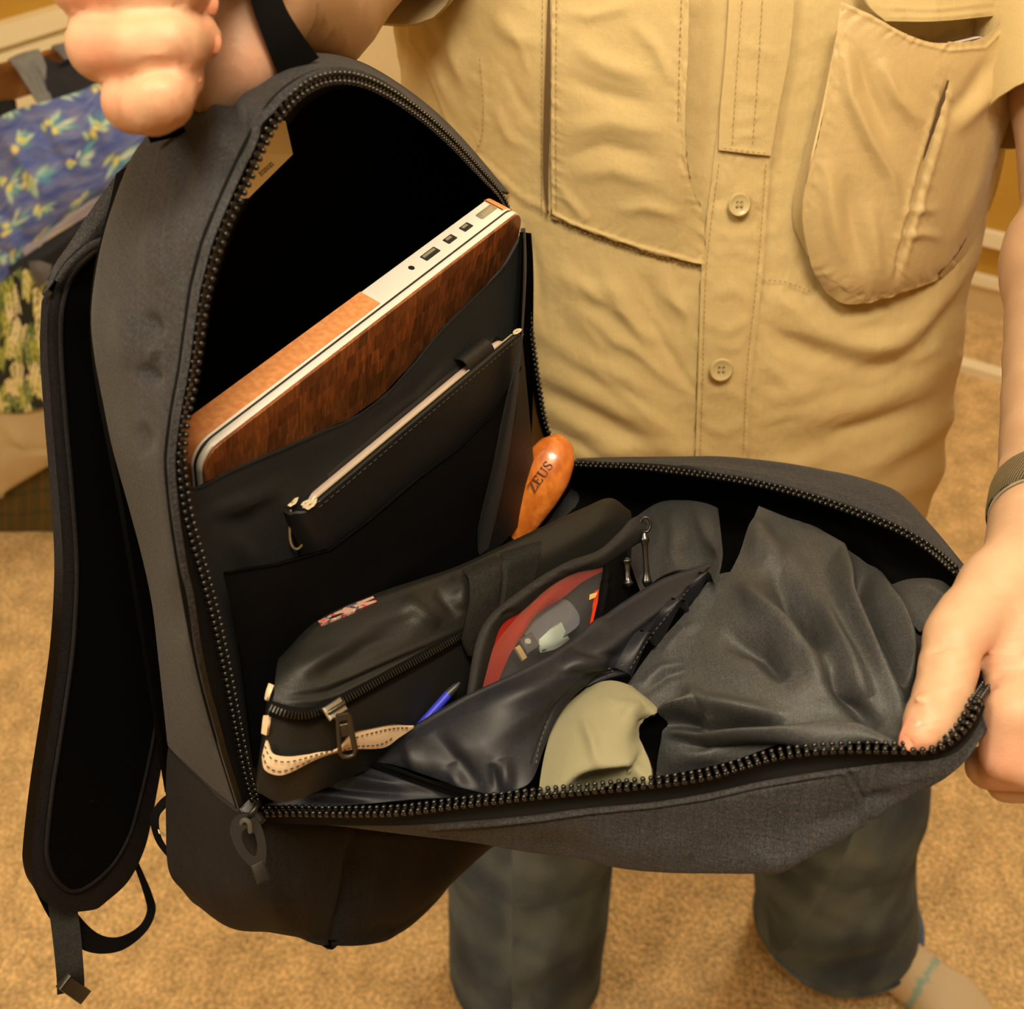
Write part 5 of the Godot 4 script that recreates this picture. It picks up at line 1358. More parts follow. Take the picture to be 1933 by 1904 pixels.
	put("stitching", og, mat(rgb(84, 80, 78), 0.9), bag)
	put("pleat", sheet(rows([[1160, 1258, -0.004, 1198, 1195, -0.002, 1225, 1190, -0.003, 1258, 1136, -0.004, 1282, 1130, -0.005, 1312, 1088, -0.006, 1330, 1082, -0.007, 1346, 1062, -0.01], [1186, 1271, -0.010, 1224, 1194, -0.001, 1240, 1214, -0.018, 1284, 1132, -0.003, 1299, 1152, -0.02, 1334, 1080, -0.005, 1343, 1102, -0.02, 1351, 1064, -0.010],
		[1192, 1278, -0.014, 1227, 1203, -0.008, 1243, 1220, -0.022, 1287, 1140, -0.01, 1302, 1157, -0.023, 1337, 1088, -0.010, 1345, 1106, -0.022, 1353, 1069, -0.014]], "f"), 100, 16, 0.0014), M.navy, bag)
	put("flap_corner_lining", sheet(rows([[500, 1519, -0.003, 600, 1478, -0.002, 650, 1450, 0.0, 705, 1428, 0.001], [555, 1521, -0.005, 640, 1498, -0.003, 700, 1476, -0.002, 765, 1456, -0.002], [620, 1522, -0.006, 700, 1516, -0.006, 780, 1508, -0.006, 870, 1504, -0.008]], "f"), 70, 40, 0.0014,
		folds([[3, 10, 560, 1500, 620, 1500, 700, 1508], [-3, 9, 600, 1485, 680, 1490, 760, 1495], [3, 9, 640, 1462, 720, 1478, 800, 1492], [2.5, 7, 680, 1445, 740, 1468, 830, 1498]])), M.navy, bag)
	put("slit_edge", sheet(rows([[700, 1434, 0.004, 745, 1446, 0.006, 800, 1466, 0.004, 860, 1490, 0.0, 915, 1508, -0.004], [694, 1444, 0.003, 740, 1460, 0.002, 795, 1482, 0.0, 850, 1502, -0.003, 890, 1512, -0.006]], "f"), 40, 8, 0.003, folds([[1.5, 5, 700, 1438, 760, 1455, 820, 1476, 880, 1498]])), M.inner, bag)
	# ---- slider and its pull
	var sl := Node3D.new()
	sl.name = "zipper_slider"
	bag.add_child(sl)
	var sg := Geo.new()
	var xs := (at(494, 1558, 0.478) - at(458, 1516, 0.478))
	var zsl := (EYE - at(475, 1530, 0.478)).normalized()
	box(sg, Vector3(0.0125, 0.0062, 0.0028), frame(at(476, 1536, 0.479), xs, zsl), 0.001)
	box(sg, Vector3(0.0105, 0.0045, 0.0016), frame(at(476, 1536, 0.4765), xs, zsl), 0.0006)
	tube(sg, curve(row([466, 1548, 0.475, 474, 1536, 0.471, 486, 1520, 0.473, 489, 1514, 0.477], "c"), 14), 0.0012, 8)
	put("slider_body", sg, M.black_plastic, sl)
	var pull := Geo.new()
	var hole := PackedVector2Array()
	var ring := []
	for i in 28:
		ring.append(TAU * i / 28.0)
	var pt := frame(at(470, 1585, 0.473), at(500, 1620, 0.474) - at(440, 1550, 0.472) + at(470, 1700, 0.473) - at(470, 1690, 0.473), zsl)
	pt = frame(at(472, 1588, 0.473), at(492, 1636, 0.475) - at(458, 1548, 0.472), zsl)
	for e in 2:
		var a0 := pull.v.size()
		for i in 28:
			var a: float = ring[i]
			for r in [[0.0138, 0.0066], [0.0066, 0.0029]]:
				pull.add(pt * Vector3(cos(a) * r[0], sin(a) * r[1] * (1.0 - 0.25 * cos(a)), 0.0011 * (1 if e == 0 else -1)))
		for i in 28:
			var j := (i + 1) % 28
			if e == 0: pull.quad(a0 + i * 2, a0 + i * 2 + 1, a0 + j * 2 + 1, a0 + j * 2)
			else: pull.quad(a0 + i * 2, a0 + j * 2, a0 + j * 2 + 1, a0 + i * 2 + 1)
	for i in 28:
		var j := (i + 1) % 28
		pull.quad(i * 2, j * 2, 56 + j * 2, 56 + i * 2)
		pull.quad(i * 2 + 1, 56 + i * 2 + 1, 56 + j * 2 + 1, j * 2 + 1)
	box(pull, Vector3(0.010, 0.0062, 0.0030), pt * Transform3D(Basis(), Vector3(0.0145, -0.0005, 0)), 0.0012)
	put("zipper_pull", pull, mat(rgb(20, 19, 18), 0.6), sl)
	var cord := Geo.new()
	tube(cord, curve(row([452, 1560, 0.4725, 460, 1548, 0.470, 470, 1552, 0.470, 473, 1570, 0.4715], "c"), 12), 0.0012, 8)
	put("cord", cord, mat(rgb(70, 66, 58), 0.85), sl)
	# ---- shoulder strap
	var strap := Node3D.new()
	strap.name = "shoulder_strap"
	bag.add_child(strap)
	var L := [285, 320, 0.178, 240, 380, 0.172, 172, 456, 0.160, 112, 508, 0.142, 86, 562, 0.134, 80, 650, 0.136, 90, 800, 0.136, 103, 950, 0.136, 110, 1080, 0.136, 103, 1220, 0.136, 84, 1360, 0.136, 64, 1490, 0.136, 51, 1600, 0.136, 50, 1645, 0.136, 62, 1686, 0.136, 92, 1714, 0.136]
	var R := [310, 345, 0.178, 272, 405, 0.172, 240, 474, 0.162, 226, 522, 0.15, 222, 580, 0.138, 228, 680, 0.14, 255, 820, 0.14, 285, 970, 0.14, 312, 1100, 0.14, 322, 1220, 0.14, 320, 1340, 0.14, 306, 1440, 0.14, 284, 1560, 0.14, 268, 1615, 0.14, 240, 1666, 0.138, 196, 1706, 0.136]
	L = shifted(L, 9, 1, 0.0)
	var in_l := []
	var in_r := []
	var pad_rows := [[], [], [], []]
	for i in range(0, L.size(), 3):
		var up_: float = 34.0 * smoothstep(1400.0, 1720.0, L[i + 1])
		for k in 4:
			var e: float = [0.0, 0.2, 0.8, 1.0][k]
			pad_rows[k].append_array([lerpf(L[i], R[i], e), lerpf(L[i + 1], R[i + 1], e) + (9.0 if i == L.size() - 3 and (k == 1 or k == 2) else 0.0), lerpf(L[i + 2], R[i + 2], e) - (0.002 if k == 1 or k == 2 else 0.0)])
		var wide: float = maxf(R[i] - L[i], 30.0)
		in_l.append_array([minf(L[i] + 26.0 * minf(1.0, wide / 80.0) + up_ * 0.15, (L[i] + R[i]) * 0.5 - 1.0), L[i + 1] - up_, L[i + 2] - 0.0032])
		in_r.append_array([maxf(R[i] - 24.0 * minf(1.0, wide / 80.0) - up_ * 0.15, (L[i] + R[i]) * 0.5 + 1.0), R[i + 1] - up_, R[i + 2] - 0.0032])
	put("pad", sheet(rows(pad_rows, "z"), 150, 24, 0.009), M.piping, strap)
	put("mesh_face", sheet(rows([in_l, in_r], "z"), 150, 16, 0.0025, folds([[-1.5, 6, 105, 1508, 160, 1512, 210, 1515]])), M.mesh, strap)
	var bind := in_l.slice(6)
	for i in range(in_r.size() - 3, 8, -3): bind.append_array([in_r[i], in_r[i + 1], in_r[i + 2]])
	var pipe := Geo.new()
	tube(pipe, curve(row(bind, "z"), 200), 0.0012, 8)
	put("binding", pipe, M.piping, strap)
	put("strap_top", sheet(rows([[345, 226, 0.117, 270, 280, 0.130, 221, 328, 0.132, 173, 394, 0.132, 135, 453, 0.132, 100, 505, 0.132, 80, 556, 0.133], [345, 240, 0.115, 272, 300, 0.124, 236, 346, 0.126, 198, 408, 0.126, 164, 450, 0.126, 124, 492, 0.127, 94, 542, 0.130], [350, 262, 0.116, 276, 330, 0.124, 256, 370, 0.126, 228, 424, 0.126, 200, 446, 0.126, 150, 480, 0.128, 108, 528, 0.131]], "z"), 60, 20, 0.003), M.bag, strap)
	var rim := Geo.new()
	tube(rim, curve(row([232, 446, 0.127, 200, 454, 0.126, 172, 464, 0.126, 150, 479, 0.127, 126, 502, 0.128, 108, 530, 0.130], "z"), 30), 0.0022, 10)
	put("rim", rim, M.bag, strap)
	var web := Geo.new()
	ribbon(web, row([84, 1660, 0.152, 120, 1728, 0.150, 170, 1776, 0.142, 222, 1782, 0.136, 266, 1756, 0.138, 285, 1722, 0.140, 280, 1690, 0.141, 262, 1642, 0.142, 240, 1590, 0.143], "z"), [22, 21, 18, 13, 9, 8, 7, 5, 4], 0.0014)
	put("webbing", web, M.web_black, strap)
	var tail := Geo.new()
	ribbon(tail, row([112, 1670, 0.154, 124, 1750, 0.140, 132, 1830, 0.128, 134, 1872, 0.127], "z"), [24, 24.5, 24, 24], 0.0014)
	put("webbing", tail, M.web, strap)
	put("tail_stop", box(Geo.new(), Vector3(0.025, 0.0085, 0.005), frame(zp(139, 1866, 0.124), zp(172, 1890, 0.124) - zp(108, 1844, 0.124), cam_dir(ZN)), 0.001), M.black_plastic, strap)
	var anchor := Geo.new()
	ribbon(anchor, row([330, 1500, 0.098, 305, 1520, 0.104, 292, 1545, 0.106, 300, 1585, 0.104, 325, 1620, 0.098], "z"), [9, 9, 8, 6, 5], 0.0014)
	put("anchor_strap", anchor, M.web_black, strap)
	put("anchor_tag", sheet(rows([[300, 1566, 0.1005, 311, 1572, 0.1005], [302, 1574, 0.1005, 313, 1580, 0.1005]], "z"), 4, 4, 0.001), mat(rgb(220, 205, 160), 0.8), strap)
	# ---- the handle that the fist holds
	var hg := Geo.new()
	ribbon(hg, row([318, 262, 0.415, 306, 225, 0.405, 302, 150, 0.392, 300, 50, 0.386, 300, -60, 0.384, 330, -160, 0.384, 420, -190, 0.392, 478, -110, 0.396, 503, 0, 0.400, 533, 70, 0.406, 566, 130, 0.416], "c"), [34, 34, 20, 14, 14, 16, 22, 26, 29, 34, 42], 0.003)
	put("handle", hg, M.web_black, bag)

# a flat band: half widths in pixels of the photograph, lying across the view
func ribbon(g: Geo, path: PackedVector3Array, half: Array, thick: float) -> void:
	var a := PackedVector3Array()
	var b := PackedVector3Array()
	for i in path.size():
		var d := (path[mini(i + 1, path.size() - 1)] - path[maxi(i - 1, 0)]).normalized()
		var v := (path[i] - EYE)
		var s: Vector3 = d.cross(v.normalized()).normalized() * (float(half[i]) / F * -(cam_i * path[i]).z)
		a.append(path[i] - s)
		b.append(path[i] + s)
	sheet([a, b], path.size() * 10, 4, thick, null, Vector2.ONE, g)

func nearest_on(p: PackedVector3Array, q: Vector3) -> Vector3:
	var best := p[0]
	for i in p.size() - 1:
		var c := Geometry3D.get_closest_point_to_segment(q, p[i], p[i + 1])
		if c.distance_squared_to(q) < best.distance_squared_to(q): best = c
	return best

func serif() -> SystemFont:
	var f := SystemFont.new()
	f.font_names = PackedStringArray(["Droid Serif"])
	return f

const LINING_FOLDS := [[-16.3, 24, 1446, 1060, 1485, 1110, 1521, 1168, 1556, 1238], [-13.8, 20, 1357, 1197, 1435, 1221, 1483, 1280], [16.3, 18, 1512, 994, 1579, 1061, 1603, 1158, 1666, 1279, 1712, 1348], [-16.3, 16, 1628, 1075, 1622, 1139, 1678, 1254, 1700, 1300], [13.8, 14, 1650, 1080, 1665, 1140, 1710, 1230, 1735, 1290], [10.9, 22, 1400, 1100, 1450, 1160, 1520, 1230, 1560, 1290],
	[13.8, 12, 1255, 1376, 1338, 1394, 1434, 1392, 1560, 1392, 1628, 1394, 1690, 1407], [-13.8, 12, 1262, 1355, 1330, 1374, 1400, 1372, 1480, 1368], [-10.9, 12, 1280, 1400, 1360, 1416, 1450, 1412, 1540, 1406], [13.8, 10, 1240, 1355, 1280, 1338, 1322, 1326], [-10.9, 9, 1250, 1372, 1290, 1358, 1330, 1350], [10.9, 16, 1290, 1300, 1340, 1330, 1400, 1340, 1470, 1350], [10.9, 20, 1540, 1130, 1580, 1220, 1640, 1320],
	[-10.9, 14, 1560, 1260, 1600, 1320, 1660, 1370], [8.2, 24, 1420, 980, 1440, 1030, 1480, 1060], [-8.2, 16, 1745, 1200, 1740, 1280, 1730, 1340]]

# ---------------------------------------------------------------- what the bag and the man carry
func hit(x: float, y: float, p: Vector3, n: Vector3) -> Vector3:     # where the line of sight meets a plane
	var r := at(x, y, 1.0) - EYE
	return EYE + r * ((p - EYE).dot(n) / r.dot(n))

func pd(x: float) -> float:        # the black pouch's distance along its length
	return 1.0 / (2.198 - (x - 530.0) / 660.0 * 0.489)

func qd(x: float) -> float:        # the clear pouch's
	return 1.0 / (2.03 - (x - 881.0) / 340.0 * 0.25)

func along(a: Array, f: String, add := 0.0) -> PackedVector3Array:
	var o := PackedVector3Array()
	for i in range(0, a.size(), 3):
		o.append(at(a[i], a[i + 1], (pd(a[i]) if f == "p" else qd(a[i])) + a[i + 2] + add))
	return o

func carried() -> void:
	laptop()
	folio()
	brush()
	pouch()
	clear_pouch()
	# blue pen
	var pen := thing("pen", "blue pen with a dark grip lying beside the black zip pouch", "pen", at(826, 1333, 0.497))
	var pg := Geo.new()
	tube(pg, PackedVector3Array([at(847, 1309, 0.499), at(770, 1396, 0.494)]), 0.0021, 16)
	put("barrel", pg, mat(rgb(48, 56, 196), 0.3), pen)
	pg = Geo.new()
	tube(pg, PackedVector3Array([at(868, 1288, 0.5005), at(860, 1296, 0.5), at(846, 1310, 0.499)]), [0.0006, 0.0017, 0.0022], 16)
	put("grip", pg, mat(rgb(44, 44, 46), 0.4), pen)
	# olive cloth stuffed into the organizer pocket
	var cloth := sheet(rows([[1105, 1299, -0.012, 1128, 1288, -0.010, 1152, 1284, -0.010, 1172, 1287, -0.010, 1192, 1294, -0.012], [1064, 1335, -0.010, 1105, 1325, -0.002, 1150, 1315, 0.0, 1202, 1314, -0.004, 1240, 1336, -0.010], [1042, 1375, -0.009, 1090, 1368, 0.0, 1145, 1360, 0.003, 1190, 1355, 0.0, 1228, 1354, -0.008], [1030, 1415, -0.009, 1080, 1410, 0.0, 1135, 1405, 0.003, 1180, 1400, 0.0, 1208, 1386, -0.010],
		[1022, 1455, -0.010, 1070, 1455, -0.002, 1125, 1450, 0.0, 1185, 1440, 0.0, 1214, 1408, -0.010], [1018, 1490, -0.012, 1060, 1492, -0.008, 1110, 1474, -0.012, 1160, 1456, -0.008, 1227, 1440, -0.006], [1022, 1506, -0.02, 1070, 1502, -0.018, 1120, 1494, -0.022, 1180, 1476, -0.012, 1232, 1484, -0.004]], "f"), 70, 80, 0.003,
		folds([[3, 12, 1212, 1330, 1190, 1345, 1170, 1350], [-3, 9, 1238, 1352, 1215, 1362, 1208, 1385], [3, 12, 1100, 1350, 1120, 1400, 1130, 1450], [-3, 14, 1080, 1486, 1130, 1470, 1180, 1466], [3, 12, 1180, 1440, 1205, 1455, 1225, 1480], [2, 10, 1130, 1310, 1160, 1330, 1200, 1330]]))
	var co := put("cloth", cloth, tri(mat(rgb(136, 132, 104), 0.9, {"rim_enabled": true, "rim": 0.4, "normal_enabled": true, "normal_texture": noise_tex(0.3, 128, FastNoiseLite.TYPE_SIMPLEX, 2, 3.0), "normal_scale": 0.25}), 30.0))
	tag(co, "soft olive khaki cloth stuffed into the pocket of the open flap", "cloth")
	watch()
	# phone in the shirt pocket
	var po := sp(1783, 84, 0.020)
	var phone := thing("phone", "phone with a dark edge standing in the shirt's chest pocket", "phone", po)
	phone.transform = frame(po, at(1870, 66, 0.66) - at(1740, 96, 0.66), Vector3(0.42, 0.10, 1))
	put("body", slab(Geo.new(), shift(rounded(0.056, 0.105, 0.008), Vector2(0, -0.052)), -0.0045, 0.0025, 0.001), mat(rgb(70, 40, 34), 0.3), phone, true)
	put("rim", slab(Geo.new(), shift(rounded(0.0565, 0.1055, 0.008), Vector2(0, -0.052)), 0.0, 0.0022, 0.0005), mat(rgb(225, 225, 222), 0.25, {"metallic": 0.6}), phone, true)
	put("screen", slab(Geo.new(), shift(rounded(0.053, 0.102, 0.007), Vector2(0, -0.052)), 0.0025, 0.0036, 0.0004), mat(rgb(26, 24, 24), 0.12), phone, true)

func shift(o: PackedVector2Array, by: Vector2) -> PackedVector2Array:
	for i in o.size(): o[i] += by
	return o

func veneer() -> ImageTexture:
	var im := Image.create(512, 512, false, Image.FORMAT_RGB8)
	var n := FastNoiseLite.new()
	n.frequency = 0.03
	n.fractal_octaves = 3
	var tone := {}
	for y in 512:
		for x in 512:
			var rowi := y / 43
			var key := Vector2i((x + rowi * 37) / 32, rowi)
			if not tone.has(key): tone[key] = rng.randf_range(0.82, 1.14)
			var g: float = n.get_noise_2d(x * 2.6 + rowi * 70, y * 0.35)
			var k: float = tone[key] * (1.0 + 0.30 * g + rng.randfn(0.0, 0.04))
			im.set_pixel(x, y, Color(0.57 * k, 0.34 * k, 0.18 * k))
	return ImageTexture.create_from_image(im)

func laptop() -> void:
	var a := zp(379, 862, 0.03)
	var b := zp(989, 391, 0.03)
	var t := frame(a, b - a, cam_dir(ZN))
	if t.basis.y.y < 0: t = Transform3D(Basis(t.basis.x, -t.basis.y, t.basis.z), a)
	var lean := Basis(t.basis.x.normalized(), -0.32)
	if (lean * t.basis.y).dot(t.basis.z) < 0: lean = Basis(t.basis.x.normalized(), 0.32)
	t = Transform3D(lean * t.basis, a)
	var L := a.distance_to(b)
	var deep := 0.205
	var o := thing("laptop", "wood-covered laptop with white metal edges standing in the bag's rear sleeve", "laptop")
	o.transform = t
	var vt := veneer()
	var skin_ := tri(mat(Color.WHITE, 0.42, {"albedo_texture": vt, "clearcoat_enabled": true, "clearcoat": 0.15}), 9.0, false)
	var edge := tri(mat(Color(1.0, 1.0, 1.0), 0.45, {"albedo_texture": noise_tex(0.02, 256, FastNoiseLite.TYPE_SIMPLEX, 3, 0.0, [[0.2, rgb(222, 146, 88)], [0.5, rgb(230, 156, 98)], [0.8, rgb(238, 166, 108)]], 3)}), 30.0, false)
	var alu := mat(rgb(240, 238, 232), 0.4, {"metallic": 0.08})
	var out := shift(rounded(L, deep, 0.0115, 10), Vector2(L / 2, -deep / 2))
	var in1 := shift(rounded(L - 0.0012, deep - 0.0012, 0.011, 10), Vector2(L / 2, -deep / 2))
	put("wood_cover", slab(Geo.new(), in1, -0.0010, 0.0006, 0.0004), skin_, o, true)
	put("lid", slab(Geo.new(), out, -0.0046, -0.0008, 0.0010), alu, o, true)
	put("gap", slab(Geo.new(), in1, -0.0056, -0.0044), mat(rgb(40, 36, 32), 0.6), o, true)
	put("base", slab(Geo.new(), out, -0.0192, -0.0056, 0.0006), alu, o, true)
	# wooden edge around the base, open along the ports
	for part in [[0.0, 0.515], [0.952, 1.0]]:
		var line := PackedVector3Array()
		var r := 0.0118
		if part[0] == 0.0:
			line.append_array([Vector3(-0.0004, -0.10, 0), Vector3(-0.0004, -0.03, 0), Vector3(-0.0004, -r, 0)])
			for i in range(1, 6): line.append(Vector3(r, -r, 0) + Vector3(-cos(i * PI / 10), sin(i * PI / 10), 0) * (r + 0.0004))
			for i in range(1, 9): line.append(Vector3(lerpf(r, L * part[1], i / 8.0), 0.0004, 0))
		else:
			for i in 3: line.append(Vector3(lerpf(L * part[0], L - r, i / 2.0), 0.0004, 0))
			for i in range(1, 6): line.append(Vector3(L - r, -r, 0) + Vector3(sin(i * PI / 10), cos(i * PI / 10), 0) * (r + 0.0004))
			line.append_array([Vector3(L + 0.0004, -0.03, 0), Vector3(L + 0.0004, -0.10, 0)])
		var ra := PackedVector3Array()
		var rb := PackedVector3Array()
		for q in line:
			ra.append(q + Vector3(0, 0, -0.0066))
			rb.append(q + Vector3(0, 0, -0.0191))
		put("wood_edge", skin(Geo.new(), spread([ra, rb], 90, 4), 90, 4, 0.0007, null, false, Vector3(L / 2, 2.0, 0)), edge, o, true)
	var top := t * Vector3(0, 0.0, 0)
	var dark := mat(rgb(46, 44, 40), 0.5)
	for s in [["headphone_jack", 788, 512, 0.0034, 0.0034], ["usb_port", 823, 485, 0.0125, 0.0048], ["display_port", 860, 457, 0.0080, 0.0046], ["display_port", 890, 434, 0.0080, 0.0046], ["power_port", 930, 405, 0.0165, 0.0052]]:
		var c: Vector3 = t.affine_inverse() * hit(s[1], s[2], top, t.basis.y)
		var pt := Transform3D(Basis(Vector3.RIGHT, -PI / 2), Vector3(c.x, 0.0, -0.0125))
		var port := Node3D.new()
		port.name = s[0]
		o.add_child(port, true)
		port.transform = pt
		if s[0] == "headphone_jack":
			put("rim", lathe(Geo.new(), [[0.0019, 0.0], [0.0019, 0.00025], [0.0023, 0.00025], [0.0024, 0.0]], Transform3D(Basis(Vector3.RIGHT, PI / 2)), 24), alu, port, true)
			put("hole", slab(Geo.new(), rounded(s[3], s[4], 0.00165, 8), -0.001, 0.00012), mat(rgb(12, 11, 10), 0.8), port, true)
		elif s[0] == "power_port":
			put("socket", slab(Geo.new(), rounded(s[3], s[4], 0.0012), -0.001, 0.00012), mat(rgb(176, 172, 158), 0.3, {"metallic": 0.5}), port, true)
			for k in 5: put("contact", lathe(Geo.new(), [[0.0, 0.0005], [0.0005, 0.0005], [0.0006, 0.0]], Transform3D(Basis(Vector3.RIGHT, PI / 2), Vector3((k - 2) * 0.0021, 0, 0.0001)), 10), mat(rgb(235, 220, 160), 0.3, {"metallic": 0.7}), port, true)
		else:
			put("hole", slab(Geo.new(), rounded(s[3], s[4], 0.0006), -0.001, 0.00012), dark, port, true)
			put("tongue", box(Geo.new(), Vector3(s[3] * (0.8 if s[0] == "usb_port" else 0.55), s[4] * 0.34, 0.0002), Transform3D(Basis(), Vector3(0, s[4] * 0.18, 0.0002))), mat(rgb(150, 144, 120), 0.5), port, true)

func folio() -> void:
	var a := zp(588, 957, 0.010)
	var b := zp(986, 623, 0.010)
	var t := frame(a, b - a, cam_dir(ZN))
	if t.basis.y.y < 0: t = Transform3D(Basis(t.basis.x, -t.basis.y, t.basis.z), a)
	var L := a.distance_to(b)
	var o := thing("tablet_case", "worn black leather folio case holding a tablet, in the slip pocket", "tablet case")
	o.transform = t
	var leather := tri(mat(rgb(24, 24, 25), 0.42, {"normal_enabled": true, "normal_texture": noise_tex(0.2, 128, FastNoiseLite.TYPE_CELLULAR, 2, 3.0), "normal_scale": 0.25}), 40.0, false)
	var tan_ := mat(rgb(176, 156, 122), 0.85)
	var h := 0.125
	put("front_cover", slab(Geo.new(), shift(rounded(L, h, 0.006), Vector2(L / 2, -h / 2)), -0.0030, 0.0, 0.001), leather, o, true)
	put("front_cover_lining", slab(Geo.new(), shift(rounded(L - 0.003, h - 0.001, 0.005), Vector2(L / 2, -h / 2)), -0.0040, -0.0030), tan_, o, true)
	put("tablet", slab(Geo.new(), shift(rounded(L - 0.009, h - 0.006, 0.008), Vector2(L / 2, -h / 2 - 0.0005)), -0.0122, -0.0068, 0.0016), mat(rgb(226, 204, 190), 0.32, {"metallic": 0.3}), o, true)
	put("tray", slab(Geo.new(), shift(rounded(L - 0.006, h - 0.003, 0.008), Vector2(L / 2, -h / 2 - 0.0003)), -0.0142, -0.0124, 0.0006), leather, o, true)
	put("back_cover", slab(Geo.new(), shift(rounded(L, h, 0.006), Vector2(L / 2, -h / 2 + 0.001)), -0.0172, -0.0146, 0.001), leather, o, true)
	put("back_cover_lining", slab(Geo.new(), shift(rounded(L - 0.002, h, 0.005), Vector2(L / 2, -h / 2 + 0.0007)), -0.0147, -0.0140), tan_, o, true)
	var x1 := (t.affine_inverse() * hit(862, 690, a, t.basis.y)).x
	var x2 := (t.affine_inverse() * hit(908, 652, a, t.basis.y)).x
	var lp := PackedVector3Array()
	for i in 17:
		var an := PI * i / 16.0
		lp.append(Vector3(0, -0.006 + 0.0112 * pow(sin(an), 0.55), -0.0098 + cos(an) * 0.0072))
	lp.insert(0, Vector3(0, -0.03, -0.0028))
	lp.append(Vector3(0, -0.03, -0.0168))
	var s1 := PackedVector3Array()
	var s2 := PackedVector3Array()
	for q in lp:
		s1.append(q + Vector3(x1, 0, 0))
		s2.append(q + Vector3(x2, 0, 0))
	put("strap", skin(Geo.new(), spread([s1, s2], 60, 8), 60, 8, 0.001, null, false, Vector3(L / 2, 1, 0)), leather, o, true)
	var st := Geo.new()
	var y := -0.003
	var n := int(L / 0.004)
	for i in n: tube(st, PackedVector3Array([Vector3(0.004 + i * 0.004, y, 0.00005), Vector3(0.0052 + i * 0.004, y, 0.0004), Vector3(0.0064 + i * 0.004, y, 0.00005)]), 0.00025, 5)
	put("stitching", st, mat(rgb(64, 58, 50), 0.9), o, true)
	# worn corners, spine end and its turned-in edge
	var spine := PackedVector3Array()
	var lo := PackedVector3Array()
	for i in 13:
		var an := PI * i / 12.0
		var q := Vector3(0.002 - 0.010 * sin(an), -0.001, -0.0086 - cos(an) * -0.0086)
		spine.append(q + Vector3(0, 0.0005 * sin(i * 2.1), 0))
		lo.append(q + Vector3(0.002, -0.028, 0))
	put("spine", skin(Geo.new(), spread([spine, lo], 40, 16), 40, 16, 0.0018, null, false, Vector3(-1, 0.3, 0.5)), leather, o, true)
	var worn := Geo.new()
	for w in [[0.0005, 0.0006, -0.0012, 0.0034], [0.0, 0.0012, -0.0160, 0.0036], [L - 0.003, 0.0004, -0.0016, 0.003], [L - 0.004, 0.0014, -0.0158, 0.0034], [0.001, 0.0, -0.0045, 0.0024], [-0.0015, 0.0, -0.0105, 0.0030]]:
		var p := PackedVector3Array()
		for j in 6:
			for i in 9:
				var an := TAU * i / 8.0
				p.append(Vector3(w[0], w[1], w[2]) + Vector3(cos(an) * (1.0 + 0.25 * sin(an * 3.0 + w[2] * 4000)), 0.25 * cos(j / 5.0 * PI / 2), sin(an) * 0.6) * w[3] * 1.5 * sin(j / 5.0 * PI / 2) * 0.8)
		skin(worn, p, 8, 5, 0.0, null, true, Vector3(0, 1, 0))
	put("worn_corner", worn, mat(rgb(206, 190, 158), 0.95), o, true)
	var hem := Geo.new()
	tube(hem, curve(row([549, 962, 0.020, 547, 1008, 0.020, 551, 1030, 0.019, 561, 1036, 0.018, 571, 1026, 0.016, 574, 1000, 0.015, 575, 968, 0.014], "z"), 30), 0.0006, 6)
	put("turned_edge", hem, mat(rgb(120, 100, 66), 0.9), o)

func brush() -> void:
	var p := row([1056, 822, 0.655, 1052, 838, 0.652, 1043, 862, 0.65, 1030, 895, 0.65, 1010, 930, 0.652, 985, 970, 0.656, 958, 1015, 0.662, 935, 1060, 0.668, 915, 1110, 0.674], "c")
	var o := thing("brush", "polished orange wooden beard brush standing handle up beside the pockets", "brush", p[8])
	var g := Geo.new()
	var toward := (EYE - p[3]).normalized()
	tube(g, curve(p, 48), [0.0035, 0.0105, 0.0142, 0.0152, 0.0148, 0.0132, 0.0115, 0.0105, 0.0105], 36, 0.52, toward)
	g.smooth(70.0)
	var wood := tri(mat(Color.WHITE, 0.25, {"albedo_texture": noise_tex(0.03, 256, FastNoiseLite.TYPE_SIMPLEX, 3, 0.0, [[0.2, rgb(190, 100, 36)], [0.5, rgb(206, 116, 44)], [0.8, rgb(222, 134, 56)]], 9), "clearcoat_enabled": true, "clearcoat": 0.6, "clearcoat_roughness": 0.15}), 12.0)
	put("handle", g, wood, o)
	var hd := Geo.new()
	tube(hd, curve(PackedVector3Array([p[7], p[8], p[8] + (p[8] - p[6]) * 0.5, p[8] + (p[8] - p[6]) * 0.9]), 20), [0.0105, 0.015, 0.019, 0.010], 28, 0.6, toward)
	put("head", hd, wood, o)
	var br := Geo.new()
	for i in 6:
		for j in 4:
			var c: Vector3 = p[8] + (p[8] - p[6]) * (0.1 + i * 0.12) + (p[8] - p[6]).cross(toward).normalized() * (j - 1.5) * 0.006 - toward * 0.008
			tube(br, PackedVector3Array([c, c - toward * 0.014]), 0.0016, 6)
	put("bristles", br, mat(rgb(40, 30, 22), 0.9), o)
	var tm := TextMesh.new()
	tm.font = serif()
	tm.text = "ZEUS"
	tm.font_size = 48
	tm.pixel_size = 0.00017
	tm.depth = 0.0004
	var face := toward
	var c := at(1020, 899, 0.6418)
	var t := frame(c, at(1033, 881, 0.6418) - at(1007, 917, 0.6418), face)
	var tx := put("lettering", tm, mat(rgb(70, 30, 12), 0.7), o)
	tx.transform = here(o).affine_inverse() * t

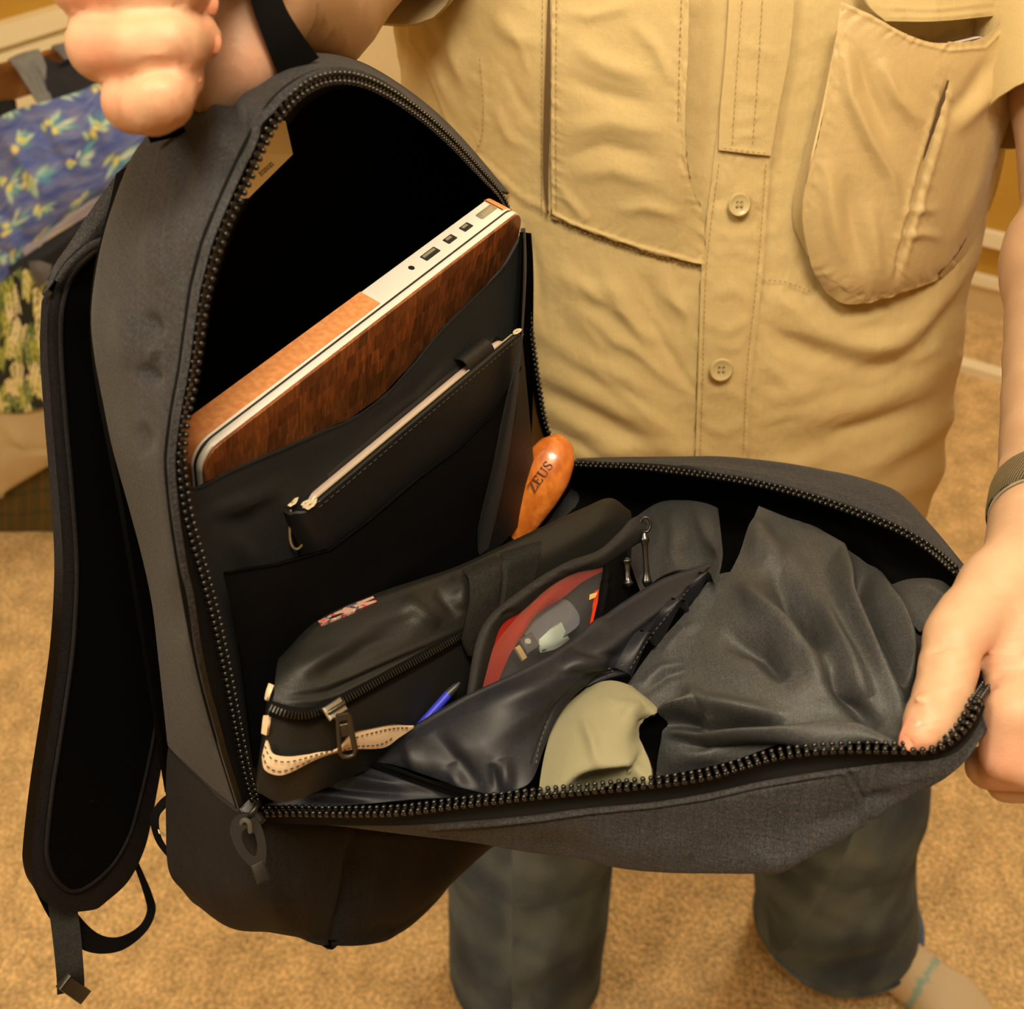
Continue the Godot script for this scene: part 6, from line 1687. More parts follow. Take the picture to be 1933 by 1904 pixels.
func pouch() -> void:
	var o := thing("zip_pouch", "long black zip pouch with cream trim lying across the bag's hinge", "pouch", at(700, 1280, pd(700)))
	var r := [
		[545, 1262, 0.030, 610, 1200, 0.034, 700, 1150, 0.034, 800, 1115, 0.034, 870, 1090, 0.034, 1000, 1030, 0.034, 1100, 985, 0.034, 1150, 965, 0.03, 1184, 978, 0.02],
		[527, 1242, 0.012, 600, 1170, 0.014, 700, 1124, 0.014, 800, 1090, 0.014, 870, 1066, 0.014, 1000, 1005, 0.014, 1100, 959, 0.014, 1152, 940, 0.014, 1190, 964, 0.013],
		[520, 1278, -0.002, 585, 1228, -0.004, 700, 1178, -0.004, 800, 1138, -0.004, 875, 1112, -0.004, 1000, 1052, -0.004, 1100, 1002, -0.003, 1150, 977, 0.0, 1193, 987, 0.007],
		[517, 1312, -0.008, 575, 1298, -0.012, 690, 1248, -0.012, 800, 1198, -0.010, 880, 1158, -0.008, 1000, 1098, -0.006, 1100, 1040, -0.004, 1150, 1012, 0.0, 1193, 1012, 0.007],
		[510, 1340, -0.008, 566, 1348, -0.014, 680, 1306, -0.014, 800, 1245, -0.010, 885, 1200, -0.007, 1000, 1140, -0.004, 1100, 1080, -0.002, 1150, 1050, 0.002, 1192, 1040, 0.008],
		[503, 1378, -0.004, 560, 1402, -0.011, 680, 1368, -0.011, 800, 1302, -0.006, 890, 1252, -0.003, 1000, 1190, 0.0, 1100, 1125, 0.002, 1150, 1090, 0.005, 1190, 1070, 0.010],
		[494, 1432, 0.0, 552, 1460, -0.006, 680, 1416, -0.005, 800, 1362, 0.0, 890, 1302, 0.002, 1000, 1230, 0.004, 1100, 1160, 0.006, 1150, 1120, 0.008, 1188, 1098, 0.012],
		[487, 1496, 0.004, 545, 1512, 0.004, 680, 1458, 0.006, 800, 1402, 0.01, 890, 1342, 0.012, 1000, 1262, 0.014, 1100, 1190, 0.014, 1150, 1150, 0.014, 1186, 1120, 0.016]]
	var black := tri(mat(rgb(27, 27, 25), 0.52, {"metallic_specular": 0.4, "normal_enabled": true, "normal_texture": noise_tex(0.3, 128, FastNoiseLite.TYPE_SIMPLEX, 2, 3.0), "normal_scale": 0.2}), 30.0)
	put("pouch_body", sheet(r.map(func(q): return along(q, "p")), 170, 90, 0.002, folds([[1.4, 5, 548, 1306, 600, 1298, 660, 1278, 740, 1243, 830, 1203, 885, 1180], [1.6, 5, 540, 1326, 600, 1322, 640, 1310, 700, 1280, 780, 1242, 850, 1205], [-1.5, 6, 540, 1316, 620, 1306, 700, 1268, 800, 1222],
		[0.9, 4, 530, 1252, 602, 1180, 702, 1134, 802, 1100, 870, 1076, 1000, 1014, 1100, 968, 1150, 950], [3, 16, 560, 1270, 620, 1240, 680, 1220], [-3, 16, 600, 1270, 700, 1215, 780, 1190], [3, 14, 760, 1130, 800, 1160, 830, 1180], [-3, 12, 820, 1110, 850, 1140, 865, 1165], [2.5, 12, 850, 1090, 870, 1110, 872, 1150], [-2, 14, 700, 1190, 770, 1170, 800, 1150]])), black, o)
	put("end_panel", sheet([along([512, 1292, 0.002, 505, 1345, 0.0, 497, 1400, 0.004, 488, 1480, 0.008], "p"), along([506, 1300, 0.02, 499, 1350, 0.02, 492, 1405, 0.02, 482, 1485, 0.02], "p")], 24, 8, 0.0015), black, o)
	var cream := mat(rgb(208, 182, 150), 0.85)
	put("trim_band", sheet([along([502, 1397, -0.006, 511, 1418, -0.010, 527, 1427, -0.012, 558, 1428, -0.014, 598, 1420, -0.014, 634, 1413, -0.013, 668, 1386, -0.014, 703, 1376, -0.013, 742, 1369, -0.011, 781, 1369, -0.008], "p", -0.0005),
		along([497, 1415, -0.005, 505, 1436, -0.009, 525, 1446, -0.011, 554, 1443, -0.013, 598, 1427, -0.014, 635, 1417, -0.013, 669, 1400, -0.012, 712, 1393, -0.011, 748, 1380, -0.009, 781, 1371, -0.008], "p", -0.0012),
		along([494, 1430, -0.004, 500, 1453, -0.007, 524, 1463, -0.010, 550, 1457, -0.012, 598, 1433, -0.013, 637, 1420, -0.012, 671, 1414, -0.010, 724, 1411, -0.008, 755, 1391, -0.008, 781, 1374, -0.008], "p", -0.0005)], 100, 8, 0.0012), cream, o)
	var st := Geo.new()
	stitches(st, curve(along([500, 1408, -0.0085, 509, 1428, -0.0125, 526, 1437, -0.0145, 556, 1436, -0.0165, 598, 1424, -0.0165, 634, 1415, -0.0155], "p"), 40), 0.0003, 0.0016, 0.0010, 0.0003)
	stitches(st, curve(along([497, 1424, -0.007, 504, 1446, -0.010, 525, 1456, -0.0125, 552, 1450, -0.0145, 590, 1433, -0.0155], "p"), 40), 0.0003, 0.0016, 0.0010, 0.0003)
	stitches(st, curve(along([672, 1392, -0.0155, 704, 1383, -0.0148, 742, 1375, -0.0125, 775, 1373, -0.0105], "p"), 40), 0.0003, 0.0016, 0.0010, 0.0003)
	stitches(st, curve(along([640, 1419, -0.015, 672, 1409, -0.013, 718, 1405, -0.0115, 745, 1390, -0.0105], "p"), 40), 0.0003, 0.0016, 0.0010, 0.0003)
	put("stitching", st, mat(rgb(60, 42, 34), 0.9), o)
	put("trim_band", sheet([along([513, 1291, -0.006, 506, 1308, -0.007, 502, 1322, -0.006], "p"), along([507, 1289, -0.002, 502, 1304, -0.003, 499, 1318, -0.002], "p")], 14, 4, 0.0012), mat(rgb(228, 206, 172), 0.8), o)
	put("trim_band", sheet([along([508, 1350, -0.008, 506, 1366, -0.007, 503, 1388, -0.006], "p"), along([497, 1350, -0.003, 495, 1364, -0.003, 493, 1384, -0.002], "p")], 14, 4, 0.0012), cream, o)
	put("print_patch", sheet([along([600, 1172, 0.010, 630, 1157, 0.010, 660, 1142, 0.010, 704, 1125, 0.010], "p"), along([606, 1178, 0.004, 640, 1166, 0.004, 670, 1152, 0.004, 712, 1135, 0.005], "p")], 24, 4, 0.001), print_patch(), o)
	# zipper of the pouch
	var zp_ := even(along([512, 1336, -0.013, 540, 1347, -0.018, 572, 1351, -0.0195, 604, 1343, -0.0195, 640, 1327, -0.019, 690, 1300, -0.018, 740, 1272, -0.016, 800, 1240, -0.0135, 880, 1195, -0.010], "p"), 0.0015)
	var zg := Geo.new()
	for i in zp_.size() - 1:
		var d := (zp_[i + 1] - zp_[i]).normalized()
		box(zg, Vector3(0.0008, 0.0030, 0.0012), frame(zp_[i] + (EYE - zp_[i]).normalized() * 0.0003, d, EYE - zp_[i]), 0.0002)
	tag(put("zipper_teeth", zg, M.tooth, o), "", "", "", "stuff")
	put("zipper_tape", sheet([along([512, 1322, -0.012, 560, 1334, -0.0165, 604, 1328, -0.0168, 690, 1286, -0.0158, 800, 1228, -0.0125, 880, 1184, -0.0092], "p"), along([510, 1336, -0.0122, 560, 1350, -0.0175, 604, 1344, -0.0178, 690, 1301, -0.0165, 800, 1241, -0.013, 880, 1196, -0.0095], "p"), along([507, 1352, -0.010, 560, 1366, -0.0162, 604, 1360, -0.0165, 690, 1316, -0.0155, 800, 1254, -0.012, 880, 1207, -0.009], "p")], 60, 8, 0.001), M.web_black, o)
	var steel := mat(rgb(196, 196, 190), 0.22, {"metallic": 0.9})
	var gun := mat(rgb(86, 82, 72), 0.28, {"metallic": 0.8})
	var sz := Node3D.new()
	sz.name = "pouch_slider"
	o.add_child(sz)
	var f := frame(at(632, 1338, pd(632) - 0.024), at(652, 1324, pd(652) - 0.023) - at(612, 1350, pd(612) - 0.024), EYE - at(632, 1338, 0.45))
	put("slider_body", box(Geo.new(), Vector3(0.0100, 0.0064, 0.0026), f, 0.0009), steel, sz)
	var br := Geo.new()
	tube(br, PackedVector3Array([f * Vector3(-0.004, 0, 0.001), f * Vector3(-0.002, 0, 0.0032), f * Vector3(0.003, 0, 0.0034), f * Vector3(0.0045, 0, 0.001)]), 0.0011, 8)
	put("bridge", br, gun, sz)
	var tab := Geo.new()
	var tf := frame(at(652, 1385, pd(652) - 0.030), at(656, 1424, pd(656) - 0.026) - at(644, 1342, pd(644) - 0.032), EYE - at(652, 1385, 0.45))
	for q in [[-0.0065, 0.0026], [0.0065, 0.0034]]: tube(tab, PackedVector3Array([tf * Vector3(-0.0085, q[1] * 0.8, 0), tf * Vector3(0.008, q[1], 0)]), 0.0009, 8)
	for q in [-1, 1]: tube(tab, PackedVector3Array([tf * Vector3(-0.0095, 0.0022 * q, 0), tf * Vector3(-0.004, 0.0026 * q, 0), tf * Vector3(0.0085, 0.0034 * q, 0), tf * Vector3(0.0108, 0.0022 * q, 0), tf * Vector3(0.0114, 0, 0)]), 0.0009, 8)
	box(tab, Vector3(0.0035, 0.0052, 0.0016), tf * Transform3D(Basis(), Vector3(-0.0085, 0, 0)), 0.0005)
	box(tab, Vector3(0.006, 0.0036, 0.0010), tf * Transform3D(Basis(), Vector3(-0.002, 0, 0)), 0.0003)
	put("zipper_pull", tab, gun, sz)
	# the wide webbing around it
	put("webbing_loop", sheet([along([868, 1072, 0.010, 910, 1054, 0.010, 960, 1033, 0.010, 1022, 1010, 0.010], "p"), along([884, 1088, -0.006, 920, 1074, -0.008, 968, 1052, -0.008, 1022, 1033, -0.006], "p"), along([890, 1126, -0.012, 930, 1108, -0.012, 975, 1085, -0.010, 1016, 1068, -0.008], "p"),
		along([883, 1176, -0.014, 918, 1156, -0.012, 962, 1130, -0.010, 1004, 1108, -0.008], "p"), along([876, 1208, -0.014, 906, 1200, -0.012, 950, 1180, -0.008, 990, 1150, -0.006], "p"), along([888, 1238, -0.012, 906, 1236, -0.009, 940, 1220, -0.006, 975, 1200, -0.004], "p")], 50, 50, 0.0016,
		folds([[-1.4, -3, 940, 1046, 949, 1063, 952, 1090, 946, 1140]])), M.web, o)

func print_patch() -> StandardMaterial3D:
	var im := Image.create(128, 32, false, Image.FORMAT_RGB8)
	im.fill(rgb(176, 140, 128))
	for i in 26: blot(im, rng.randf() * 128, rng.randf() * 32, rng.randf_range(4, 10), rng.randf_range(2, 5), rng.randf() * 3.0, [rgb(210, 60, 36), rgb(70, 66, 90), rgb(220, 190, 180), rgb(50, 44, 52)][i % 4])
	return mat(Color.WHITE, 0.8, {"albedo_texture": ImageTexture.create_from_image(im)})

func clear_pouch() -> void:
	var o := thing("clear_pouch", "clear-fronted pouch with grey binding and red lining behind the organizer pocket", "pouch", at(1040, 1180, qd(1040)))
	var outer := [881, 1312, 0, 898, 1215, 0, 924, 1163, 0, 971, 1123, 0, 1024, 1086, 0, 1076, 1058, 0, 1129, 1039, 0, 1168, 1005, 0, 1189, 982, 0, 1206, 976, 0, 1221, 988, 0]
	var inner := [908, 1304, 0, 929, 1223, 0, 948, 1176, 0, 987, 1150, 0, 1037, 1107, 0, 1084, 1081, 0, 1137, 1068, 0, 1176, 1042, 0, 1200, 1026, 0, 1210, 1020, 0, 1219, 1010, 0]
	var mid := []
	for i in range(0, outer.size(), 3): mid.append_array([(outer[i] + inner[i]) * 0.5, (outer[i + 1] + inner[i + 1]) * 0.5, -0.004])
	put("binding", sheet([along(shifted(outer, 1, 2, 0.004), "q"), along(outer, "q"), along(mid, "q"), along(inner, "q"), along(shifted(inner, 1, 2, 0.003), "q")], 120, 14, 0.001, folds([[1.0, 4, 905, 1200, 960, 1140, 1030, 1098, 1100, 1066, 1180, 1020], [-1.6, 5, 1030, 1097, 1040, 1090, 1050, 1090], [-1.6, 5, 1050, 1086, 1066, 1080, 1075, 1078], [-1.6, 5, 1005, 1112, 1018, 1106], [-1.5, 5, 945, 1165, 975, 1150]])), M.binding, o)
	var red_in := [936, 1296, 0.004, 966, 1228, 0.005, 988, 1192, 0.005, 1012, 1160, 0.005, 1062, 1128, 0.005, 1100, 1098, 0.005, 1138, 1078, 0.004]
	var rip := weave(256, 8, Color(0.66, 0.15, 0.07), 0.06, 0.03, 0.3)
	put("red_lining", sheet([along(inner.slice(0, 21), "q", 0.002), along(red_in, "q")], 80, 8, 0.0008, folds([[1.5, 8, 960, 1230, 1000, 1160, 1060, 1110]])), tri(mat(Color.WHITE, 0.5, {"albedo_texture": rip, "backlight_enabled": true, "backlight": Color(0.25, 0.05, 0.03)}), 24.0), o)
	put("back_lining", sheet([along([915, 1320, 0.014, 1000, 1330, 0.014, 1080, 1250, 0.014, 1160, 1190, 0.014], "q"), along([945, 1230, 0.016, 1010, 1220, 0.016, 1080, 1180, 0.016, 1165, 1140, 0.014], "q"), along([990, 1155, 0.012, 1050, 1120, 0.012, 1100, 1090, 0.012, 1170, 1055, 0.010], "q")], 30, 30, 0.001), mat(rgb(46, 44, 48), 0.6), o)
	put("clear_window", sheet([along([905, 1310, 0.001, 990, 1330, 0.0, 1080, 1260, 0.0, 1150, 1200, 0.002], "q"), along([930, 1225, 0.001, 1010, 1200, -0.002, 1080, 1160, -0.002, 1150, 1130, 0.002], "q"), along([987, 1151, 0.001, 1037, 1108, 0.0, 1084, 1082, 0.0, 1140, 1068, 0.002], "q")], 30, 30, 0.0, folds([[1.5, 18, 980, 1250, 1060, 1190, 1120, 1140], [-1.5, 16, 1010, 1170, 1080, 1130]])),
		mat(Color(0.85, 0.85, 0.85, 0.05), 0.12, {"transparency": BaseMaterial3D.TRANSPARENCY_ALPHA}), o)
	put("zipper_band", sheet([along([1142, 1066, -0.001, 1168, 1052, -0.002, 1184, 1042, -0.001], "q"), along([1134, 1110, -0.001, 1158, 1104, -0.003, 1186, 1094, -0.001], "q"), along([1118, 1180, -0.001, 1150, 1165, -0.003, 1186, 1150, -0.001], "q")], 20, 24, 0.001, folds([[1.2, 4, 1150, 1064, 1146, 1108, 1136, 1165], [-1, 3, 1134, 1102, 1160, 1098]])), M.inner, o)
	put("red_lining", sheet([along([1124, 1116, -0.001, 1131, 1112, -0.001], "q"), along([1120, 1145, -0.001, 1127, 1145, -0.001], "q"), along([1112, 1182, -0.001, 1120, 1176, -0.001], "q")], 4, 16, 0.0006), mat(rgb(214, 60, 26), 0.5), o)
	put("paper_bit", sheet([along([1115, 1122, -0.002, 1128, 1117, -0.002], "q"), along([1113, 1132, -0.002, 1124, 1127, -0.002], "q")], 4, 4, 0.0006), mat(rgb(220, 180, 110), 0.8), o)
	for s in [[1183, 1052, 1186, 1106], [1216, 1006, 1222, 1108]]:
		var pl := Geo.new()
		var a := at(s[0], s[1], qd(s[0]) - 0.006)
		var b := at(s[2], s[3], qd(s[2]) - 0.008)
		tube(pl, curve(PackedVector3Array([a, a.lerp(b, 0.12), a.lerp(b, 0.25), a.lerp(b, 0.5), a.lerp(b, 0.75), a.lerp(b, 0.9), b]), 30), [0.0012, 0.0026, 0.0016, 0.0014, 0.0017, 0.0028, 0.0014], 14, 0.6, (EYE - a).normalized())
		put("zipper_pull", pl, M.tooth, o)
	var ring := Geo.new()
	var rp := PackedVector3Array()
	for i in 21: rp.append(at(1218 + 10 * cos(TAU * i / 20.0), 990 + 14 * sin(TAU * i / 20.0), qd(1218) - 0.004))
	tube(ring, rp, 0.0007, 8)
	put("ring", ring, M.tooth, o)
	# the gadget inside it
	var gd := thing("gadget", "small grey gadget with a pale hinged tab inside the clear pouch", "gadget", at(1035, 1205, qd(1035) + 0.006))
	var slate := mat(rgb(78, 84, 96), 0.4)
	var f := frame(at(1040, 1180, qd(1040) + 0.009), at(1092, 1150, qd(1092) + 0.008) - at(985, 1225, qd(985) + 0.009), EYE - at(1040, 1180, 0.5))
	put("case", slab(Geo.new(), rounded(0.034, 0.018, 0.007), -0.002, 0.002, 0.001, f), slate, gd)
	put("tab", sheet([along([1018, 1206, 0.004, 1040, 1188, 0.002, 1060, 1174, 0.003], "q"), along([1018, 1222, 0.003, 1045, 1212, 0.001, 1072, 1200, 0.003], "q"), along([1020, 1232, 0.004, 1050, 1224, 0.003, 1076, 1206, 0.005], "q")], 16, 16, 0.0015), mat(rgb(164, 178, 172), 0.3), gd)
	var f2 := frame(at(998, 1214, qd(998) + 0.003), at(1014, 1204, qd(1014)) - at(984, 1222, qd(984)), EYE - at(998, 1214, 0.5))
	put("hinge", box(Geo.new(), Vector3(0.0085, 0.0082, 0.003), f2, 0.0006), mat(rgb(58, 60, 66), 0.4), gd)
	put("stud", lathe(Geo.new(), [[0.0, 0.0012], [0.0014, 0.0012], [0.0017, 0.0]], f2 * Transform3D(Basis(Vector3.RIGHT, PI / 2), Vector3(-0.001, 0.001, 0.0014)), 16), mat(rgb(150, 152, 152), 0.3), gd)
	put("clip", box(Geo.new(), Vector3(0.0032, 0.0075, 0.0022), f2 * Transform3D(Basis(), Vector3(-0.0068, -0.002, 0)), 0.0005), mat(rgb(196, 176, 130), 0.25, {"metallic": 0.7}), gd)

func watch() -> void:
	var c := at(1995, 962, 0.4775)
	var ax := (at(2072, 330, 0.70) - c).normalized()
	var o := thing("wristwatch", "woven steel watch band around the man's left wrist", "watch", c)
	var side := ax.cross(EYE - c).normalized()
	var front := side.cross(ax).normalized()
	var p := PackedVector3Array()
	for v in 7:
		for u in 65:
			var a := TAU * u / 64.0
			var bulge := 0.0006 * (1.0 - pow((v - 3) / 3.0, 4))
			p.append(c + ax * ((v - 3) / 3.0 * 0.0098 + 0.001) + (side * cos(a) * 1.02 + front * sin(a)) * (0.0268 + bulge))
	var im := Image.create(256, 64, false, Image.FORMAT_RGB8)
	for y in 64:
		for x in 256:
			var q := sin((x + y) * TAU / 16.0)
			var k := 0.30 + 0.38 * smoothstep(-0.5, 0.7, q) + rng.randfn(0.0, 0.02)
			im.set_pixel(x, y, Color(k, k * 0.96, k * 0.84))
	var wm := mat(Color.WHITE, 0.38, {"metallic": 0.75, "albedo_texture": ImageTexture.create_from_image(im)})
	wm.uv1_scale = Vector3(7, 1.5, 1)
	put("band", skin(Geo.new(), p, 64, 6, 0.0012, null, true, c + front + side * 0.0), wm, o)
	var e := Geo.new()
	for v in [-1, 1]:
		var rp := PackedVector3Array()
		for u in 49:
			var a := TAU * u / 48.0
			rp.append(c + ax * (v * 0.0100 + 0.001) + (side * cos(a) * 1.02 + front * sin(a)) * 0.0268)
		tube(e, rp, 0.0006, 6)
	put("band_edge", e, mat(rgb(210, 204, 180), 0.3, {"metallic": 0.6}), o)

# ---------------------------------------------------------------- chair with clothes, against the left wall
func vrow(a: Array) -> PackedVector3Array:     # [x, y, how far away on the ground]
	var o := PackedVector3Array()
	var c := cos(deg_to_rad(PITCH))
	var s := -sin(deg_to_rad(PITCH))
	for i in range(0, a.size(), 3):
		o.append(at(a[i], a[i + 1], a[i + 2] / (c - s * (a[i + 1] - 952.0) / F)))
	return o

func vsheet(a: Array, nu: int, nv: int, thick: float, f := []) -> Geo:
	return sheet(a.map(func(r): return vrow(r)), nu, nv, thick, folds(f) if f.size() else null)

func background() -> void:
	var wood := tri(mat(Color.WHITE, 0.5, {"albedo_texture": noise_tex(0.02, 256, FastNoiseLite.TYPE_SIMPLEX, 3, 0.0, [[0.2, rgb(104, 62, 26)], [0.5, rgb(128, 80, 36)], [0.8, rgb(146, 96, 46)]], 4)}), 2.0)
	var a := vrow([-60, 172, 1.93])[0]
	var b := vrow([262, 84, 2.22])[0]
	var ch := thing("chair", "wooden chair heaped with clothes beside the left wall", "chair", Vector3((a.x + b.x) / 2, 0, (a.z + b.z) / 2))
	var x := Vector3(b.x - a.x, 0, b.z - a.z)
	var w := x.length()
	var f := frame((a + b) / 2, x, Vector3(0.848, 0, 0.53))
	if f.basis.y.y < 0: f = Transform3D(Basis(f.basis.x, -f.basis.y, f.basis.z), f.origin)
	var h := f.origin.y
	put("top_rail", box(Geo.new(), Vector3(w, 0.062, 0.022), f, 0.006), wood, ch)
	put("back_slat", box(Geo.new(), Vector3(w * 0.96, 0.04, 0.016), f * Transform3D(Basis(), Vector3(0, -0.075, 0)), 0.004), tri(mat(rgb(140, 108, 44), 0.6), 1.0), ch)
	for s in [-1, 1]:
		put("back_post", box(Geo.new(), Vector3(0.035, h, 0.03), f * Transform3D(Basis(), Vector3(s * (w / 2 - 0.02), -h / 2, -0.012)), 0.005), wood, ch)
		put("leg", box(Geo.new(), Vector3(0.035, 0.44, 0.035), f * Transform3D(Basis(), Vector3(s * (w / 2 - 0.03), 0.22 - h, 0.30)), 0.005), wood, ch)
	put("seat", box(Geo.new(), Vector3(w, 0.03, 0.36), f * Transform3D(Basis(), Vector3(0, 0.45 - h, 0.165)), 0.008), wood, ch)
	var navy := mat(rgb(32, 34, 42), 0.9)
	tag(put("shorts", vsheet([[14, 112, 1.955, 40, 100, 1.98, 62, 94, 1.99, 74, 92, 2.0], [24, 120, 1.945, 48, 116, 1.96, 68, 112, 1.975, 82, 110, 1.985], [48, 155, 1.935, 64, 150, 1.95, 80, 146, 1.96, 92, 140, 1.97], [72, 196, 1.915, 84, 194, 1.92, 94, 194, 1.93, 104, 192, 1.94]], 24, 24, 0.006, [[8, 6, 30, 112, 60, 150, 84, 190], [-6, 5, 60, 110, 76, 150, 90, 180]]),
		tri(mat(rgb(126, 128, 130), 0.95, {"normal_enabled": true, "normal_texture": noise_tex(0.2, 128, FastNoiseLite.TYPE_SIMPLEX, 2, 3.0)}), 6.0)), "faded denim shorts leg with a frayed edge hung over the chair rail", "shorts")
	tag(put("cut_off", vsheet([[98, 86, 2.03, 112, 82, 2.05, 132, 78, 2.07], [108, 98, 2.02, 124, 94, 2.03, 142, 92, 2.05], [122, 112, 2.0, 136, 110, 2.01, 152, 108, 2.02]], 14, 14, 0.006, [[6, 5, 104, 88, 120, 100, 130, 110]]), tri(mat(rgb(110, 114, 120), 0.95), 6.0)), "small grey frayed cut-off hanging on the rail behind the raised hand", "clothing")
	tag(put("dark_shirt", vsheet([[66, 100, 1.99, 120, 118, 1.99, 160, 92, 2.05, 220, 70, 2.1], [80, 140, 1.965, 110, 136, 1.98, 160, 120, 2.03, 230, 100, 2.08], [96, 200, 1.93, 130, 184, 1.95, 180, 165, 1.98, 260, 150, 2.05]], 24, 24, 0.006, [[6, 12, 110, 140, 140, 180]]), navy), "black shirt hung over the chair rail above the blue print", "shirt")
	tag(put("black_garment", vsheet([[-60, 215, 1.93, 0, 190, 1.93, 30, 188, 1.94], [-60, 250, 1.9, 0, 228, 1.9, 34, 214, 1.92]], 14, 8, 0.01), mat(rgb(16, 15, 15), 0.9)), "black garment bunched at the chair's end below the rail", "clothing")
	var blue := put("print_shirt", vsheet([
		[-70, 260, 1.86, -10, 225, 1.86, 40, 203, 1.87, 90, 190, 1.88, 150, 172, 1.93, 200, 150, 1.98, 280, 128, 2.05], [-80, 340, 1.80, -10, 305, 1.80, 50, 284, 1.81, 110, 270, 1.83, 175, 252, 1.88, 230, 236, 1.93, 300, 220, 2.0], [-80, 430, 1.76, -20, 400, 1.76, 40, 380, 1.77, 100, 362, 1.79, 160, 342, 1.84, 210, 325, 1.88, 290, 300, 1.95],
		[-80, 500, 1.74, -20, 480, 1.74, 20, 462, 1.74, 60, 440, 1.76, 105, 415, 1.79, 150, 390, 1.83, 220, 360, 1.9], [-80, 570, 1.74, -30, 556, 1.73, 4, 545, 1.73, 20, 530, 1.74, 34, 500, 1.75, 60, 470, 1.77, 110, 430, 1.82]], 70, 70, 0.006,
		[[12, 14, 0, 250, 60, 330, 100, 380], [-10, 12, 60, 220, 110, 300, 150, 350], [10, 12, 130, 190, 180, 250, 220, 300], [-10, 12, -10, 380, 40, 440, 60, 470], [8, 10, 30, 300, 110, 270, 200, 240], [-8, 8, 0, 470, 30, 490]]), blue_print())
	tag(blue, "blue shirt printed with yellow and teal birds draped over the chair", "shirt")
	tag(put("grey_cloth", vsheet([[40, 470, 1.75, 90, 430, 1.79, 150, 385, 1.84, 250, 320, 1.94], [50, 490, 1.74, 100, 445, 1.78, 160, 410, 1.83, 260, 350, 1.93]], 24, 10, 0.01, [[8, 8, 60, 470, 140, 405, 220, 350]]), mat(rgb(146, 140, 150), 0.9)), "strip of pale grey cloth folded under the blue print", "cloth")
	tag(put("dark_trousers", vsheet([[14, 505, 1.72, 60, 474, 1.75, 110, 440, 1.79, 180, 400, 1.86], [30, 535, 1.71, 75, 500, 1.74, 120, 470, 1.78, 190, 430, 1.85], [40, 590, 1.71, 80, 560, 1.73, 120, 530, 1.77, 190, 480, 1.84]], 24, 16, 0.015, [[10, 10, 40, 510, 100, 470, 150, 430]]), mat(rgb(24, 27, 36), 0.85)), "dark navy trousers folded between the two printed shirts", "trousers")
	tag(put("sleeve_end", vsheet([[54, 494, 1.70, 74, 492, 1.69, 98, 500, 1.70], [58, 515, 1.69, 70, 510, 1.675, 96, 515, 1.69], [70, 545, 1.69, 84, 535, 1.68, 100, 530, 1.69]], 14, 14, 0.008), mat(rgb(92, 92, 98), 0.9)), "rolled grey sleeve end poking out beside the strap", "clothing")
	var leaf := put("leaf_shirt", vsheet([
		[-70, 560, 1.72, -10, 540, 1.715, 20, 520, 1.715, 50, 505, 1.72, 110, 530, 1.73], [-70, 640, 1.70, -10, 630, 1.70, 30, 620, 1.70, 66, 612, 1.71, 120, 620, 1.72], [-70, 710, 1.69, -10, 705, 1.69, 34, 700, 1.69, 72, 696, 1.70, 130, 700, 1.72], [-70, 776, 1.69, -6, 778, 1.69, 40, 780, 1.69, 80, 770, 1.69, 140, 768, 1.71]], 50, 50, 0.006,
		[[8, 10, 10, 540, 20, 650, 10, 760], [-8, 9, 40, 560, 46, 660, 50, 770], [8, 9, 70, 560, 74, 680, 76, 760]]), leaf_print())
	tag(leaf, "shirt with green and cream palm leaves hanging below the blue print", "shirt")
	tag(put("white_cloth", vsheet([[-70, 772, 1.70, 0, 774, 1.70, 50, 776, 1.70, 130, 768, 1.72], [-70, 840, 1.70, 0, 845, 1.69, 40, 850, 1.69, 130, 850, 1.71], [-70, 900, 1.71, 0, 905, 1.70, 36, 900, 1.70, 130, 850, 1.715], [-70, 940, 1.72, 0, 940, 1.71, 16, 925, 1.71, 130, 856, 1.72]], 30, 30, 0.006,
		[[8, 9, 0, 790, 50, 850, 80, 855], [-8, 7, 0, 842, 50, 850, 100, 848], [6, 8, 8, 860, 12, 910]]), tri(mat(rgb(196, 178, 142), 0.95), 6.0)), "crumpled off-white cloth hanging under the palm leaf shirt", "cloth")
	var plaid := Image.create(64, 64, false, Image.FORMAT_RGB8)
	for y in 64:
		for xx in 64:
			var c := Color(0.34, 0.30, 0.16)
			if xx % 32 < 5: c = c.lerp(Color(0.50, 0.34, 0.12), 0.6)
			if y % 32 < 5: c = c.lerp(Color(0.22, 0.24, 0.14), 0.5)
			plaid.set_pixel(xx, y, c)
	tag(put("olive_cloth", vsheet([[-70, 850, 1.75, 0, 850, 1.745, 60, 845, 1.745, 130, 840, 1.75], [-70, 930, 1.76, 0, 930, 1.75, 60, 925, 1.75, 130, 920, 1.76], [-70, 1004, 1.775, 0, 1004, 1.775, 60, 1003, 1.775, 130, 1003, 1.775]], 30, 24, 0.008, [[8, 9, 30, 860, 40, 930, 36, 990], [-6, 8, 70, 860, 74, 930, 80, 990]]),
		mat(Color.WHITE, 0.95, {"albedo_texture": ImageTexture.create_from_image(plaid), "uv1_scale": Vector3(4, 2, 1)})), "olive plaid cloth at the bottom of the heap touching the carpet", "cloth")

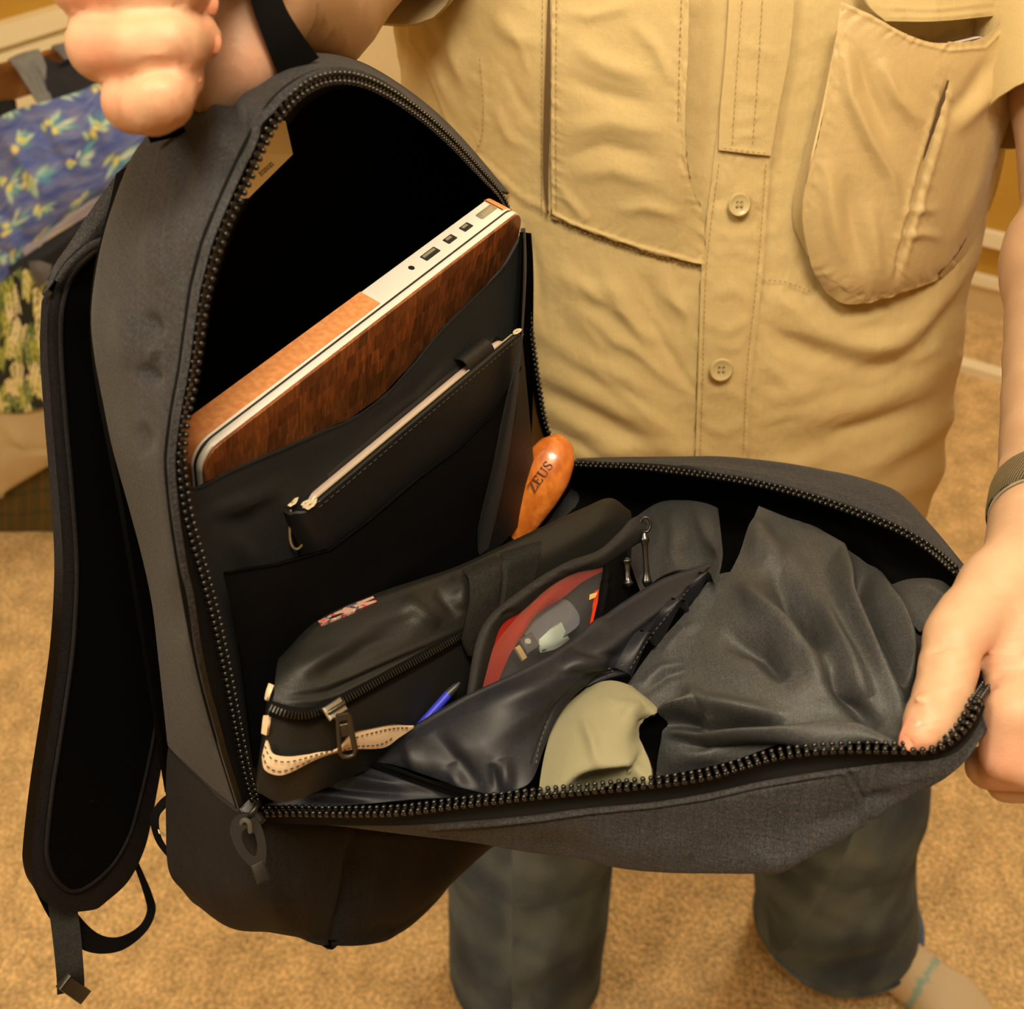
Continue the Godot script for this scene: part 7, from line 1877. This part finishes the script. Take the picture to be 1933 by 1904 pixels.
func blue_print() -> StandardMaterial3D:
	var im := Image.create(640, 640, false, Image.FORMAT_RGB8)
	var n := FastNoiseLite.new()
	n.frequency = 0.012
	for y in 640:
		for x in 640:
			im.set_pixel(x, y, rgb(74, 94, 176).lerp(rgb(124, 132, 176), clampf(0.45 + 0.9 * n.get_noise_2d(x * 0.5 + y * 0.6, y * 1.6 - x * 0.5), 0, 1)))
	for k in 90:
		blot(im, rng.randf() * 640, rng.randf() * 640, rng.randf_range(40, 90), rng.randf_range(5, 12), -0.45 + rng.randf_range(-0.2, 0.2), Color([rgb(60, 76, 158), rgb(138, 146, 186), rgb(96, 110, 178)][k % 3], 0.6), 0.8)
	for j in 5:
		for i in 5:
			var cx := (i + 0.5 * (j % 2) + rng.randf_range(-0.25, 0.25)) * 128.0
			var cy := (j + rng.randf_range(-0.25, 0.25)) * 128.0
			var t := rng.randf_range(-0.9, 0.9)
			for k in 11:
				var a := t + rng.randf_range(-1.0, 1.0)
				var l := rng.randf_range(22, 60)
				blot(im, cx + cos(a) * l, cy + sin(a) * l * 0.8, l * 0.8, rng.randf_range(9, 18), a, [rgb(178, 212, 198), rgb(104, 172, 182), rgb(150, 196, 176), rgb(84, 140, 176), rgb(198, 214, 200)][k % 5], 0.85)
			for k in 4:
				blot(im, cx + rng.randf_range(-24, 20), cy + rng.randf_range(-24, 20), rng.randf_range(16, 32), rng.randf_range(10, 18), t + rng.randf_range(0.8, 1.8), [rgb(232, 220, 120), rgb(206, 214, 130), rgb(226, 214, 140), rgb(180, 206, 150)][k], 0.75)
	return mat(Color.WHITE, 0.85, {"albedo_texture": ImageTexture.create_from_image(im)})

func leaf_print() -> StandardMaterial3D:
	var im := Image.create(384, 384, false, Image.FORMAT_RGB8)
	im.fill(rgb(34, 40, 36))
	for i in 110:
		var cx := rng.randf() * 384
		var cy := rng.randf() * 384
		var dir := rng.randf_range(-0.6, 0.6) + PI / 2
		var pal: Array = [[rgb(240, 228, 186), rgb(226, 216, 172)], [rgb(146, 160, 70), rgb(186, 188, 100)], [rgb(236, 222, 176), rgb(196, 196, 120)], [rgb(90, 118, 76), rgb(120, 140, 70)]][i % 4]
		for k in 6:
			for sd in [-1, 1]:
				var a: float = dir + sd * 0.7
				blot(im, cx + cos(dir) * k * 11 + cos(a) * 14, cy + sin(dir) * k * 11 + sin(a) * 14, 17 - k, 4.6, a, pal[k % 2], 0.3)
	return mat(Color.WHITE, 0.9, {"albedo_texture": ImageTexture.create_from_image(im)})
